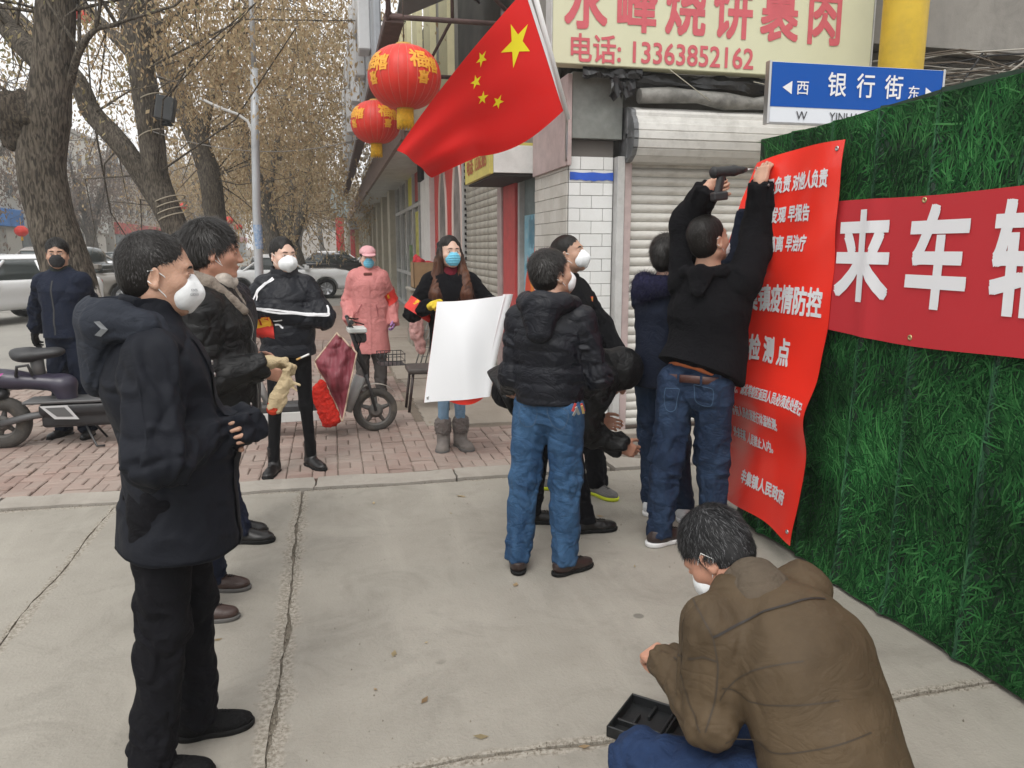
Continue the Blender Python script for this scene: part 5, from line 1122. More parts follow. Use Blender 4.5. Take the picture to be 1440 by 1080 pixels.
# ---------------------------------------------------------------- cars
CARC={}
def csurf(key,prims):
    if key not in CARC: CARC[key]=surface(prims,.036)
    return CARC[key]
def make_car(label,loc,rz,col,kind='sedan',matname='car_white'):
    root=empty('parked_car',loc,rz); tag(root,label,'car','parked cars'); pm=mat(matname,col,.25,coat=.6,spec=.5)
    L_,W=(2.25,.88) if kind!='suv' else (2.2,.92); top={'sedan':1.45,'hatch':1.5,'suv':1.68}[kind]; belt={'sedan':.92,'hatch':.96,'suv':1.05}[kind]
    p=[RBox((0,0,.60),(W,L_,.30),None,.16,.05),RBox((0,-.15,.80),(W*.96,L_*.90,.16),None,.10,.12),RBox((0,L_*.62,.78),(W*.93,L_*.33,.12),None,.12,.12)]
    g0,g1={'sedan':(-1.25,.75),'hatch':(-1.95,.95),'suv':(-2.0,.75)}[kind]
    cab=[Cone((0,g0+.55,top-.28),(0,g1-.55,top-.28),.28,.28,(1,0,0),(2.35,1),.06),RBox((0,(g0+g1)/2,belt+.02),(W*.88,(g1-g0)/2+.05,.14),None,.1,.2)]
    arch=[Ell((sx*W,sy,.33),(.32,.39,.39),None,.02,True) for sx in (-1,1) for sy in (1.38,-1.32)]
    V,F=csurf(kind+'b',p+arch); raw_mesh('body',V,F,pm,root,True)
    V,F=csurf(kind+'c',cab); raw_mesh('window_glass',V,F,DG,root,True)
    roof=[Cone((0,g0+.55,top-.275),(0,g1-.62,top-.275),.292,.288,(1,0,0),(2.35,1),.06),Cut((0,0,top-.12),(0,0,-1))]
    V,F=csurf(kind+'r',roof); raw_mesh('roof',V,F,pm,root,True)
    for sx in (-1,1):
        mb=MB()
        for y0,y1 in ((g1+.02,g1-.62),((g0+g1)/2,(g0+g1)/2),(g0+.02,g0+.58)): mb.tube([(sx*(W*.93),y0,belt-.0),(sx*(W*.70),y1,top-.13)],.035,6)
        mb.build('pillar',pm,root)
        MB().bbox((sx*W*1.0-.07,g1-.05,belt+.03),(sx*W*1.0+.12*sx if sx>0 else sx*W-.12+.0,g1+.1,belt+.17),.02).build('wing_mirror',pm,root) if sx>0 else MB().bbox((-W-.14,g1-.05,belt+.03),(-W+.04,g1+.1,belt+.17),.02).build('wing_mirror',pm,root)
        h=MB(); h.bbox((sx*.62-.18,L_-.12,.62),(sx*.62+.18,L_-.02+.015,.76),.03); h.build('headlight',mat('lamp_clear',(.5,.52,.55),.15,spec=.8),root); h=MB(); h.bbox((sx*.66-.14,-L_-.01,.72),(sx*.66+.14,-L_+.08,.88),.02); h.build('tail_light',mat('lamp_red',(.35,.02,.02),.3),root)
        for sy in (1.38,-1.32):
            w_=empty('wheel',(sx*(W-.09),sy,.33)); w_.parent=root; R90=Matrix.Rotation(math.pi/2,3,'Y'); mb=MB(); mb.lathe([(.21,-.1),(.31,-.1),(.33,-.07),(.33,.07),(.31,.1),(.21,.1),(.21,-.1)],n=28,M=R90); mb.build('tyre',RUBK,w_)
            mb=MB(); mb.lathe([(.21,.06),(.20,.09),(.19,.06),(.0,.05)],n=28,M=R90); mb.lathe([(.21,-.06),(.20,-.09),(.19,-.06),(.0,-.05)],n=28,M=R90)
            for q in range(7): a=q*2*math.pi/7; mb.tube([(sx*.075,0,0),(sx*.075,.19*math.cos(a),.19*math.sin(a))],.02,5)
            mb.build('rim',mat('alloy',(.42,.43,.45),.35,metal=.6),w_)
    MB().bbox((-.45,L_-.04,.46),(.45,L_+.012,.60),.02).build('grille',RUBK,root); MB().bbox((-.22,L_+.0,.36),(.22,L_+.025,.47),.005).build('number_plate',mat('plate_blue',(.03,.10,.35),.5),root)
    return root
make_car('white sedan parked side on behind the lamp post',(-1.62,27.2,-.03),rad(-86),(.78,.79,.80),'sedan')
make_car('white hatchback facing the camera at the left edge, across from the scooter',(-7.35,19.6,-.03),rad(152),(.76,.77,.78),'hatch')
make_car('grey brown sport utility car parked behind the burled tree',(-6.9,24.6,-.03),rad(-100),(.16,.145,.125),'suv','car_grey_brown')
make_car('dark car half hidden behind the white sedan',(.1,39,-.03),rad(-60),(.05,.05,.055),'sedan','car_dark')
make_car('second white car parked at the red pillars, far right side of the street',(.3,47,-.03),rad(-140),(.7,.71,.72),'hatch')
make_car('silver car far across the street, left edge',(-12.6,33,-.03),rad(170),(.5,.52,.53),'sedan','car_silver')
make_car('silver car next along the far kerb',(-12.4,41,-.03),rad(175),(.5,.52,.53),'sedan','car_silver')
make_car('white car farthest along the far kerb',(-12.2,49,-.03),rad(175),(.7,.71,.72),'sedan')
tb=empty('rubbish_bin',(-9.6,26.5,0),.2); tag(tb,'green wheeled rubbish bin by the road at the left edge','bin'); GRB=mat('bin_green',(.03,.14,.06),.6); MB().prism([(-.3,.1),(.3,.1),(.36,.95),(-.36,.95)],-.35,.35).build('bin_body',GRB,tb); MB().bbox((-.38,-.38,.95),(.38,.38,1.02),.02).build('lid',GRB,tb)
for sx in (-1,1): mb=MB(); mb.tube([(sx*.3,.3,.09),(sx*.36,.3,.09)],.09,12); mb.build('wheel',RUBK,tb)
# ---------------------------------------------------------------- red lanterns
LR=mat('lantern_red',(.62,.025,.012),.5,var=.12,vscale=5); LG=mat('tassel_gold',(.72,.42,.02),.6,var=.2,vscale=40)
def lantern(label,loc,R_,H_,txt='恭喜发财'):
    e=empty('lantern',loc); tag(e,label,'lantern','red lanterns hung from the upper sign'); mb=MB(); V=[];F=[]; n=96; m_=22
    for i in range(m_+1):
        a=math.pi*(.06+.88*i/m_)
        for j in range(n): t=2*math.pi*j/n; r=R_*math.sin(a)**.82*(1-.022*abs(math.cos(t*12))**6*0+.020*(abs(math.sin(t*12))**.7-.8)); V.append((r*math.cos(t),r*math.sin(t),H_*math.cos(a)))
    for i in range(m_):
        for j in range(n): F.append((i*n+j,(i+1)*n+j,(i+1)*n+(j+1)%n,i*n+(j+1)%n))
    sk=raw_mesh('silk_skin',V,F,LR,e,True); mb=MB()
    for j in range(0,24): t=2*math.pi*j/24; mb.tube([((R_*.985*math.sin(a)**.82+.002)*math.cos(t),(R_*.985*math.sin(a)**.82+.002)*math.sin(t),H_*math.cos(a)) for a in np.linspace(.2,2.94,14)],.0022,4,caps=False)
    mb.build('rib',mat('rib_pink',(.60,.16,.12),.5),e); mb=MB(); mb.lathe([(.0,H_*1.05),(R_*.22,H_*1.05),(R_*.24,H_*.93),(R_*.2,H_*.93)],n=20); mb.lathe([(.2*R_,-H_*.93),(R_*.24,-H_*.93),(R_*.22,-H_*1.05),(0,-H_*1.05)],n=20); mb.build('cap',mat('cap_gold',(.5,.28,.05),.5),e)
    mb=MB()
    for j in range(44): t=2*math.pi*j/44; rr=R_*.21; mb.tube([(rr*math.cos(t),rr*math.sin(t),-H_),(rr*1.06*math.cos(t+.05),rr*1.06*math.sin(t+.05),-H_*1.55-.01*(j%3))],.006,4)
    mb.build('tassel',LG,e); mb=MB(); mb.tube([(0,0,H_),(0,0,H_+.5)],.005,5); mb.build('cord',mat('cord_dark',(.05,.03,.02),.8),e)
    def wrapped(ch,phi,zz,s_):
        V,F=text_mesh(ch,s_,.004); out=[]
        for x,y,_ in V:
            z=zz+y; a=math.acos(max(-.99,min(.99,z/H_))); r=R_*math.sin(a)**.82; out.append(((r+.006)*math.cos(phi+x/r),(r+.006)*math.sin(phi+x/r),z))
        raw_mesh('lettering',np.array(out),F,mat('lantern_gold',(.78,.36,.03),.5),e)
    for ph in (-1.25,-2.75,.25):
        wrapped('福',ph,.085*H_/.25,.15*R_/.3); wrapped('禧',ph+.42,.055*H_/.25,.13*R_/.3); wrapped('喜',ph+.12,-.05*H_/.25,.10*R_/.3)
    return e
lantern('large round red lantern with gold characters, nearer of the two beside the flag',(.68,7.03,3.06),.315,.262); lantern('smaller looking red lantern with yellow tassel, farther and lower beside the flag',(.62,10.3,3.18),.315,.262)
for i,(x,y,d) in enumerate(((310,301,40),(322,310,42),(335,320,45),(362,326,48),(118,22,24),(258,290,50),(30,325,30))):
    c=at(x,y,d); e=empty('far_lantern',c); tag(e,['small red lantern among the branches, highest of the middle cluster','small red lantern below the highest of the middle cluster','small red lantern third down the middle cluster','small red lantern lowest of the middle cluster','lone small red lantern against the sky beside the burled tree','small red lantern beside the forked tree trunk','small red lantern over the parked cars at the left'][i],'lantern','small lanterns strung along the street'); mb=MB(); mb.lathe([(0,.2),(.1,.2),(.22,.1),(.25,0),(.22,-.1),(.1,-.2),(0,-.2)],n=12); mb.build('shade',LR,e); mb=MB(); mb.tube([(0,0,.2),(0,0,.5)],.008,4); mb.tube([(0,0,-.2),(0,0,-.36)],.04,6); mb.build('tassel',LG,e)
# ---------------------------------------------------------------- flag
fl=empty('flag',(1.93,6.32,2.32)); tag(fl,'red flag with five yellow stars hanging from a slanted pole on the tiled pillar','flag'); fo=np.array((1.93,6.32,2.32))
pt=np.array(at(738,-60,5.55))-fo; pb=np.array(at(797,160,5.80))-fo; p0=vv(-.0,.0,.0); mb=MB(); mb.tube([p0,pb,pb+(pt-pb)*.02],.011,8); mb.build('bracket_rod',STEEL,fl)
mb=MB(); mb.tube([pb-(pt-pb)*.04,pt+(pt-pb)*.1],.018,10); mb.build('pole',mat('pole_white',(.72,.72,.72),.4),fl)
TH=np.array(at(741,-18,5.58))-fo; BH=np.array(at(796,152,5.80))-fo; TF=np.array(at(557,212,5.35))-fo; BF=np.array(at(606,251,5.85))-fo
def flagp(u_,v_,off=0):   # u along the fly, v down from the top
    # curved edges
    top=TH*(1-u_)+TF*u_+vv(0,0,.085)*math.sin(math.pi*u_)*.45; bot=BH*(1-u_)+BF*u_+vv(0,0,-.07)*math.sin(math.pi*min(1,u_*1.6))*(1 if u_<.62 else 0)+vv(0,0,-.02)*math.sin(math.pi*u_)
    p=top*(1-v_)+bot*v_; bulge=.07*math.sin(2*math.pi*(u_*.95+v_*.30)+.6)*(u_**.6)+.035*math.sin(2*math.pi*(u_*2.1-v_*.6)+1)*u_*(.4+.6*v_)+.015*math.sin(14*v_+5*u_)*u_
    return p+vv(.15,-1,.1)*bulge*.9+vv(.10,-.98,.1)*off
nu,nv=64,44; V=[flagp(i/nu,j/nv,s_) for s_ in (.0,-.0016) for i in range(nu+1) for j in range(nv+1)]; K=(nu+1)*(nv+1)
F=[(i*(nv+1)+j,i*(nv+1)+j+1,(i+1)*(nv+1)+j+1,(i+1)*(nv+1)+j) for i in range(nu) for j in range(nv)]; F+=[tuple(K+q for q in f[::-1]) for f in F]
raw_mesh('cloth',V,F,mat('flag_red',(.70,.012,.010),.6,bump=.12,bscale=500,sheen=.0,spec=.3),fl,True)
V=[];F=[]
for j in range(nv+1): a=flagp(0,j/nv,.003); b=flagp(.022,j/nv,.003); V+=[a,b]
raw_mesh('hoist_band',V,[(2*j,2*j+1,2*j+3,2*j+2) for j in range(nv)],mat('hoist_white',(.7,.7,.7),.7),fl,True)
FW,FH=1.5,1.0
def star(cu,cv,R_,ang):
    # fan with subdivided arms, laid on the cloth
    V=[(cu,cv)]; 
    for k in range(10): a=ang+k*math.pi/5; r=R_ if k%2==0 else R_*.382; V.append((cu+r*math.sin(a)/FW,cv-r*math.cos(a)/FH))
    P2=[];F=[]
    for k in range(10):
        a,b=V[1+k],V[1+(k+1)%10]; base=len(P2); m_=5
        for i in range(m_+1):
            for j in range(i+1): t=i/m_; s_=j/i if i else 0; q=(V[0][0]*(1-t)+(a[0]*(1-s_)+b[0]*s_)*t,V[0][1]*(1-t)+(a[1]*(1-s_)+b[1]*s_)*t); P2.append(q)
        idx=lambda i,j: base+i*(i+1)//2+j
        for i in range(m_):
            for j in range(i+1):
                F.append((idx(i,j),idx(i+1,j),idx(i+1,j+1)))
                if j<i: F.append((idx(i,j),idx(i+1,j+1),idx(i,j+1)))
    raw_mesh('star',[flagp(a,b,.004) for a,b in P2],F,mat('flag_yellow',(.85,.72,.01),.6),fl,True)
star(.17,.27,.16,0)
for cu,cv,an in ((.385,.13,.6),(.455,.25,.3),(.45,.42,0),(.37,.545,-.35)): star(cu,cv,.058,an+2.0)
# ---------------------------------------------------------------- artificial grass fence
fe=empty('grass_fence',(2.34,1.5,0)); tag(fe,'hoarding covered with printed green grass fabric along the right side','fence')
def ftop(y): return 2.20+.012*math.sin(y*3.1)-.0
def fx(y,z): # hanging folds of the fabric
    return -.024*math.exp(-((math.sin(y*7.3+1.2*math.sin(y*2)+.25*z))/.15)**2)-.010*math.sin(y*2.3+z*.9)-.006*math.sin(y*9+z*2.1)
def fbot(y): return .045+.03*abs(math.sin(y*4.2))+.012*math.sin(y*13)
Y0,Y1=-1.6,4.0; ny,nz=460,30; V=[];F=[]
for i in range(ny+1):
    y=Y0+(Y1-Y0)*i/ny
    for j in range(nz+1): z=fbot(y)*.35+(ftop(y)-fbot(y)*.35)*j/nz; V.append((fx(y,z)-.018*math.exp(-(z/.10)**2)*(1+math.sin(y*5)),y-1.5,z))
for i in range(ny):
    for j in range(nz): a=i*(nz+1)+j; F.append((a,a+nz+1,a+nz+2,a+1))
raw_mesh('fabric',V,F,mat('grass_print_base',(.002,.014,.006),.6,col2=(.006,.045,.018),vscale=9,stretch=(1,1,.5),bump=.1),fe,True)
y=Y0; 
while y<Y1-.1: MB().bbox((.035,y-1.5,.0),(.09,y-1.5+min(1.2,Y1-y)-.008,2.17),.003).build('board',mat('board_grey',(.25,.25,.24),.7),fe); y+=1.2
for y in (-1.2,0.1,1.3,2.5,3.9): MB().bbox((.09,y-1.5,0),(.15,y-1.44,2.1),.004).build('post',LGREY,fe)
rg=np.random.default_rng(77); nb=24000; yb=np.where(rg.random(nb)<.86,rg.uniform(1.75,4.0,nb),rg.uniform(-.6,1.75,nb)); zb=rg.uniform(-.16,2.17,nb)
clump=vnoise(np.stack([yb*3.2,zb*3.2,yb*0],-1),5); ang=rg.normal(0,.42,nb)+clump*.75; ln=rg.uniform(.05,.17,nb)*(1+.3*clump); w_=rg.uniform(.0020,.0050,nb); off=rg.uniform(.0015,.006,nb); bend=rg.normal(0,.5,nb); V=np.zeros((nb,7,3))
for s_,(t,ww) in enumerate(((0,.6),(.35,1.),(.7,.75),(1.,0))):
    a=ang+bend*t; yy=yb+np.sin(a)*ln*t; zz=np.clip(zb+np.cos(a)*ln*t,.022,ftop(0)-.01); X=-off-.004*t-.024*np.exp(-((np.sin(yy*7.3+1.2*np.sin(yy*2)+.25*zz))/.15)**2)-.010*np.sin(yy*2.3+zz*.9)-.006*np.sin(yy*9+zz*2.1)
    X=X-.018*np.exp(-(zz/.10)**2)*(1+np.sin(yy*5))
    if t<1:
        for q,sg_ in enumerate((-1,1)): V[:,s_*2+q]=np.stack([X,yy-1.5+sg_*np.cos(a)*w_*ww,zz-sg_*np.sin(a)*w_*ww],-1)
    else: V[:,6]=np.stack([X,yy-1.5,zz],-1)
zlow=fbot_v=.045+.03*np.abs(np.sin(yb*4.2)); keep=(yb<3.93); V=V[keep]; n_=len(V); base=(np.arange(n_)*7)[:,None]
F4=np.concatenate([base+np.array([[0,1,3,2]]),base+np.array([[2,3,5,4]]),base+np.array([[4,5,6,6]])]); 
me=bpy.data.meshes.new('printed_grass'); tri=np.concatenate([base+np.array([[0,1,3]]),base+np.array([[0,3,2]]),base+np.array([[2,3,5]]),base+np.array([[2,5,4]]),base+np.array([[4,5,6]])])
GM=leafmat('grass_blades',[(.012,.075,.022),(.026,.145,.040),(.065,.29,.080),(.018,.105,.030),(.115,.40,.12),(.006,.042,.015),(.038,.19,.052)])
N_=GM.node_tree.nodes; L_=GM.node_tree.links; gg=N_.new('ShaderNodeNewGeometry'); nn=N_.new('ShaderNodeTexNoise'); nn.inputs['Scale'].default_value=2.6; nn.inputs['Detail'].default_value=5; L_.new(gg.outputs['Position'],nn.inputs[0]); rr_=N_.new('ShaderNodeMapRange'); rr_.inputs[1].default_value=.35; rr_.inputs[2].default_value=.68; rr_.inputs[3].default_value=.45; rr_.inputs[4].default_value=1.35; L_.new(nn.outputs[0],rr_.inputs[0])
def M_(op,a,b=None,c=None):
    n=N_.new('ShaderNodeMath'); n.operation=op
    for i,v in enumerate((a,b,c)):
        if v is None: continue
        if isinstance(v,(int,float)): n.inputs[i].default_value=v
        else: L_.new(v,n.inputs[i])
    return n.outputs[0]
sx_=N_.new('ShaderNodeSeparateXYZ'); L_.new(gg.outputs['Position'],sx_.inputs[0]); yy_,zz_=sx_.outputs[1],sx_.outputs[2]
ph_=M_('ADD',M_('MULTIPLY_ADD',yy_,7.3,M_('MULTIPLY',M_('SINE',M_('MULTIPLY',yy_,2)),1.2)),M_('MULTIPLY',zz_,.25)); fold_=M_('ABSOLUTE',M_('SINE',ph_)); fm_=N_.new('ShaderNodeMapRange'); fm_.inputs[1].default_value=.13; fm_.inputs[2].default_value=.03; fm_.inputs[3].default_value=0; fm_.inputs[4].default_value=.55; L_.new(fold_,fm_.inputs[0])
n3_=N_.new('ShaderNodeTexNoise'); n3_.inputs['Scale'].default_value=7; L_.new(gg.outputs['Position'],n3_.inputs[0]); sheen_wear_=M_('MULTIPLY',fm_.outputs[0],M_('MULTIPLY',n3_.outputs[0],1.5)); wx_=N_.new('ShaderNodeMix'); wx_.data_type='RGBA'; L_.new(sheen_wear_,wx_.inputs[0]); wx_.inputs[7].default_value=(.13,.30,.20,1)  # paler green along the folds: painted sheen together with worn print
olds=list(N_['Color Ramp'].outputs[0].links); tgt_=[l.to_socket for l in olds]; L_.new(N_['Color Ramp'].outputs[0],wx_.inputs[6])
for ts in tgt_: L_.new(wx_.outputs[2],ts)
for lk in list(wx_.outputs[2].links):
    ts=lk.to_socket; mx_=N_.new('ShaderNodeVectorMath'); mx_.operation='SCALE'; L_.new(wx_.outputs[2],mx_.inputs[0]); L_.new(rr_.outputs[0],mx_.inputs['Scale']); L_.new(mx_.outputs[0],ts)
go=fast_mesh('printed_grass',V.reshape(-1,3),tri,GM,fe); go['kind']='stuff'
mb=MB(); r=random.Random(5)
for i in range(5): y,z=r.uniform(1.9,3.9),r.uniform(.1,2.0); mb.lathe([(0,.006),(.005,.003),(.006,0)],c=(-.028,y-1.5,z),n=6,M=Matrix.Rotation(-math.pi/2,3,'Y'))
mb.build('printed_flowers',mat('flower_pale',(.55,.55,.45),.8),fe)['kind']='stuff'
# ---------------------------------------------------------------- red banner on the fence
bn=empty('cloth_banner',(2.30,2.2,1.5)); tag(bn,'dark red cloth banner with large white characters stretched along the grass fence','banner')
def bnx(y,z): return -.022+.010*math.sin(y*6+z*2)+.008*math.sin(y*2.1+3)-.012*math.exp(-((y-2.95)/.05)**2)
V=[];F=[]; a0,a1,ny,nz=.1,3.24,90,10
btop=lambda y: 1.815-.010*math.sin((y-1.9)*2.5)**2; bbot=lambda y: 1.222+.012*math.sin(y*4)
for s_ in (0,.002):
    for i in range(ny+1):
        y=a0+(a1-a0)*i/ny
        for j in range(nz+1): z=bbot(y)+(btop(y)-bbot(y))*j/nz; V.append((bnx(y,z)+s_,y-2.2,z-1.5))
for i in range(ny):
    for j in range(nz): a=i*(nz+1)+j; F.append((a,a+nz+1,a+nz+2,a+1))
K=(ny+1)*(nz+1); F+=[tuple(K+q for q in f[::-1]) for f in F]; raw_mesh('cloth',V,F,mat('banner_red',(.48,.018,.026),.75,bump=.1,bscale=300),bn,True)
WCH=mat('print_white',(.74,.74,.76),.65)
def banner_char(ch,yc,zc,s_,wx,wz,bold=.035):
    V,F=text_mesh(ch,s_,bold*s_*.75,grid=.03); out=[]
    for x,y,_ in V: yy=yc-x*wx; zz=zc+y*wz; out.append((bnx(yy,zz)-.003-_,yy-2.2,zz-1.5))
    raw_mesh('character',out,F,WCH,bn)
for i,ch in enumerate('外来车辆登记'): banner_char(ch,3.43-.435*i,1.535,.37,.94,1.12) if i else None
for y,z in ((2.66,1.79),(2.66,1.245),(3.2,1.79),(1.7,1.79),(1.7,1.245)): mb=MB(); mb.lathe([(.004,0),(.006,.003),(.011,.003),(.012,0)],n=12,c=(bnx(y,z)-.001,y-2.2,z-1.5),M=Matrix.Rotation(-math.pi/2,3,'Y')); mb.build('eyelet',mat('brass',(.5,.4,.2),.4,metal=.7),bn)
# ---------------------------------------------------------------- glossy red poster being hung
po=empty('wall_poster',(2.25,3.5,1.1)); tag(po,'tall glossy red poster with white characters being fixed to the grass fence','poster')
PW,PH=.70,1.96
def pp_(s_,t,off=0):   # s from the left edge (far) to the right (near), t from the top
    yl=3.86+.20*t; yr=3.11+.15*t+.018*math.sin(t*5.2); y=yl+(yr-yl)*s_; zt=2.075-(.02)*(1-s_)+.015*math.sin(s_*3); z=zt-t*(1.915-.12*0+.03*s_)
    x=2.250-.014*math.sin(t*7+s_*2)-.055*math.exp(-((t-.66)/.08)**2)*(.4+.6*s_)-.035*max(0,t-.82)/.18*s_**2-.12*(1-s_)**3*math.sin(min(1,t*1.2)*math.pi)**.8-.012*math.sin(s_*9+t*5)+.005*math.sin(s_*6.1+1)*math.sin(t*17+2*s_)+.003*math.sin(t*41+s_*9)
    x-=.012*t
    return (x-off-2.25,y-3.5,z-1.1)
nu,nv=34,90; V=[pp_(i/nu,j/nv,o_) for o_ in (0,-.002) for i in range(nu+1) for j in range(nv+1)]; K=(nu+1)*(nv+1); F=[(i*(nv+1)+j,i*(nv+1)+j+1,(i+1)*(nv+1)+j+1,(i+1)*(nv+1)+j) for i in range(nu) for j in range(nv)]; F+=[tuple(K+q for q in f[::-1]) for f in F]
raw_mesh('printed_sheet',V,F,mat('poster_red_gloss',(.88,.034,.018),.30,spec=.5,coat=.25),po,True)
def prow(txt,s0,t0,cw,chh,bold=.03,sp=1.0,al='CENTER'):
    V,F=text_mesh(txt,1.0,bold*.8,sp,al,grid=.34); out=[pp_(s0+x*cw/PW,t0-y*chh/PH,.003+_) for x,y,_ in V]; raw_mesh('lettering',out,F,WCH,po)
prow('对自己负责 对他人负责',.50,.085,.056,.088,.035); prow('早发现 早报告',.50,.163,.058,.085,.035); prow('早隔离 早治疗',.50,.238,.058,.085,.035)
prow('辛集镇疫情防控',.485,.385,.090,.150,.035); prow('检测点',.46,.525,.088,.15,.035,1.55)
prow('凡武汉、湖北等疫区返回人员必须此处登记;',.50,.645,.0335,.068,.025); prow('所有人员必须进行体温检测;',.40,.715,.0335,.068,.025); prow('外来车辆、人员禁止入内。',.38,.785,.0335,.068,.025); prow('辛集镇人民政府',.56,.905,.052,.085,.035)
for s_,t in ((.95,.018),(.05,.02),(.95,.97),(.06,.97)): c=pp_(s_,t,.002); mb=MB(); mb.lathe([(.004,0),(.006,.003),(.011,.003),(.012,0)],n=12,c=c,M=Matrix.Rotation(-math.pi/2,3,'Y')); mb.build('eyelet',STEEL,po)
# ---------------------------------------------------------------- street name sign and yellow pole
yp=empty('yellow_pole',(4.42,5.55,0)); tag(yp,'thick yellow pole rising behind the blue street name sign','pole'); mb=MB(); mb.tube([(0,0,0),(.03,0,4),(.05,0,7)],.165,28); mb.build('pole_shaft',mat('pole_yellow',(.62,.42,.03),.5,var=.06,dirt=.2,dscale=5),yp)
mb=MB(); mb.lathe([(.168,-.05),(.168,.2)],c=(.035,0,3.62),n=28); mb.build('notice',WHITEP,yp); mb=MB(); mb.lathe([(.17,0),(.175,.01),(.175,.04),(.17,.05)],c=(.03,0,2.66),n=28); mb.build('clamp',STEEL,yp)
sn=empty('street_name_sign',(3.10,5.20,2.49),rad(-1.2)); tag(sn,'blue and white street name sign with arrows, rising above the grass fence','street sign')
SB=mat('sign_blue',(.003,.075,.36),.55,spec=.2); SWm=mat('sign_white',(.66,.69,.74),.4)
MB().bbox((0,0,0),(1.42,.05,.425),.012).build('sign_body',SWm,sn); MB().box((.008,-.003,.118),(1.412,.0,.420)).build('blue_field',SB,sn); MB().bbox((-.012,-.006,-.004),(0.006,.056,.43),.003).build('end_trim',STEEL,sn); MB().bbox((1.414,-.006,-.004),(1.432,.056,.43),.003).build('end_trim',STEEL,sn)
def st(t,s_,x,z,m,b=.0,wx=1,wz=1): return sign_text(sn,t,s_,(x,z),m,b,wx,wz,1.0,-.0065)
for i,ch in enumerate('银行街'): st(ch,.165,.53+.235*i,.272,WCH,.012,.95,1.08)
st('西',.105,.255,.245,WCH,.006); st('东',.105,1.17,.245,WCH,.006); raw_mesh('arrow',[(.095,-.0065,.25),(.17,-.0065,.295),(.17,-.0065,.205)],[(0,2,1)],WCH,sn); raw_mesh('arrow',[(1.345,-.0065,.25),(1.27,-.0065,.295),(1.27,-.0065,.205)],[(0,1,2)],WCH,sn)
BKL=mat('letter_black',(.03,.03,.035),.6); st('W',.085,.26,.058,BKL,.0); st('YINHANG JIE',.085,.72,.058,BKL,.0,.95); st('E',.085,1.17,.058,BKL,.0)
mb=MB(); rgn=random.Random(12)
for i in range(26):
    a=Vector((rgn.uniform(4.5,4.9),6.1,rgn.uniform(2.95,3.2))); b=Vector((rgn.uniform(5.6,8),rgn.uniform(5.9,6.25),rgn.uniform(2.9,3.4))); c=Vector((rgn.uniform(4.8,6.2),rgn.uniform(5.85,6.1),rgn.uniform(2.9,3.35))); mb.tube([a,a.lerp(c,.5)+Vector((0,0,rgn.uniform(-.06,.08))),c,c.lerp(b,.5)+Vector((0,0,rgn.uniform(-.08,.05))),b],rgn.uniform(.004,.009),5,mi=i%3)
mb.tube([(6.9,5.9,4.2),(6.45,5.9,3.7),(5.95,5.9,3.2),(5.6,5.95,2.95)],.009,6,mi=1)
tag(mb.build('cable_bundle',[mat('cable_brown',(.10,.08,.06),.8),mat('cable_pale',(.33,.31,.27),.8),mat('cable_black',(.02,.02,.02),.7)]),'tangle of old cables under the concrete canopy right of the yellow pole','cables')
# ---------------------------------------------------------------- white sheet held by the woman
ws=empty('white_sheet',(.97,5.74,.85)); tag(ws,'large blank white sheet held up by the long haired woman','sheet'); wo=np.array((.97,5.74,.85))
TL,TR=np.array(at(613,424,5.70)),np.array(at(716,414,5.56)); BL,BR=np.array(at(596,566,5.62)),np.array(at(690,560,5.50))
def shp(s_,t,off=0):
    p=(TL*(1-s_)+TR*s_)*(1-t)+(BL*(1-s_)+BR*s_)*t; p=p+vv(0,0,-.028)*math.sin(math.pi*s_)*(1-t)*.4+vv(0,0,.012)*math.sin(math.pi*s_)*t; p=p+vv(.2,-1,0)*(.035*math.sin(3.2*s_+2*t)+.028*math.sin(6*s_-3*t+1)+.05*t*math.sin(math.pi*s_)); return p-wo+vv(.2,-1,0)*off
nu,nv=44,40; V=[];rows=[]
for i in range(nu+1):
    for j in range(nv+1):
        s_=i/nu
        if s_<.86: V.append(shp(s_/.86,j/nv))
        else:   # rolled right edge
            a=(s_-.86)/.14*math.pi*1.7; r=.030+.008*(1-j/nv); e=shp(1,j/nv); V.append(e+vv(.97,.2,0)*r*math.sin(a)+vv(.2,-.97,0)*(-r)*(1-math.cos(a)))
F=[(i*(nv+1)+j,i*(nv+1)+j+1,(i+1)*(nv+1)+j+1,(i+1)*(nv+1)+j) for i in range(nu) for j in range(nv)]
V=np.array(V); Vb=V+vv(-.2,1,0)*.002; K=len(V); so=raw_mesh('white_back',V,F,mat('sheet_white',(.80,.81,.83),.35,coat=.15),ws,True); raw_mesh('red_face',Vb,[f[::-1] for f in F],mat('poster_red_gloss'),ws,True)
V=[];n=20
for i in range(n+1): s_=.35+.6*i/n; q=shp(s_,1.0,-.012); V+=[q,q+vv(0,.01,-.045*math.sin(math.pi*i/n)**.7)]
raw_mesh('turned_hem',V,[(2*i,2*i+1,2*i+3,2*i+2) for i in range(n)],mat('poster_red_gloss'),ws,True)
c=shp(.05,.955,.003); mb=MB(); mb.lathe([(.004,0),(.012,.002),(.013,0)],n=10,c=tuple(c),M=Matrix.Rotation(math.pi/2,3,'X')); mb.build('eyelet',STEEL,ws)
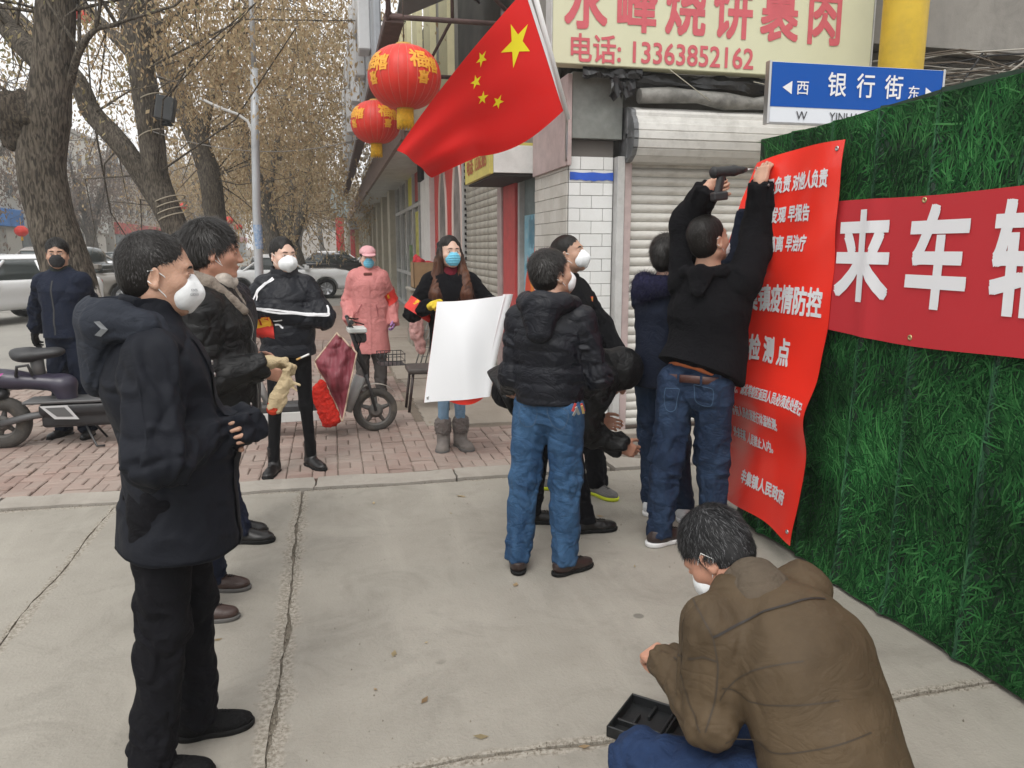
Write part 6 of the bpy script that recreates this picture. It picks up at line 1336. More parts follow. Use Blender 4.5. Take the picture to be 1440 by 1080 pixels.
# ---------------------------------------------------------------- cordless drill
dr=empty('cordless_drill',at(1022,241,3.83)); dp=Vector(dr.location); tag(dr,'black cordless drill driver held up against the poster corner','drill')
ax=Vector((.97,-.02,.10)).normalized(); up_=Vector((0,0,1)); sd=ax.cross(up_).normalized(); up_=sd.cross(ax); Md=Matrix((( ax.x,sd.x,up_.x),(ax.y,sd.y,up_.y),(ax.z,sd.z,up_.z)))
E_=lambda c,r,sm=.01,sub=False: Ell(np.array(Md@Vector(c)),r,np.array(Md),sm,sub); C3=lambda a,b,ra,rb,sm=.01,kk=(1,1): Cone(np.array(Md@Vector(a)),np.array(Md@Vector(b)),ra,rb,np.array(Md@Vector((0,1,0))),kk,sm)
DB=mat('drill_black',(.018,.018,.02),.4); DGm=mat('drill_grey',(.022,.022,.023),.5,spec=.3)
V,F=surface([C3((-.075,0,0),(.045,0,0),.031,.029),C3((.045,0,0),(.075,0,0),.030,.024),E_((-.08,0,0),(.02,.033,.033))],.004); raw_mesh('motor_housing',V,F,DGm,dr,True)
V,F=surface([C3((-.035,0,-.02),(-.060,0,-.115),.021,.020,.02,(.85,1.2))],.004); raw_mesh('grip',V,F,DB,dr,True)
V,F=surface([RBox(np.array(Md@Vector((-.055,0,-.135))),(.045,.03,.025),np.array(Md),.01)],.004); raw_mesh('battery',V,F,DB,dr,True)
mb=MB(); mb.tube([Md@Vector((.072,0,0)),Md@Vector((.10,0,0)),Md@Vector((.125,0,0))],[.023,.021,.012],14); mb.build('chuck',DARKMET,dr); mb=MB(); mb.tube([Md@Vector((.125,0,0)),Md@Vector((.165,0,0))],.004,8); mb.build('screw_bit',STEEL,dr)
mb=MB()
for i in range(4): mb.tube([Md@Vector((-.06+.022*i,-.032,.008)),Md@Vector((-.06+.022*i,-.032,-.012))],.003,5)
mb.tube([Md@Vector((-.02,0,-.025)),Md@Vector((-.012,0,-.05))],.009,8); mb.build('trigger',RUBK,dr)
dr.scale=(.84,.84,.84)
# ---------------------------------------------------------------- open tool case
tc_=empty('tool_case',(1.10,2.08,.0),rad(46)); tc_.scale=(.66,.66,.9); tag(tc_,'open black plastic drill case lying on the concrete by the crouching man','tool case'); CB=mat('case_black',(.014,.015,.016),.35,bump=.1,bscale=80)
def tray(h,flip=1):
    mb=MB(); a,b=.17,.13
    for lo,hi in (((-a,-b,0),(a,b,.008)),((-a,-b,0),(-a+.012,b,h)),((a-.012,-b,0),(a,b,h)),((-a,-b,0),(a,-b+.012,h)),((-a,b-.012,0),(a,b,h)),((-.06,-b+.012,0),(-.045,b-.012,h*.7)),((.05,-.02,0),(a-.012,-.005,h*.6)),((-a,-.01,0),(-.06,.005,h*.65)),((-.03,.03,0),(.05,.045,h*.6))): mb.bbox(lo,hi,.003)
    for i in range(9): mb.bbox((-a+.02+.036*i,-b-.004,.0),(-a+.032+.036*i,-b,h*.9),.001)
    return mb
tray(.055).build('base_tray',CB,tc_); ld=tray(.045).build('lid',CB,tc_); ld.location=(0,.275,.0)
mb=MB(); mb.tube([(-.06,-.135,.03),(-.06,-.17,.03),(.06,-.17,.03),(.06,-.135,.03)],.009,8); mb.build('handle',CB,tc_)
for x in (-.11,.11): MB().bbox((x-.018,-.142,.012),(x+.018,-.13,.05),.003).build('latch',mat('latch_blue',(.03,.03,.40),.4),tc_)
# ---------------------------------------------------------------- helpers for two-wheelers (X forward)
def wheel(par,c,R_,tw,spokes=5,tyrem=None,name='wheel',rimm=None):
    e=empty(name,c); e.parent=par; RX=Matrix.Rotation(math.pi/2,3,'X'); mb=MB(); mb.lathe([(R_-tw*1.1,-tw*.55),(R_-tw*.4,-tw*.9*.6),(R_-tw*.08,-tw*.36),(R_,0),(R_-tw*.08,tw*.36),(R_-tw*.4,tw*.9*.6),(R_-tw*1.1,tw*.55),(R_-tw*1.1,-tw*.55)],n=36,M=RX); mb.build('tyre',tyrem or mat('tyre_dusty',(.055,.05,.045),.85,dirt=.5,dirtcol=(.2,.17,.13),dscale=9,bump=.5,bscale=60),e)
    mb=MB(); rr=R_-tw*1.1; mb.lathe([(rr,-tw*.5),(rr-.012,-tw*.4),(rr-.016,0),(rr-.012,tw*.4),(rr,tw*.5)],n=36,M=RX)
    for i in range(spokes): a=i*2*math.pi/spokes+.3; mb.tube([(0,0,0),(rr*math.cos(a),0,rr*math.sin(a))],[.03,.014],6)
    mb.tube([(0,-.045,0),(0,.045,0)],.04,14); mb.lathe([(.06,.03),(.065,.034),(.03,.036)],n=20,M=RX); mb.build('rim',rimm or mat('rim_dusty',(.10,.095,.09),.6,dirt=.4,dirtcol=(.2,.17,.13)),e); return e
# electric bike with the quilted cover
eb=empty('electric_bike',(.33,6.78,0),math.pi*0+rad(3)); tag(eb,'small electric bike with a maroon quilted cover hanging from its handlebar','electric bike')
SIL=mat('ebike_silver',(.36,.36,.35),.5,dirt=.5,dirtcol=(.2,.18,.15)); EBK=mat('ebike_black',(.03,.03,.032),.5,dirt=.35,dirtcol=(.15,.13,.11)); EW=mat('ebike_white',(.55,.55,.53),.5,dirt=.4,dirtcol=(.25,.22,.19))
wheel(eb,(0,0,.195),.195,.052,5); wheel(eb,(-1.12,0,.195),.195,.052,5)
mb=MB(); 
for sy in (-.055,.055): mb.tube([(0,sy,.195),(-.05,sy,.42),(-.075,sy*.6,.52)],.013,8)
mb.build('fork',EBK,eb); mb=MB(); mb.tube([(-.06,0,.48),(-.20,0,.95)],.022,10); mb.build('head_tube',EBK,eb); mb=MB(); mb.tube([(-.20,-.27,1.0),(-.205,-.12,.99),(-.20,0,.955),(-.205,.12,.99),(-.20,.27,1.0)],.012,8); mb.tube([(-.2,-.30,1.0),(-.2,-.2,1.0)],.018,8); mb.tube([(-.2,.2,1.0),(-.2,.30,1.0)],.018,8); mb.build('handlebar',EBK,eb)
mb=MB(); mb.bbox((-.22,-.12,.89),(-.06,.10,.935),.01); mb.build('instrument_panel',mat('panel_pale',(.55,.57,.55),.4),eb); mb=MB(); mb.bbox((-.15,-.07,.80),(-.06,.07,.89),.02); mb.build('headlight',EBK,eb)
mb=MB(); r=random.Random(4)
for i in range(7): a=Vector((-.19,r.uniform(-.1,.1),.96)); mb.tube([a,a+Vector((.08,r.uniform(-.05,.05),-.12)),a+Vector((.03,r.uniform(-.03,.03),-.28)),(-.09,0,.55)],.005,5)
for sy in (-1,1): mb.tube([(-.2,.16*sy,1.0),(-.13,.2*sy,.985),(-.1,.27*sy,.98)],.006,5)
mb.build('brake_cables',RUBK,eb)
V=[];F=[];n=14
for i in range(n+1):
    a=rad(10+140*i/n)
    for w_ in (-.035,.035): V.append((.235*math.cos(a),w_,.195+.235*math.sin(a)))
raw_mesh('mudguard',V,[(2*i,2*i+1,2*i+3,2*i+2) for i in range(n)],mat('mudguard_cream',(.45,.43,.38),.5,dirt=.3),eb)
V=[];F=[]
for i in range(n+1):
    a=rad(30+140*i/n)
    for w_ in (-.035,.035): V.append((-1.12+.235*math.cos(a),w_,.195+.235*math.sin(a)))
raw_mesh('mudguard',V,[(2*i,2*i+1,2*i+3,2*i+2) for i in range(n)],EBK,eb)
mb=MB(); mb.bbox((-.98,-.10,.22),(-.27,.10,.30),.02); mb.build('footboard',EBK,eb); mb=MB(); mb.bbox((-.96,-.112,.15),(-.30,-.098,.235),.004); mb.bbox((-.96,.098,.15),(-.30,.112,.235),.004); mb.build('side_strip',EW,eb); mb=MB(); mb.tube([(-.25,0,.20),(-.12,0,.50)],.05,10); mb.build('down_tube',SIL,eb); mb=MB(); mb.tube([(-.9,0,.28),(-1.02,0,.66)],.03,8); mb.build('seat_tube',SIL,eb); mb=MB(); mb.tube([(-.95,0,.3),(-1.12,0,.2)],.025,8); mb.build('rear_stay',SIL,eb)
V,F=surface([Cone((-1.12,0,.72),(-.86,0,.72),.10,.05,(0,1,0),(1.1,.5),.03)],.01); raw_mesh('saddle',V,F,EBK,eb,True)
mb=MB(); mb.bbox((.04,-.13,.60),(.26,.13,.605),.001)
for i in range(7): mb.tube([(.04+.036*i,-.13,.60),(.04+.036*i,-.13,.70)],.003,4); mb.tube([(.04+.036*i,.13,.60),(.04+.036*i,.13,.70)],.003,4)
for z in (.64,.70): mb.tube([(.04,-.13,z),(.26,-.13,z),(.26,.13,z),(.04,.13,z),(.04,-.13,z)],.004,4)
mb.build('wire_basket',EBK,eb)
# quilted cover: maroon outside, bright red plush lining, pale piping
QM=mat('quilt_maroon',(.20,.035,.05),.55,var=.12); QR=cloth('plush_red',(.50,.028,.018),.95,bump=.9,bscale=120); QP=mat('quilt_piping',(.50,.38,.28),.8)
qc=empty('handlebar_cover',(.12,6.60,.60)); tag(qc,'maroon quilted handlebar cover with red plush lining draped over the electric bike','bike cover')
def quilt(cn,u_,v_):
    a,b,c,d=[np.array(q) for q in cn]; return (a*(1-u_)+b*u_)*(1-v_)+(d*(1-u_)+c*u_)*v_
qa=[np.array(at(*q)) -np.array((.12,6.60,.60)) for q in ((474,468,6.55),(502,496,6.45),(482,592,6.40),(443,508,6.55))]
V=[];n=30
for i in range(n+1):
    for j in range(n+1):
        u_,v_=i/n,j/n; p=quilt(qa,u_,v_); w_=.020*abs(math.sin((u_+v_)*math.pi*4))**.5*abs(math.sin((u_-v_)*math.pi*4))**.5; V.append(p+vv(-.1,-1,0)*(w_+.07*math.sin(math.pi*u_)*math.sin(math.pi*v_)+.045*math.sin(9*v_+4*u_)*v_+.02*math.sin(14*u_)))
F=[(i*(n+1)+j,(i+1)*(n+1)+j,(i+1)*(n+1)+j+1,i*(n+1)+j+1) for i in range(n) for j in range(n)]; V=np.array(V); raw_mesh('quilted_shell',np.concatenate([V,V+vv(.1,1,0)*.03]),F+[tuple(q+len(V) for q in f[::-1]) for f in F],QM,qc,True)
edge=[V[i*(n+1)] for i in range(n+1)]+[V[n*(n+1)+j] for j in range(n+1)]+[V[i*(n+1)+n] for i in range(n,-1,-1)]+[V[j] for j in range(n,-1,-1)]; mb=MB(); mb.tube(edge,.007,6); mb.build('piping',QP,qc)
lc=[np.array(at(*q))-np.array((.12,6.60,.60)) for q in ((452,540,6.42),(462,560,6.35),(474,590,6.38),(458,596,6.40),(444,556,6.45))]
V,F=surface([Cone(lc[0],lc[2],.03,.035,None,(1,1),.03),Cone(lc[4],lc[3],.035,.03,None,(1,1),.03),Cone(lc[0],lc[4],.03,.035,None,(1,1),.03),Cone((lc[0]+lc[4])/2,(lc[2]+lc[3])/2,.05,.045,None,(1,1),.03)],.007); N=normals(V,F); raw_mesh('plush_lining',V+N*(.008*fbm(V*50,3,2))[:,None],F,QR,qc,True)
# black scooter on the left
so=empty('electric_scooter',(-2.02,6.86,0),rad(1)); tag(so,'black electric scooter with pink stripes parked in front of the tree','scooter'); SK=mat('scooter_black',(.018,.018,.02),.35,dirt=.3,dirtcol=(.10,.09,.08)); SG=mat('scooter_grey',(.09,.09,.092),.5,dirt=.3)
wheel(so,(-.62,0,.215),.215,.09,6); wheel(so,(.72,0,.215),.215,.085,6)
V,F=surface([Cone((-.82,0,.60),(-.15,0,.52),.10,.10,(0,1,0),(.9,.7),.04),Cone((-.95,0,.66),(-.5,0,.56),.05,.09,(0,1,0),(.9,.8),.04),Cone((-.15,0,.50),(-.12,0,.34),.09,.07,(0,1,0),(1.1,1),.04)],.012); raw_mesh('rear_fairing',V,F,mat('scooter_dark_violet',(.035,.030,.05),.35),so,True)
V,F=surface([Cone((-.40,0,.755),(-.20,0,.775),.105,.085,(0,1,0),(1.0,.50),.04),Cone((-.45,0,.775),(-.38,0,.765),.07,.09,(0,1,0),(1,.6),.04)],.012); raw_mesh('seat',V,F,mat('seat_vinyl',(.028,.028,.03),.5,bump=.2,bscale=90),so,True)
mb=MB(); mb.tube([(-.32,0,.58),(-.33,0,.74)],.05,10); mb.build('seat_post',SG,so); mb=MB(); mb.tube([(-.46,-.09,.60),(-.44,-.11,.68),(-.36,-.11,.69),(-.34,-.09,.60)],.013,8); mb.build('grab_loop',SK,so)
for i in range(3): raw_mesh('stripe',[(-.72+.05*i,-.096,.58),(-.70+.05*i,-.096,.58),(-.64+.05*i,-.098,.63),(-.66+.05*i,-.098,.63)],[(0,1,2,3)],mat('stripe_pink',(.55,.10,.40),.5),so)
V,F=surface([RBox((.10,0,.32),(.42,.13,.05),None,.03,.03),RBox((.05,0,.22),(.36,.11,.05),None,.03,.03),Cone((.48,0,.34),(.66,0,.90),.09,.07,(0,1,0),(1.5,.6),.05)],.013); raw_mesh('footboard',V,F,SK,so,True)
V,F=surface([RBox((.02,0,.385),(.45,.14,.012),None,.01,.01)],.01); raw_mesh('step_mat',V,F,SG,so,True)
raw_mesh('reflector_panel',[(-.30,-.142,.36),(-.10,-.142,.36),(-.02,-.142,.24),(-.20,-.142,.25)],[(0,3,2,1)],mat('panel_silver',(.5,.5,.5),.35),so); raw_mesh('reflector_inner',[(-.26,-.145,.345),(-.12,-.145,.345),(-.06,-.145,.265),(-.18,-.145,.27)],[(0,3,2,1)],mat('panel_dark_grey',(.10,.10,.10),.4),so)
mb=MB(); mb.tube([(-.62,-.07,.215),(-.40,-.09,.27),(-.2,-.09,.30)],.028,8); mb.tube([(-.62,-.09,.215),(-.75,-.09,.48)],.018,8); mb.build('swing_arm',SG,so)
mb=MB(); 
for i in range(9): mb.lathe([(.022,0),(.034,.008),(.022,.016)],n=12,c=(-.66-.010*i,-.10,.26+.024*i))
mb.build('shock_spring',STEEL,so); mb=MB(); mb.tube([(.0,-.08,.20),(.1,-.18,.02),(.16,-.18,.02)],.010,6); mb.tube([(.0,.08,.20),(.1,.14,.02)],.010,6); mb.build('kick_stand',SK,so)
mb=MB(); mb.tube([(.60,0,.80),(.52,0,1.02)],.025,8); mb.tube([(.50,-.30,1.04),(.52,0,1.0),(.50,.30,1.04)],.015,8); mb.tube([(.72,-.06,.215),(.66,-.05,.6)],.02,8); mb.tube([(.72,.06,.215),(.66,.05,.6)],.02,8); mb.build('handlebar',SK,so)
V,F=surface([Cone((-.95,0,.50),(-.60,0,.45),.03,.05,(0,1,0),(1.6,1),.03)],.01); raw_mesh('rear_mudguard',V,F,SK,so,True)
# ---------------------------------------------------------------- stool, shopfront clutter
sl=empty('folding_stool',(1.0-1.95+.12,7.62,0)); sl.location=(.74,7.45,0); tag(sl,'dark metal chair standing behind the woman with the white sheet','chair'); DM=mat('stool_dark',(.035,.022,.02),.5)
for sx in (0,.34):
    for sy in (0,.32): mb=MB(); mb.tube([(sx+(.0 if sx else -.05),sy,0),(sx,sy,.40)],.014,8); mb.build('leg',DM,sl)
V,F=surface([RBox((.17,.16,.42),(.22,.2,.03),None,.02)],.012); raw_mesh('seat',V,F,mat('stool_seat',(.06,.05,.045),.6,var=.3),sl,True)
cb=empty('display_cabinet',(1.25,12.6,0)); tag(cb,'grey wooden cabinet with a brown carton on it beside the shopfront','cabinet'); MB().bbox((0,0,0),(.62,.8,.92),.01).build('cabinet_body',mat('cabinet_grey',(.26,.24,.20),.8,var=.2,dirt=.4),cb); MB().bbox((-.02,-.02,.92),(.64,.82,.96),.006).build('cabinet_top',mat('cabinet_top',(.32,.30,.26),.8),cb)
for x in (.04,.33): MB().bbox((x,-.012,.08),(x+.25,-.0,.86),.004).build('cabinet_door',mat('cabinet_door',(.22,.19,.16),.8,var=.2),cb)
ct=empty('cardboard_carton',(1.30,12.65,.965)); tag(ct,'open brown carton with a red cloth standing on the grey cabinet','carton'); mb=MB(); 
for lo,hi in (((0,0,0),(.42,.5,.01)),((0,0,0),(.01,.5,.42)),((.41,0,0),(.42,.5,.42)),((0,0,0),(.42,.01,.42)),((0,.49,0),(.42,.5,.42))): mb.box(lo,hi)
mb.build('carton_walls',mat('carton_brown',(.30,.19,.10),.85,var=.12,dirt=.2),ct)
V,F=surface([Ell((.1,.12,.43),(.10,.10,.06)),Ell((.06,.1,.48),(.05,.05,.06),None,.03),Ell((.25,.2,.40),(.11,.11,.035),None,.03)],.013); N=normals(V,F); rc=raw_mesh('red_cloth',V+N*(.02*fbm(V*16,3,2))[:,None],F,mat('cloth_red2',(.5,.03,.04),.8),None,True,loc=(1.30,12.65,.965)); tag(rc,'crumpled red cloth lying in the top of the brown carton','cloth')
wc=empty('wire_cart',(.95,9.6,0)); tag(wc,'folded shopping cart frame and pink bag leaning by the shutter behind the woman','cart'); mb=MB()
for k in range(5): mb.tube([(.06*k,.0,.05),(.22+.05*k,.05,.72)],.010,6); mb.tube([(.1,.0,.15+.11*k),(.42,.04,.18+.11*k)],.006,5)
mb.build('cart_frame',mat('cart_metal',(.22,.22,.21),.45,metal=.5),wc); V,F=surface([Ell((.06,.02,.62),(.09,.08,.20)),Ell((.10,.02,.40),(.07,.06,.12),None,.04)],.014); N=normals(V,F); raw_mesh('pink_bag',V+N*(.015*fbm(V*18,3,2))[:,None],F,mat('bag_pink',(.50,.28,.26),.7,var=.3,vscale=20),wc,True)
V,F=surface([Ell((.62,.1,.22),(.26,.2,.24)),Ell((.85,.2,.16),(.2,.2,.16),None,.06)],.02); N=normals(V,F); sb_=raw_mesh('black_sack',V+N*(.03*fbm(V*10,3,3))[:,None],F,mat('sack_black',(.02,.02,.02),.6),None,True,loc=(.95,9.7,.0)); tag(sb_,'black sack on the ground at the foot of the worn shutter','sack')
# litter
mb=MB(); r=random.Random(9)
for i in range(60):
    x,y=r.uniform(-2.6,2.2),r.uniform(1.7,8.5); s_=r.uniform(.006,.02); z=.016 if y>5.4 else .005; a=r.uniform(0,6.28); mb.add([(x+s_*math.cos(a+q*1.57)*(1.6 if q%2 else .8),y+s_*math.sin(a+q*1.57)*(1.6 if q%2 else .8),z+(.004 if q==1 else 0)) for q in range(4)],[(0,1,2,3)])
tag(mb.build('leaf_litter',LEAF),'scattered dead leaves on the concrete and pavers','leaves',kind='stuff')
# ---------------------------------------------------------------- air
hz=MB().box((-60,-12,-1.05),(60,260,14)).build('haze',bpy.data.materials.new('haze')); hz['kind']='stuff'; hz['label']='pale winter haze over the street'
m=hz.data.materials[0]; m.use_nodes=True; m.node_tree.nodes.clear(); v=m.node_tree.nodes.new('ShaderNodeVolumePrincipled'); v.inputs['Color'].default_value=(.93,.93,.92,1); v.inputs['Density'].default_value=.0026; v.inputs['Anisotropy'].default_value=.2; oo=m.node_tree.nodes.new('ShaderNodeOutputMaterial'); m.node_tree.links.new(v.outputs[0],oo.inputs['Volume'])
# ---------------------------------------------------------------- the people in the photograph
def wp(P,x,y,z): return P.L((x,y,z))
def wd(P,x,y,z): return P.R.T@vv(x,y,z)
def decal(P,tgt,cx,txt,size,m,xa,ya,name='lettering',bold=.0,off=.003): return text_on(tgt,txt,size,cx,xa,ya,m,tgt,bold,off,name)
cast={}
# man in the navy parka, foreground left
P=Person('man in a long navy hooded parka and white cup mask, seen from the side',(-.505,2.40),-86,h=1.635,head=-82,hpitch=-3,seed=3,vox=.0042,skin=SKIN)
P.grips={'R':dict(curl=(30,45,40)),'L':dict(curl=(30,45,40))}
P.set(anL=(-.49,2.50,.085),anR=(-.585,2.29,.085),knL=(-.48,2.49,.49),knR=(-.53,2.31,.49)); P.toe.update(L=4,R=-6)
P.arm('R',wp(P,-.365,2.36,1.055),wd(P,.05,-.45,-1)).arm('L',wp(P,-.34,2.43,1.06),wd(P,-.4,.4,-1))
P.body(); P.face(brows=True); P.hair('short',n=5200,front=.136,vol=.6,length=.011,tmp=.026); mk=P.mask('cup')
for zz,t_ in ((-.045,'KN95'),(-.058,'GB2626')):
    text_on(mk,t_,.0105,P.H((.047,.10,zz)),P.hR@vv(-.70,1,0),P.hR@vv(0,0,1),mat('mask_print',(.30,.32,.34),.8),mk,.0,.0015)
J=P.jacket(NAVYP,.031,.185,amp=.0095,hood=1.22,hy=.92,ch=.10,vox=.0065,cuffext=.14,kd=.86,hemw=.022,belly=.034,ringl=.07,hoodmat=cloth('hood_navy_grey',(.024,.028,.038),.7,bump=.15))
P.trousers(TROUK,.014,.006,slim=1.0,stack=1.2); P.shoes(SHOEK,RUBK,'sneaker',scale=.95)
kk=P.k
# grey chevron on the hood
hb=P.hood; B=P.bvh(hb); c=P.J['nk']+vv(.085,-.165,-.035)*kk
ch=[P.pix(hb,*q) for q in ((133,452),(141,451),(153,463),(143,473),(134,471),(143,462))]
if all(q is not None for q in ch):
    c0=sum(ch)/6; nr=unit(np.cross(ch[2]-ch[0],ch[4]-ch[0])); tocam=P.R.T@(vv(0,0,1.6)-P.b)-c0; nr=nr if nr@tocam>0 else -nr
    P.mk('chevron',[q+nr*.004 for q in ch],[(0,1,2,5),(5,2,3,4)],mat('reflective_grey',(.16,.17,.18),.5),hb,False)
# placket with snap buttons
pts=[P.J['nk']+vv(.035,.13,-.02),P.J['chs']+vv(.035,.2,.02),P.J['wst']+vv(.035,.2,.0),P.J['pel']+vv(.035,.22,-.2)]
P.ribbon(J,pts,.05,NAVYP,'placket',J,.005)
for z in (1.36,1.29,1.20,1.10):
    h=P.bvh(J).find_nearest(Vector((.045,.25,z*kk))); mb=MB(); mb.lathe([(0,.004),(.006,.004),(.008,0)],n=10,M=Vector((0,1,0)).to_track_quat('Z','Y').to_matrix()); mb.build('snap_button',STEEL,J,loc=Vector(h[0])+Vector(h[1])*.006)
P.ribbon(J,[P.J['pel']+vv(.3,.09,.03),P.J['pel']+vv(.28,.16,.02)],.012,NAVYP,'pocket_welt',J,.004)
P.ribbon(J,[P.J['elR']+unit(P.J['elR']-P.J['shR'])*-.26+vv(.12,-.05,0),P.J['elR']+vv(.12,-.02,.06)],.006,NAVYP,'sleeve_seam',J,.002)
P.ribbon(J,[P.J['pel']+vv(.25*math.cos(t),.25*math.sin(t),-.20) for t in np.linspace(-2.2,1.4,14)],.008,NAVYP,'hem_stitching',J,.002,sub=4)
cast['P1']=P
# man smoking
P=Person('man with tousled hair and grey fleece collar, cigarette in his beige work glove',(-.50,3.50),-100,h=1.70,head=-84,hpitch=-4,seed=5,vox=.005,skin=SKINR)
P.grips={'R':dict(curl=(48,62,45),n=(.2,-.15,-1),dir=(.93,.15,.10),ts=1,th=1.4)}
P.set(anL=(-.62,3.67,.085),anR=(-.64,3.36,.085),knL=(-.60,3.62,.49),knR=(-.61,3.40,.49)); P.toe.update(L=-2,R=2)
P.arm('R',wp(P,-.285,3.36,1.125),wd(P,-.6,-.2,-1)).arm('L',wp(P,-.45,3.68,1.0),wd(P,-.6,.3,-1))
P.body(hands=('L',)); P.face(mouth=True,closed=.6); P.hair('messy',n=5200,vol=1.35,length=.034,front=.088)
P.mask('cup',mat('mask_worn_brown',(.46,.41,.36),.9,var=.3,vscale=40),dz=-.070,dy=-.034,straps=False)
mb=MB()
for x in (-1,1):
    for z1 in (.01,-.03): mb.tube([P.H((x*.035,.07,-.105)),P.H((x*.066,.035,-.06)),P.H((x*.083,-.004,z1)),P.H((x*.081,-.024,z1*.6))],.0017,5)
mb.build('ear_strap',STRAP,P.root)
J=P.jacket(BLACKP,.03,.12,ch=.03,puff=.006,lam=.16,amp=.006,cuffext=.0,vox=.0065,kd=.82,belly=.02); P.trousers(NAVYT,.014,.006); P.shoes(LEATHB,RUBG,'shoe')
nk=P.J['nk']; col=[Cone(nk+vv(-.03,.12,-.075),nk+vv(-.095,.035,.025),.024,.030,None,(1,1),.01),Cone(nk+vv(-.095,.035,.025),nk+vv(-.07,-.065,.06),.030,.028,None,(1,1),.01),Cone(nk+vv(-.07,-.065,.06),nk+vv(.07,-.065,.06),.028,.028,None,(1,1),.01),Cone(nk+vv(.07,-.065,.06),nk+vv(.095,.035,.025),.028,.030,None,(1,1),.01),Cone(nk+vv(.095,.035,.025),nk+vv(.045,.15,-.09),.030,.022,None,(1,1),.01)]
V,F=surface(col,.0055); N=normals(V,F); V+=N*(.003*fbm(V*60,3,2))[:,None]; P.mk('fleece_collar',V,F,TAUPE,J)
pts=[nk+vv(.03,.16,-.10),P.J['chs']+vv(.035,.22,0),P.J['wst']+vv(.035,.24,.0),P.J['pel']+vv(.03,.24,-.10)]
P.ribbon(J,pts,.016,mat('zip_tape',(.04,.04,.04),.8),'zip_tape',J,.003); P.ribbon(J,pts,.004,mat('zip_teeth',(.45,.45,.43),.35,metal=.8),'zip_teeth',J,.006)
P.ribbon(J,[P.J['pel']+vv(.17,.2,.13),P.J['pel']+vv(.09,.24,.10)],.03,BLACKP,'pocket_flap',J,.006)
P.glove('R',GLOVEB)
cast['P2']=P
hw=P.J['wrR']; f=wd(P,.93,.15,.10)
g0=P.b+P.R@(hw)
# cigarette and second glove (held: top-level)
mb=MB(); a=Vector(g0)+Vector((.125,-.012,.012)); b=a+Vector((.052,.0,.022)); mb.tube([a,a+(b-a)*.35],.0042,8,0); mb.tube([a+(b-a)*.35,b],.0040,8,1); mb.tube([b,b+(b-a)*.06],.0038,8,2)
me=mb.build('cigarette',[mat('filter_tan',(.55,.33,.12),.9),mat('cigarette_paper',(.8,.8,.78),.8),mat('ash',(.25,.24,.23),.95)]); tag(me,'white cigarette between the fingers of the beige glove','cigarette')
q=Vector(g0)+Vector((.085,-.02,-.035)); pr=[]
C_=lambda a,b,ra,rb,sm=.012,kk=(1,.45): Cone(vv(*a),vv(*b),ra,rb,vv(1,.2,0),kk,sm)
pr=[C_((0,0,.0),(-.012,0,-.05),.016,.030),C_((-.012,0,-.05),(-.045,-.005,-.12),.030,.036),C_((-.045,-.005,-.12),(-.06,-.005,-.155),.036,.03)]
for i,(dx,dz) in enumerate(((.055,-.06),(.045,-.085),(.02,-.03))): pr.append(C_((-.01,0,-.035),(dx-.01,.004*i,dz),.013,.009,.008))
V,F=surface(pr,.004); N=normals(V,F); V=V+N*(.006*fbm(V*28,4,3))[:,None]
o=raw_mesh('work_glove',V,F,GLOVEB,None,True,loc=q); tag(o,'limp beige cotton glove with red smear dangling from the smoker\'s gloved hand','glove')
V,F=surface([C_((-.058,-.006,-.145),(-.064,-.006,-.158),.030,.028)],.004); raw_mesh('red_cuff',V,F,cloth('cuff_red',(.55,.06,.03),.9,var=.5,vscale=40),o,True)
# man behind him, nearly hidden
P=Person('man in a black puffer and navy trousers, nearly hidden behind the smoker',(-.56,4.25),-104,h=1.69,head=-95,hpitch=-8,seed=8,vox=.007,skin=SKINR)
P.set(anL=(-.60,4.42,.085),anR=(-.55,4.27,.085),knL=(-.62,4.38,.48),knR=(-.66,4.25,.5)); P.toe.update(L=6,R=4)
P.set(hd=(-.70,4.27,1.56),nk=(-.62,4.26,1.43)); P.arm('R',wp(P,-.36,4.10,.98),wd(P,-.6,-.2,-1)).arm('L',wp(P,-.45,4.5,1.0),wd(P,-.6,.3,-1))
P.body(); P.face(mouth=True); P.hair(); P.jacket(BLACKN,.034,.05,puff=.010,lam=.085,vox=.008,kd=.80); P.trousers(NAVYT,.012,.008,stack=1.3); P.shoes(LEATHK,RUBK,'sneaker'); cast['P3']=P
# woman with crossed arms
P=Person('woman with crossed arms in a black puffer with white sleeve stripes',(-.32,5.62),-184,h=1.665,head=-150,hpitch=-2,seed=11,vox=.006,skin=SKINW,female=True)
P.set(anL=(-.20,5.72,.085),anR=(-.46,5.60,.085),knL=(-.22,5.66,.49),knR=(-.43,5.60,.49)); P.toe.update(L=35,R=-10)
k=P.k; P.loc(elR=(.265,.015,1.10),wrR=(-.17,.11,1.13),elL=(-.255,.06,1.13),wrL=(.17,.17,1.19))
P.body(); P.face(closed=.8); P.hair('tied',vol=.75,length=.010,front=.120,n=1800,fw_=.066)
V,F=surface([Cone(P.H((-.02,-.105,-.01)),P.H((-.03,-.125,-.12)),.045,.035,None,(1,1),.03),Cone(P.H((-.03,-.125,-.12)),P.H((-.03,-.10,-.22)),.035,.02,None,(1,1),.03)],.006); N=normals(V,F); P.mk('ponytail',V+N*(.004*fbm(V*vv(40,40,6),2,2))[:,None],F,HAIR,P.root)
P.mask('cup')
J=P.jacket(BLACKN,.048,.055,puff=.010,lam=.13,amp=.007,kd=.80,vox=.007,cuffext=.02,ringl=.06)
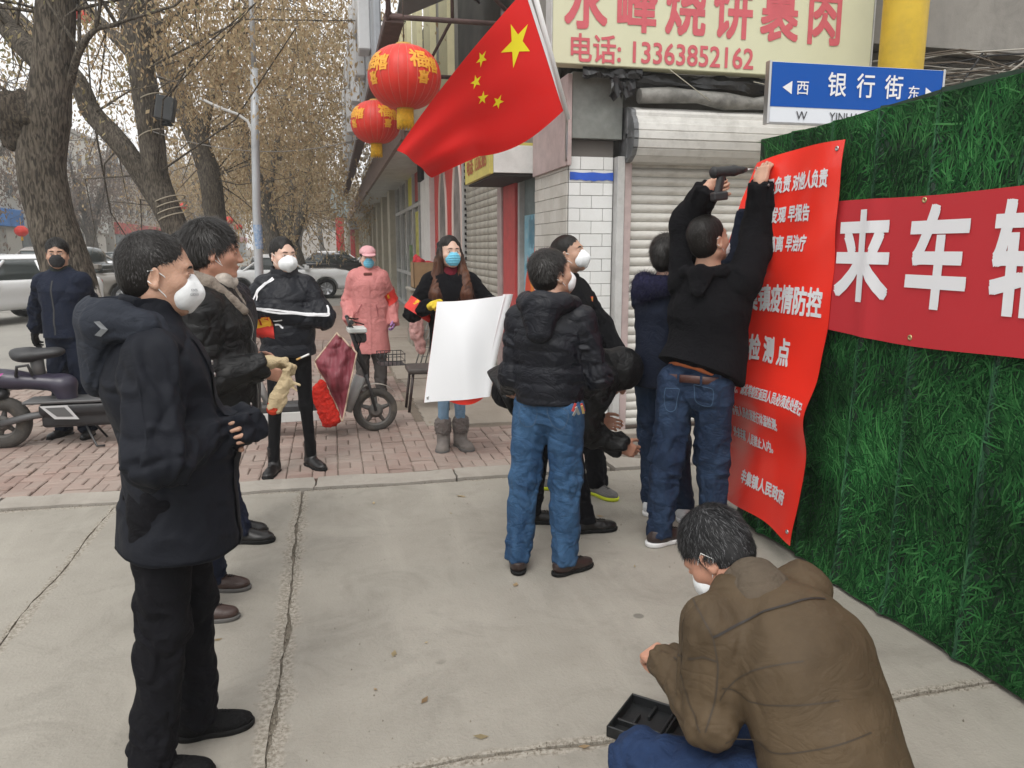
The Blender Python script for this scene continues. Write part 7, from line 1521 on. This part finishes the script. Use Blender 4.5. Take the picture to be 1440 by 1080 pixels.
nk=P.J['nk']; V,F=surface([Flat(nk+vv(0,.0,-.05),nk+vv(0,.015,.075),.105,.088,vv(1,0,0),(1,1),.02),Cone(nk+vv(0,.02,.05),nk+vv(0,.03,.15),.07,.09,vv(1,0,0),(1,1),.01,sub=True)],.006); N=normals(V,F); P.mk('stand_collar',V+N*(.006*fbm(V*22,2,3))[:,None],F,BLACKN,J)
for dd in (-.011,.014):
    P.ribbon(J,[P.J['nk']+vv(.07,.09+dd,-.0),P.J['shR']+vv(.03,.10+dd,-.01),P.J['shR']*.5+P.J['elR']*.5+vv(.05,.12+dd,0),P.J['elR']+vv(.03,.12+dd,.04)],.0125,STRIPEW,'stripe',J,.004)
for dd in (-.011,.014):
    P.ribbon(J,[P.J['shL']*.35+P.J['elL']*.65+vv(-.09,.10,dd+.02),P.J['elL']+vv(-.06,.14,.03+dd),P.J['elL']*.5+P.J['wrL']*.5+vv(0,.14,.02+dd),P.J['wrL']+vv(.02,.12,dd+.01)],.0125,STRIPEW,'stripe',J,.004)
    P.ribbon(J,[P.J['elR']*.55+P.J['wrR']*.45+vv(0,.12,-.02+dd),P.J['wrR']*.6+P.J['elR']*.4+vv(.0,.12,-.03+dd)],.0125,STRIPEW,'stripe',J,.004)
o,c,ax=P.armband('R',.02,.48,off=.009,seg=('el','wr'))
P.trousers(TIGHT,.0,.002,slim=.80,stack=.3); P.shoes(LEATHK,RUBK,'boot'); cast['P4']=P
text_on(o,'值勤',.10,c+vv(.0,.05,0),vv(-1,0,.2),vv(.2,0,1),GOLD,o,.004,.006,'lettering')
# woman in pink coat
P=Person('woman in a long pink coat, pink cap and blue mask',(.385,8.45),-186,h=1.61,head=-176,seed=13,vox=.0068,skin=SKINW,female=True)
P.toe.update(L=14,R=-14); P.arm('R',wp(P,.17,8.36,.88),wd(P,-.3,.3,-1)).arm('L',wp(P,.63,8.40,.84),wd(P,.3,.4,-.6))
P.body(hands=('R','L')); P.face(); P.hair('short',n=800,low=-.1); P.mask('surg',MASKB)
J=P.jacket(PINKP,.052,.42,amp=.009,kd=.86,vox=.009,cuffext=.06,puff=.004,lam=.14,hood=.8,ringl=.07,drape=.8,hemw=.02)
P.trousers(GREYT,.02,.008); P.shoes(SHOEBR,RUBK,'sneaker'); P.glove('L',GLOVEP)
hd=lambda *a: P.H(a)
V,F=surface([Ell(hd(0,-.012,.058),vv(.088,.104,.075),P.hR,.01),Ell(hd(0,-.01,-.03),vv(.2,.2,.075),P.hR,.004,True)],.006); c_=P.mk('cap',V,F,cloth('cap_pink',(.66,.36,.38),.8),P.root)
V,F=surface([Ell(hd(0,.105,.035),vv(.075,.065,.012),P.hR@rotx(-.28),.01),Ell(hd(0,.04,.04),vv(.075,.06,.05),P.hR,.004,True)],.005); P.mk('cap_brim',V,F,cloth('cap_pink'
,(.66,.36,.38)),c_)
o,c,ax=P.armband('L',.52,.98,off=.008); text_on(o,'值勤',.08,c+vv(-.03,.1,0),(1,-.1,0),(0,.1,1),GOLD,o,.004,.006)
P.ribbon(J,[P.J['nk']+vv(0,.2,-.08),P.J['wst']+vv(0,.25,0),P.J['pel']+vv(0,.25,-.4)],.035,PINKP,'placket',J,.006)
V,F=surface([RBox(P.J['nk']+vv(.0,.135,-.02),vv(.045,.012,.015),None,.01)],.006); P.mk('toggle_tab',V,F,cloth('tab_brown',(.16,.06,.05)),J)
for sx in (-1,1): P.ribbon(J,[P.J['pel']+vv(.11*sx,.25,.14),P.J['pel']+vv(.15*sx,.25,.0)],.012,cloth('pocket_dark_pink',(.34,.11,.11)),'pocket_welt',J,.004)
for zz in (-.43,-.47): P.ribbon(J,[P.J['pel']+vv(.3*math.cos(t),.3*math.sin(t),zz) for t in np.linspace(.0,3.14,12)],.008,mat('dark_trim',(.06,.03,.03)),'hem_trim',J,.003,sub=4)
cast['P5']=P
# woman holding the white sheet
P=Person('woman with long brown hair and maroon turtleneck behind the white sheet',(.905,6.04),-186,h=1.685,head=-168,hpitch=2,seed=17,vox=.006,skin=SKINW,female=True)
P.set(anL=(.975,6.03,.085),anR=(.83,6.03,.085),knL=(.965,6.02,.49),knR=(.84,6.02,.49)); P.toe.update(L=20,R=-6)
P.grips={'R':dict(curl=(50,60,40),n=(.7,.0,-.7),dir=(.1,-.8,.3)),'L':dict(curl=(50,60,40),n=(0,.3,-1),dir=(.2,-.9,.2))}
P.arm('R',wp(P,.725,5.84,1.17),wd(P,-.8,.3,-1)).arm('L',wp(P,1.20,5.82,1.20),wd(P,.8,.4,-1))
P.body(hands=()); P.face(closed=.75); P.hair('long',m=HAIRB,n=900,vol=.8,length=.01,front=.135,fw_=.056); P.long_hair(HAIRB); P.mask('surg',MASKB)
J=P.jacket(WOOLK,.03,.16,amp=.007,vox=.0075,kd=.78,collar='none',drape=.6); o,c,ax=P.armband('R',.62,.98,off=.008); text_on(o,'值勤',.08,c+vv(.03,.1,0),(1,.1,-.3),(0.2,.1,1),GOLD,o,.004,.006)
nk=P.J['nk']; V,F=surface([Flat(nk+vv(0,.0,-.04),nk+vv(0,.012,.06),.075,.062,vv(1,0,0),(1,1),.02),Cone(nk+vv(0,.055,-.02),nk+vv(0,.085,-.14),.06,.035,vv(1,0,0),(1,.7),.03),Cone(nk+vv(0,.085,-.14),nk+vv(0,.10,-.22),.035,.01,vv(1,0,0),(1,.7),.03)],.006); N=normals(V,F); P.mk('turtleneck',V+N*(.003*fbm(V*30,2,2))[:,None],F,MAROON,P.root)
for sx in (-1,1): P.ribbon(J,[nk+vv(.095*sx,.05,.0),nk+vv(.085*sx,.2,-.10),nk+vv(.01*sx,.24,-.26)],.055,WOOLK,'lapel',J,.012,nw=5)
P.trousers(DENIML,.0,.004,slim=.82); P.shoes(SUEDEG,RUBG,'fur',scale=1.08)
for S in 'LR':
    a=P.J['an'+S]; V,F=surface([Cone(a+vv(0,-.01,.075),a+vv(0,-.01,.125),.066,.068,vv(1,0,0),(1,1.1),.02)],.006); N=normals(V,F); P.mk('fur_cuff',V+N*(.007*fbm(V*70,6,2))[:,None],F,FURG,P.root)
P.glove('R',GLOVEY,cuff=.07); P.glove('L',GLOVEK,cuff=.07); cast['P6']=P
# man in the puffer, back turned, mid-blue jeans
P=Person('man in a black hooded puffer and mid blue jeans, back turned',(1.0,3.50),-34,h=1.585,head=-74,hpitch=12,seed=23,vox=.005,skin=SKIN)
P.set(anL=(.86,3.56,.085),anR=(1.08,3.47,.085),knL=(.89,3.56,.49),knR=(1.07,3.47,.49)); P.toe.update(L=22,R=-34)
P.arm('R',wp(P,1.20,3.60,.90),wd(P,.3,-1,-.4)).arm('L',wp(P,.87,3.80,.90),wd(P,-.3,-1,-.4))
P.body(); P.face(closed=.7); P.hair('short',n=4200,vol=1.1,length=.020,front=.09,low=-.08); P.mask('cup')
J=P.jacket(BLACKN,.023,-.01,puff=.0065,lam=.072,amp=.006,hood=1.0,vox=.0062,kd=.84,hemw=-.008,ringl=.05,cuffext=.015)
P.trousers(DENIM,.016,.005,slim=1.03,stack=1.6,vox=.0065); P.shoes(SHOEBR,RUBK,'shoe')
T=P.tr
for S,sx in (('L',-1),('R',1)):
    c=P.J['pel']+vv(sx*.085,-.16,-.045)
    P.ribbon(T,[c+vv(-.055,0,.05),c+vv(-.05,0,-.05),c+vv(0,0,-.075),c+vv(.05,0,-.05),c+vv(.055,0,.05),c+vv(-.055,0,.05)],.004,mat('denim_seam',(.055,.10,.17),.9),'pocket_seam',T,.002,sub=5)
    P.ribbon(T,[P.J['hip'+S]+vv(sx*.13,0,.0),P.J['kn'+S]+vv(sx*.12,0,0),P.J['an'+S]+vv(sx*.12,0,0)],.005,mat('denim_seam',(.055,.10,.17),.9),'side_seam',T,.002,sub=14)
cast['P7']=P
g0=P.b+P.R@(P.J['pel']+vv(.17,-.12,.02)); mb=MB(); rg=random.Random(4)
for i in range(5):
    a=Vector(g0)+Vector((rg.uniform(-.02,.03),-.02+rg.uniform(-.012,.01),rg.uniform(-.02,.01))); mb.bbox((-.006,-.002,-.028),(.006,.002,.012),.001,M=Matrix.Translation(a)@Matrix.Rotation(rg.uniform(-.6,.6),4,'Y'),mi=i%3)
tag(mb.build('key_bunch',[STEEL,mat('key_red',(.45,.05,.04),.4),mat('key_brass',(.6,.45,.2),.35,metal=.8)]),'small bunch of keys hanging from the belt of the man in mid blue jeans','keys')
# man looking up behind him
P=Person('man in grey sneakers with lime soles looking up, facing the camera',(1.45,4.72),-128,h=1.675,head=-126,hpitch=16,seed=29,vox=.0055,skin=SKIN)
P.set(anL=(1.65,4.62,.085),anR=(1.24,4.86,.085),knL=(1.60,4.64,.49),knR=(1.27,4.80,.49)); P.toe.update(L=-28,R=20)
P.arm('L',wp(P,1.80,4.62,.90),wd(P,.7,.3,-.8)).arm('R',wp(P,1.2,4.45,.9),wd(P,-.7,.3,-.8))
P.body(); P.face(closed=.6); P.hair('short',n=2600,vol=.6,length=.010,front=.11); P.mask('cup')
J=P.jacket(WOOLK,.038,.03,amp=.006,hood=.7,vox=.0068,kd=.8); P.trousers(TROUK,.014,.007,stack=1.4); P.shoes(SHOEG,SOLEY,'sneaker')
h=P.bvh(J).ray_cast(Vector(P.J['chs']+vv(-.09,.4,.03)),Vector((0,-1,0))); 
if h[0]: mb=MB(); mb.bbox((-.018,-.002,-.018),(.018,.004,.018),.002); mb.bbox((-.008,.004,-.008),(.01,.006,.012),.001,1); mb.build('badge',[mat('badge_red',(.7,.05,.02),.4),mat('badge_gold',(.7,.4,.05),.4)],J,loc=Vector(h[0]))
cast['P8']=P
# bending man
P=Person('man bending down behind the man in mid blue jeans',(1.18,4.08),-98,h=1.70,head=-100,hpitch=-62,seed=31,vox=.007,skin=SKINR)
P.set(anL=(1.10,4.2,.085),anR=(1.36,3.99,.085),knL=(1.12,4.18,.50),knR=(1.26,4.02,.50),hipL=(1.02,4.17,.86),hipR=(1.02,4.01,.86),pel=(.99,4.09,.85),wst=(1.11,4.08,.92),chs=(1.30,4.06,.96),nk=(1.46,4.05,.95),shL=(1.38,4.22,.93),shR=(1.40,3.88,.91),hd=(1.57,4.06,.90)); P.toe.update(L=0,R=6)
P.arm('R',wp(P,1.53,3.90,.52),wd(P,-.3,0,-.1)).arm('L',wp(P,1.5,4.2,.6),wd(P,-.3,0,-.1))
P.body(); P.hair('short',n=600); J=P.jacket(BLACKP,.034,.12,amp=.008,vox=.008,kd=.82)
V,F=surface([Ell(P.H((0,-.02,.02)),vv(.115,.13,.125),P.hR),Cone(P.H((0,-.03,-.06)),P.J['nk'],.09,.10,None,(1,1),.05),Ell(P.H((0,.13,-.03)),vv(.07,.08,.10),P.hR,.01,True)],.008); N=normals(V,F); P.mk('raised_hood',V+N*(.008*fbm(V*12,3,3))[:,None],F,BLACKP,J); P.trousers(TROUK,.010,.006); P.shoes(LEATHK,RUBK,'shoe'); cast['P9']=P
# man with the drill
P=Person('man in a black wool jacket with raised arms, fixing the red poster',(1.86,3.66),-42,h=1.735,head=-72,hpitch=14,seed=37,vox=.005,skin=SKIN)
k=P.k
P.set(anL=(1.70,3.72,.085),anR=(1.99,3.66,.085),knL=(1.72,3.71,.50),knR=(1.96,3.66,.50),pel=(1.86,3.68,.93),hipL=(1.78,3.74,.90),hipR=(1.93,3.62,.90),wst=(1.92,3.70,1.07),chs=(1.93,3.71,1.29),nk=(1.905,3.70,1.465),shL=(1.835,3.80,1.44),shR=(2.055,3.60,1.44),hd=(1.895,3.685,1.648)); P.toe.update(L=-30,R=-6)
P.grips={'R':dict(curl=(35,50,35),n=(.9,.3,-.2),dir=(.25,.15,1)),'L':dict(curl=(70,80,50),n=(.25,-.5,.0),dir=(.85,.25,.35),ts=1,th=1.2)}
P.arm('R',wp(P,2.165,3.67,1.93),wd(P,.5,.5,-.7),1.0).arm('L',wp(P,1.865,3.66,1.90),wd(P,-.05,1,-.2),.94)
P.body(); P.face(closed=.7); P.hair('crop',n=4200,vol=.62,length=.008,front=.10,low=-.085); P.mask('surg',MASKW)
J=P.jacket(WOOLK,.048,-.03,amp=.0065,vox=.0062,kd=.85,hemw=.022,hood=.62,ringl=.08,drape=.9,cuffext=.01)
V,F=surface([Flat(P.J['wst'],P.J['pel']+vv(0,0,.012),.155,.166,vv(1,0,0),(1,.78),.02)],.007); N=normals(V,F); P.mk('orange_sweater',V+N*(.003*fbm(V*20,3,2))[:,None],F,cloth('sweater_orange',(.50,.15,.06),.9),P.root)
P.J['wst']=P.J['pel']+vv(0,0,.02)
T=P.trousers(DENIMD,.016,.0065,slim=1.08,stack=1.6,vox=.0065); P.shoes(SHOEBR,SOLEW,'sneaker',scale=1.05)
pc=P.J['pel']+vv(0,0,.008); V=[];F=[]
for i in range(48):
    t=2*math.pi*i/48
    for z,e in ((-.020,.0),(-.018,.004),(.018,.004),(.020,.0)): V.append(pc+vv(math.cos(t)*(.181+e),math.sin(t)*(.181+e)*.77,z+.004*math.sin(t*3)))
for i in range(48):
    for j in range(3): a=i*4+j; b=((i+1)%48)*4+j; F.append((a,b,b+1,a+1))
bl=P.mk('belt',V,F,mat('belt_brown',(.07,.025,.018),.4,bump=.2),P.root)
for t in (-1.9,-1.25,-.7,-2.6):
    c=pc+vv(math.cos(t)*.187,math.sin(t)*.187*.77,0); mb=MB(); mb.bbox((-.006,-.004,-.028),(.006,.004,.028),.002,M=Matrix.Translation(Vector(c))@Matrix.Rotation(t+math.pi/2,4,'Z')); mb.build('belt_loop',DENIMD,bl)
for sx in (-1,1):
    c=P.J['pel']+vv(sx*.085,-.2,-.085); P.ribbon(T,[c+vv(-.06,0,.05),c+vv(-.055,0,-.06),c+vv(0,0,-.085),c+vv(.055,0,-.06),c+vv(.06,0,.05),c+vv(-.06,0,.05)],.004,mat('denim_seam',(.055,.10,.17),.9),'pocket_seam',T,.002,sub=5)
ax=unit(P.J['wrR']-P.J['elR'])
for i in range(3):
    h=P.bvh(J).find_nearest(Vector(P.J['wrR']-ax*(.02+.016*i)+wd(P,.0,-.3,0))); mb=MB(); mb.lathe([(0,.003),(.006,.003),(.007,0)],n=8,M=Vector(h[1]).to_track_quat('Z','Y').to_matrix()); mb.build('cuff_button',STEEL,J,loc=Vector(h[0])+Vector(h[1])*.001)
cast['P10']=P
# helper holding the poster
P=Person('person in a dark fur trimmed hood beside the man with the drill',(1.86,4.10),-58,h=1.66,head=-62,hpitch=5,seed=41,vox=.006,skin=SKIN)
P.set(anL=(1.86,4.20,.085),anR=(2.0,4.05,.085)); P.toe.update(L=10,R=35)
P.grips={'R':dict(curl=(40,50,35),n=(.9,.3,-.2),dir=(.2,-.1,1))}
P.arm('R',wp(P,2.195,3.86,1.80),wd(P,.5,-.3,-.3),1.1).arm('L',wp(P,2.1,4.3,1.2),wd(P,-.7,.0,-.6),1.0)
P.body(); P.face(); P.hair('short',n=3000,vol=1.5,length=.03)
J=P.jacket(NAVYJ,.024,.10,amp=.006,vox=.007,kd=.8); P.trousers(DENIMD,.01,.006); P.shoes(SHOEW,SOLEW,'sneaker',stripe=STRIPEW)
nk=P.J['nk']; V,F=surface([Cone(nk+vv(-.09,.05,-.03),nk+vv(-.12,-.04,.0),.05,.06,None,(1,1),.03),Cone(nk+vv(-.12,-.04,0),nk+vv(-.05,-.13,-.02),.06,.065,None,(1,1),.03),Cone(nk+vv(-.05,-.13,-.02),nk+vv(.08,-.10,0),.065,.055,None,(1,1),.03)],.007); N=normals(V,F)
fo=P.mk('fur_hood',V+N*(.006*fbm(V*40,6,2))[:,None],F,FURN,J); rg=np.random.default_rng(5); st=[];ft=[]
for i in rg.integers(0,len(V),3200):
    d=unit(N[i]+rg.normal(0,.35,3)+vv(0,0,-.35)); ln=rg.uniform(.02,.045); sd=unit(np.cross(d,vv(.3,.2,1)))*.0011; b=len(st); st+=[V[i]-sd,V[i]+sd,V[i]+d*ln]; ft.append((b,b+1,b+2))
fs=raw_mesh('fur',st,ft,FURN,fo); fs['kind']='stuff'
w_=P.J['wrR']; ax=unit(w_-P.J['elR']); mb=MB(); R_=Vector(ax).to_track_quat('Z','Y').to_matrix(); mb.lathe([(.033,-.011),(.037,-.008),(.037,.008),(.033,.011)],n=20,M=R_); mb.build('wristwatch',RUBK,P.root,loc=w_-ax*.0)
cast['P11']=P
# crouching man
P=Person('grey haired man in an olive brown jacket crouching by the tool case',(1.06,1.66),24,h=1.70,head=38,hpitch=-48,hroll=0,seed=43,vox=.0042,skin=SKINR)
P.set(pel=(1.17,1.46,.27),wst=(1.155,1.51,.42),chs=(1.125,1.60,.565),nk=(1.075,1.74,.695),hd=(1.035,1.885,.75),shL=(.925,1.68,.64),shR=(1.255,1.80,.645),hipL=(1.08,1.46,.24),hipR=(1.24,1.50,.24),knL=(.80,1.80,.17),knR=(1.13,2.02,.19),anL=(1.0,1.45,.10),anR=(1.28,1.60,.10)); P.toe.update(L=0,R=0)
P.grips={'L':dict(curl=(40,50,35),n=(.3,.4,-.9),dir=(-.15,.9,-.1))}
P.set(elL=(.90,1.64,.41),wrL=(.90,1.90,.42),elR=(1.32,1.86,.42),wrR=(1.20,2.03,.36))
P.body(); P.face(brows=False); P.hair('short',m=HAIRG,n=9000,grey=.16,vol=.9,length=.018,low=-.10)
mb=MB()
for x in (-1,1): mb.tube([P.H((x*.05,.07,-.02)),P.H((x*.075,.02,.008)),P.H((x*.085,-.01,.02)),P.H((x*.084,-.03,-.012)),P.H((x*.07,.02,-.05)),P.H((x*.05,.06,-.08))],.0017,6)
mb.build('ear_strap',STRAP,P.root); P.mask('cup',straps=False)
J=P.jacket(BROWNJ,.030,.06,amp=.0055,vox=.0062,kd=.88,cuffext=.03,hemw=.03,ringl=.10,drape=.7,ch=.02)
nk=P.J['nk']; nd=unit(P.H((0,-.02,-.09))-nk)
V,F=surface([Flat(nk-nd*.03,nk+nd*.05,.086,.080,vv(1,0,0),(1,1),.02),Cone(nk-nd*.0,nk+nd*.14,.066,.072,vv(1,0,0),(1,1),.006,sub=True)],.006); N=normals(V,F); P.mk('suede_collar',V+N*(.003*fbm(V*20,2,3))[:,None],F,BROWNC,J)
sp=lambda a,b,t,off: a*(1-t)+b*t+off
up=unit(P.J['nk']-P.J['chs']); bk=unit(np.cross(vv(1,0,0),up))*-1
bk=bk if bk[1]<0 else -bk
L_=P.J['shL']; R_=P.J['shR']; C0=P.J['chs']
PD=mat('piping_dark',(.018,.013,.010),.6); SM=mat('seam_crease_brown',(.045,.032,.02))
P.seam(J,[(1003,896),(1050,872),(1105,853),(1160,843)],.006,PD,'yoke_piping',.0035)
P.seam(J,[(975,842),(988,868),(1003,896),(1010,935),(1006,985),(992,1030)],.004,SM,'armhole_seam',.002)
P.seam(J,[(962,870),(958,930),(968,985),(985,1030)],.0035,SM,'sleeve_seam',.002)
P.seam(J,[(948,925),(985,922),(1008,930)],.005,SM,'sleeve_seam',.003)
for q in ([(1012,985),(1035,955),(1075,938),(1130,930)],[(1015,968),(1050,985),(1110,992),(1180,985)],[(1020,1045),(1090,1060),(1160,1052),(1225,1030)]): P.seam(J,q,.0035,SM,'crease_shade',.0015)  # back creases drawn as thin dark strips, fold shade put into colour
ym=mat('yoke_suede',(.10,.078,.055),.92,var=.18,vscale=5,bump=.3,bscale=300)
P.trousers(DENIMN,.020,.008,slim=1.15,vox=.0065); P.shoes(SHOEBR,RUBK,'shoe'); cast['P12']=P
# man by the tree, far left
P=Person('man in a navy jacket and black mask standing before the thick trunk',(-2.20,7.15),-196,h=1.665,head=-170,seed=47,vox=.0068,skin=SKIN)
P.toe.update(L=18,R=-14); P.arm('R',wp(P,*at(47,486,6.72)),wd(P,-.3,.4,-.6)).arm('L',wp(P,*at(130,470,6.95)),wd(P,.3,.6,-.6))
P.body(hands=('L',)); P.face(); P.hair('short',n=1600,vol=1.5,length=.02); P.mask('surg',MASKK,straps=False)
J=P.jacket(NAVYJ,.030,.05,amp=.008,vox=.0085,kd=.8); P.trousers(NAVYJ,.018,.009); P.shoes(LEATHK,RUBK,'shoe'); P.glove('R',GLOVEK,cuff=.06)
P.ribbon(J,[P.J['nk']+vv(0,.2,-.03),P.J['wst']+vv(0,.25,0),P.J['pel']+vv(0,.25,0)],.012,mat('zip_tape',(.04,.04,.04)),'zip_tape',J,.003)
nk=P.J['nk']; V,F=surface([Flat(nk+vv(0,0,-.03),nk+vv(0,.01,.06),.088,.08,vv(1,0,0),(1,1),.02)],.008); P.mk('knit_collar',V,F,cloth('collar_green_grey',(.03,.035,.032),.9,bump=.6),J)
cast['P0']=P
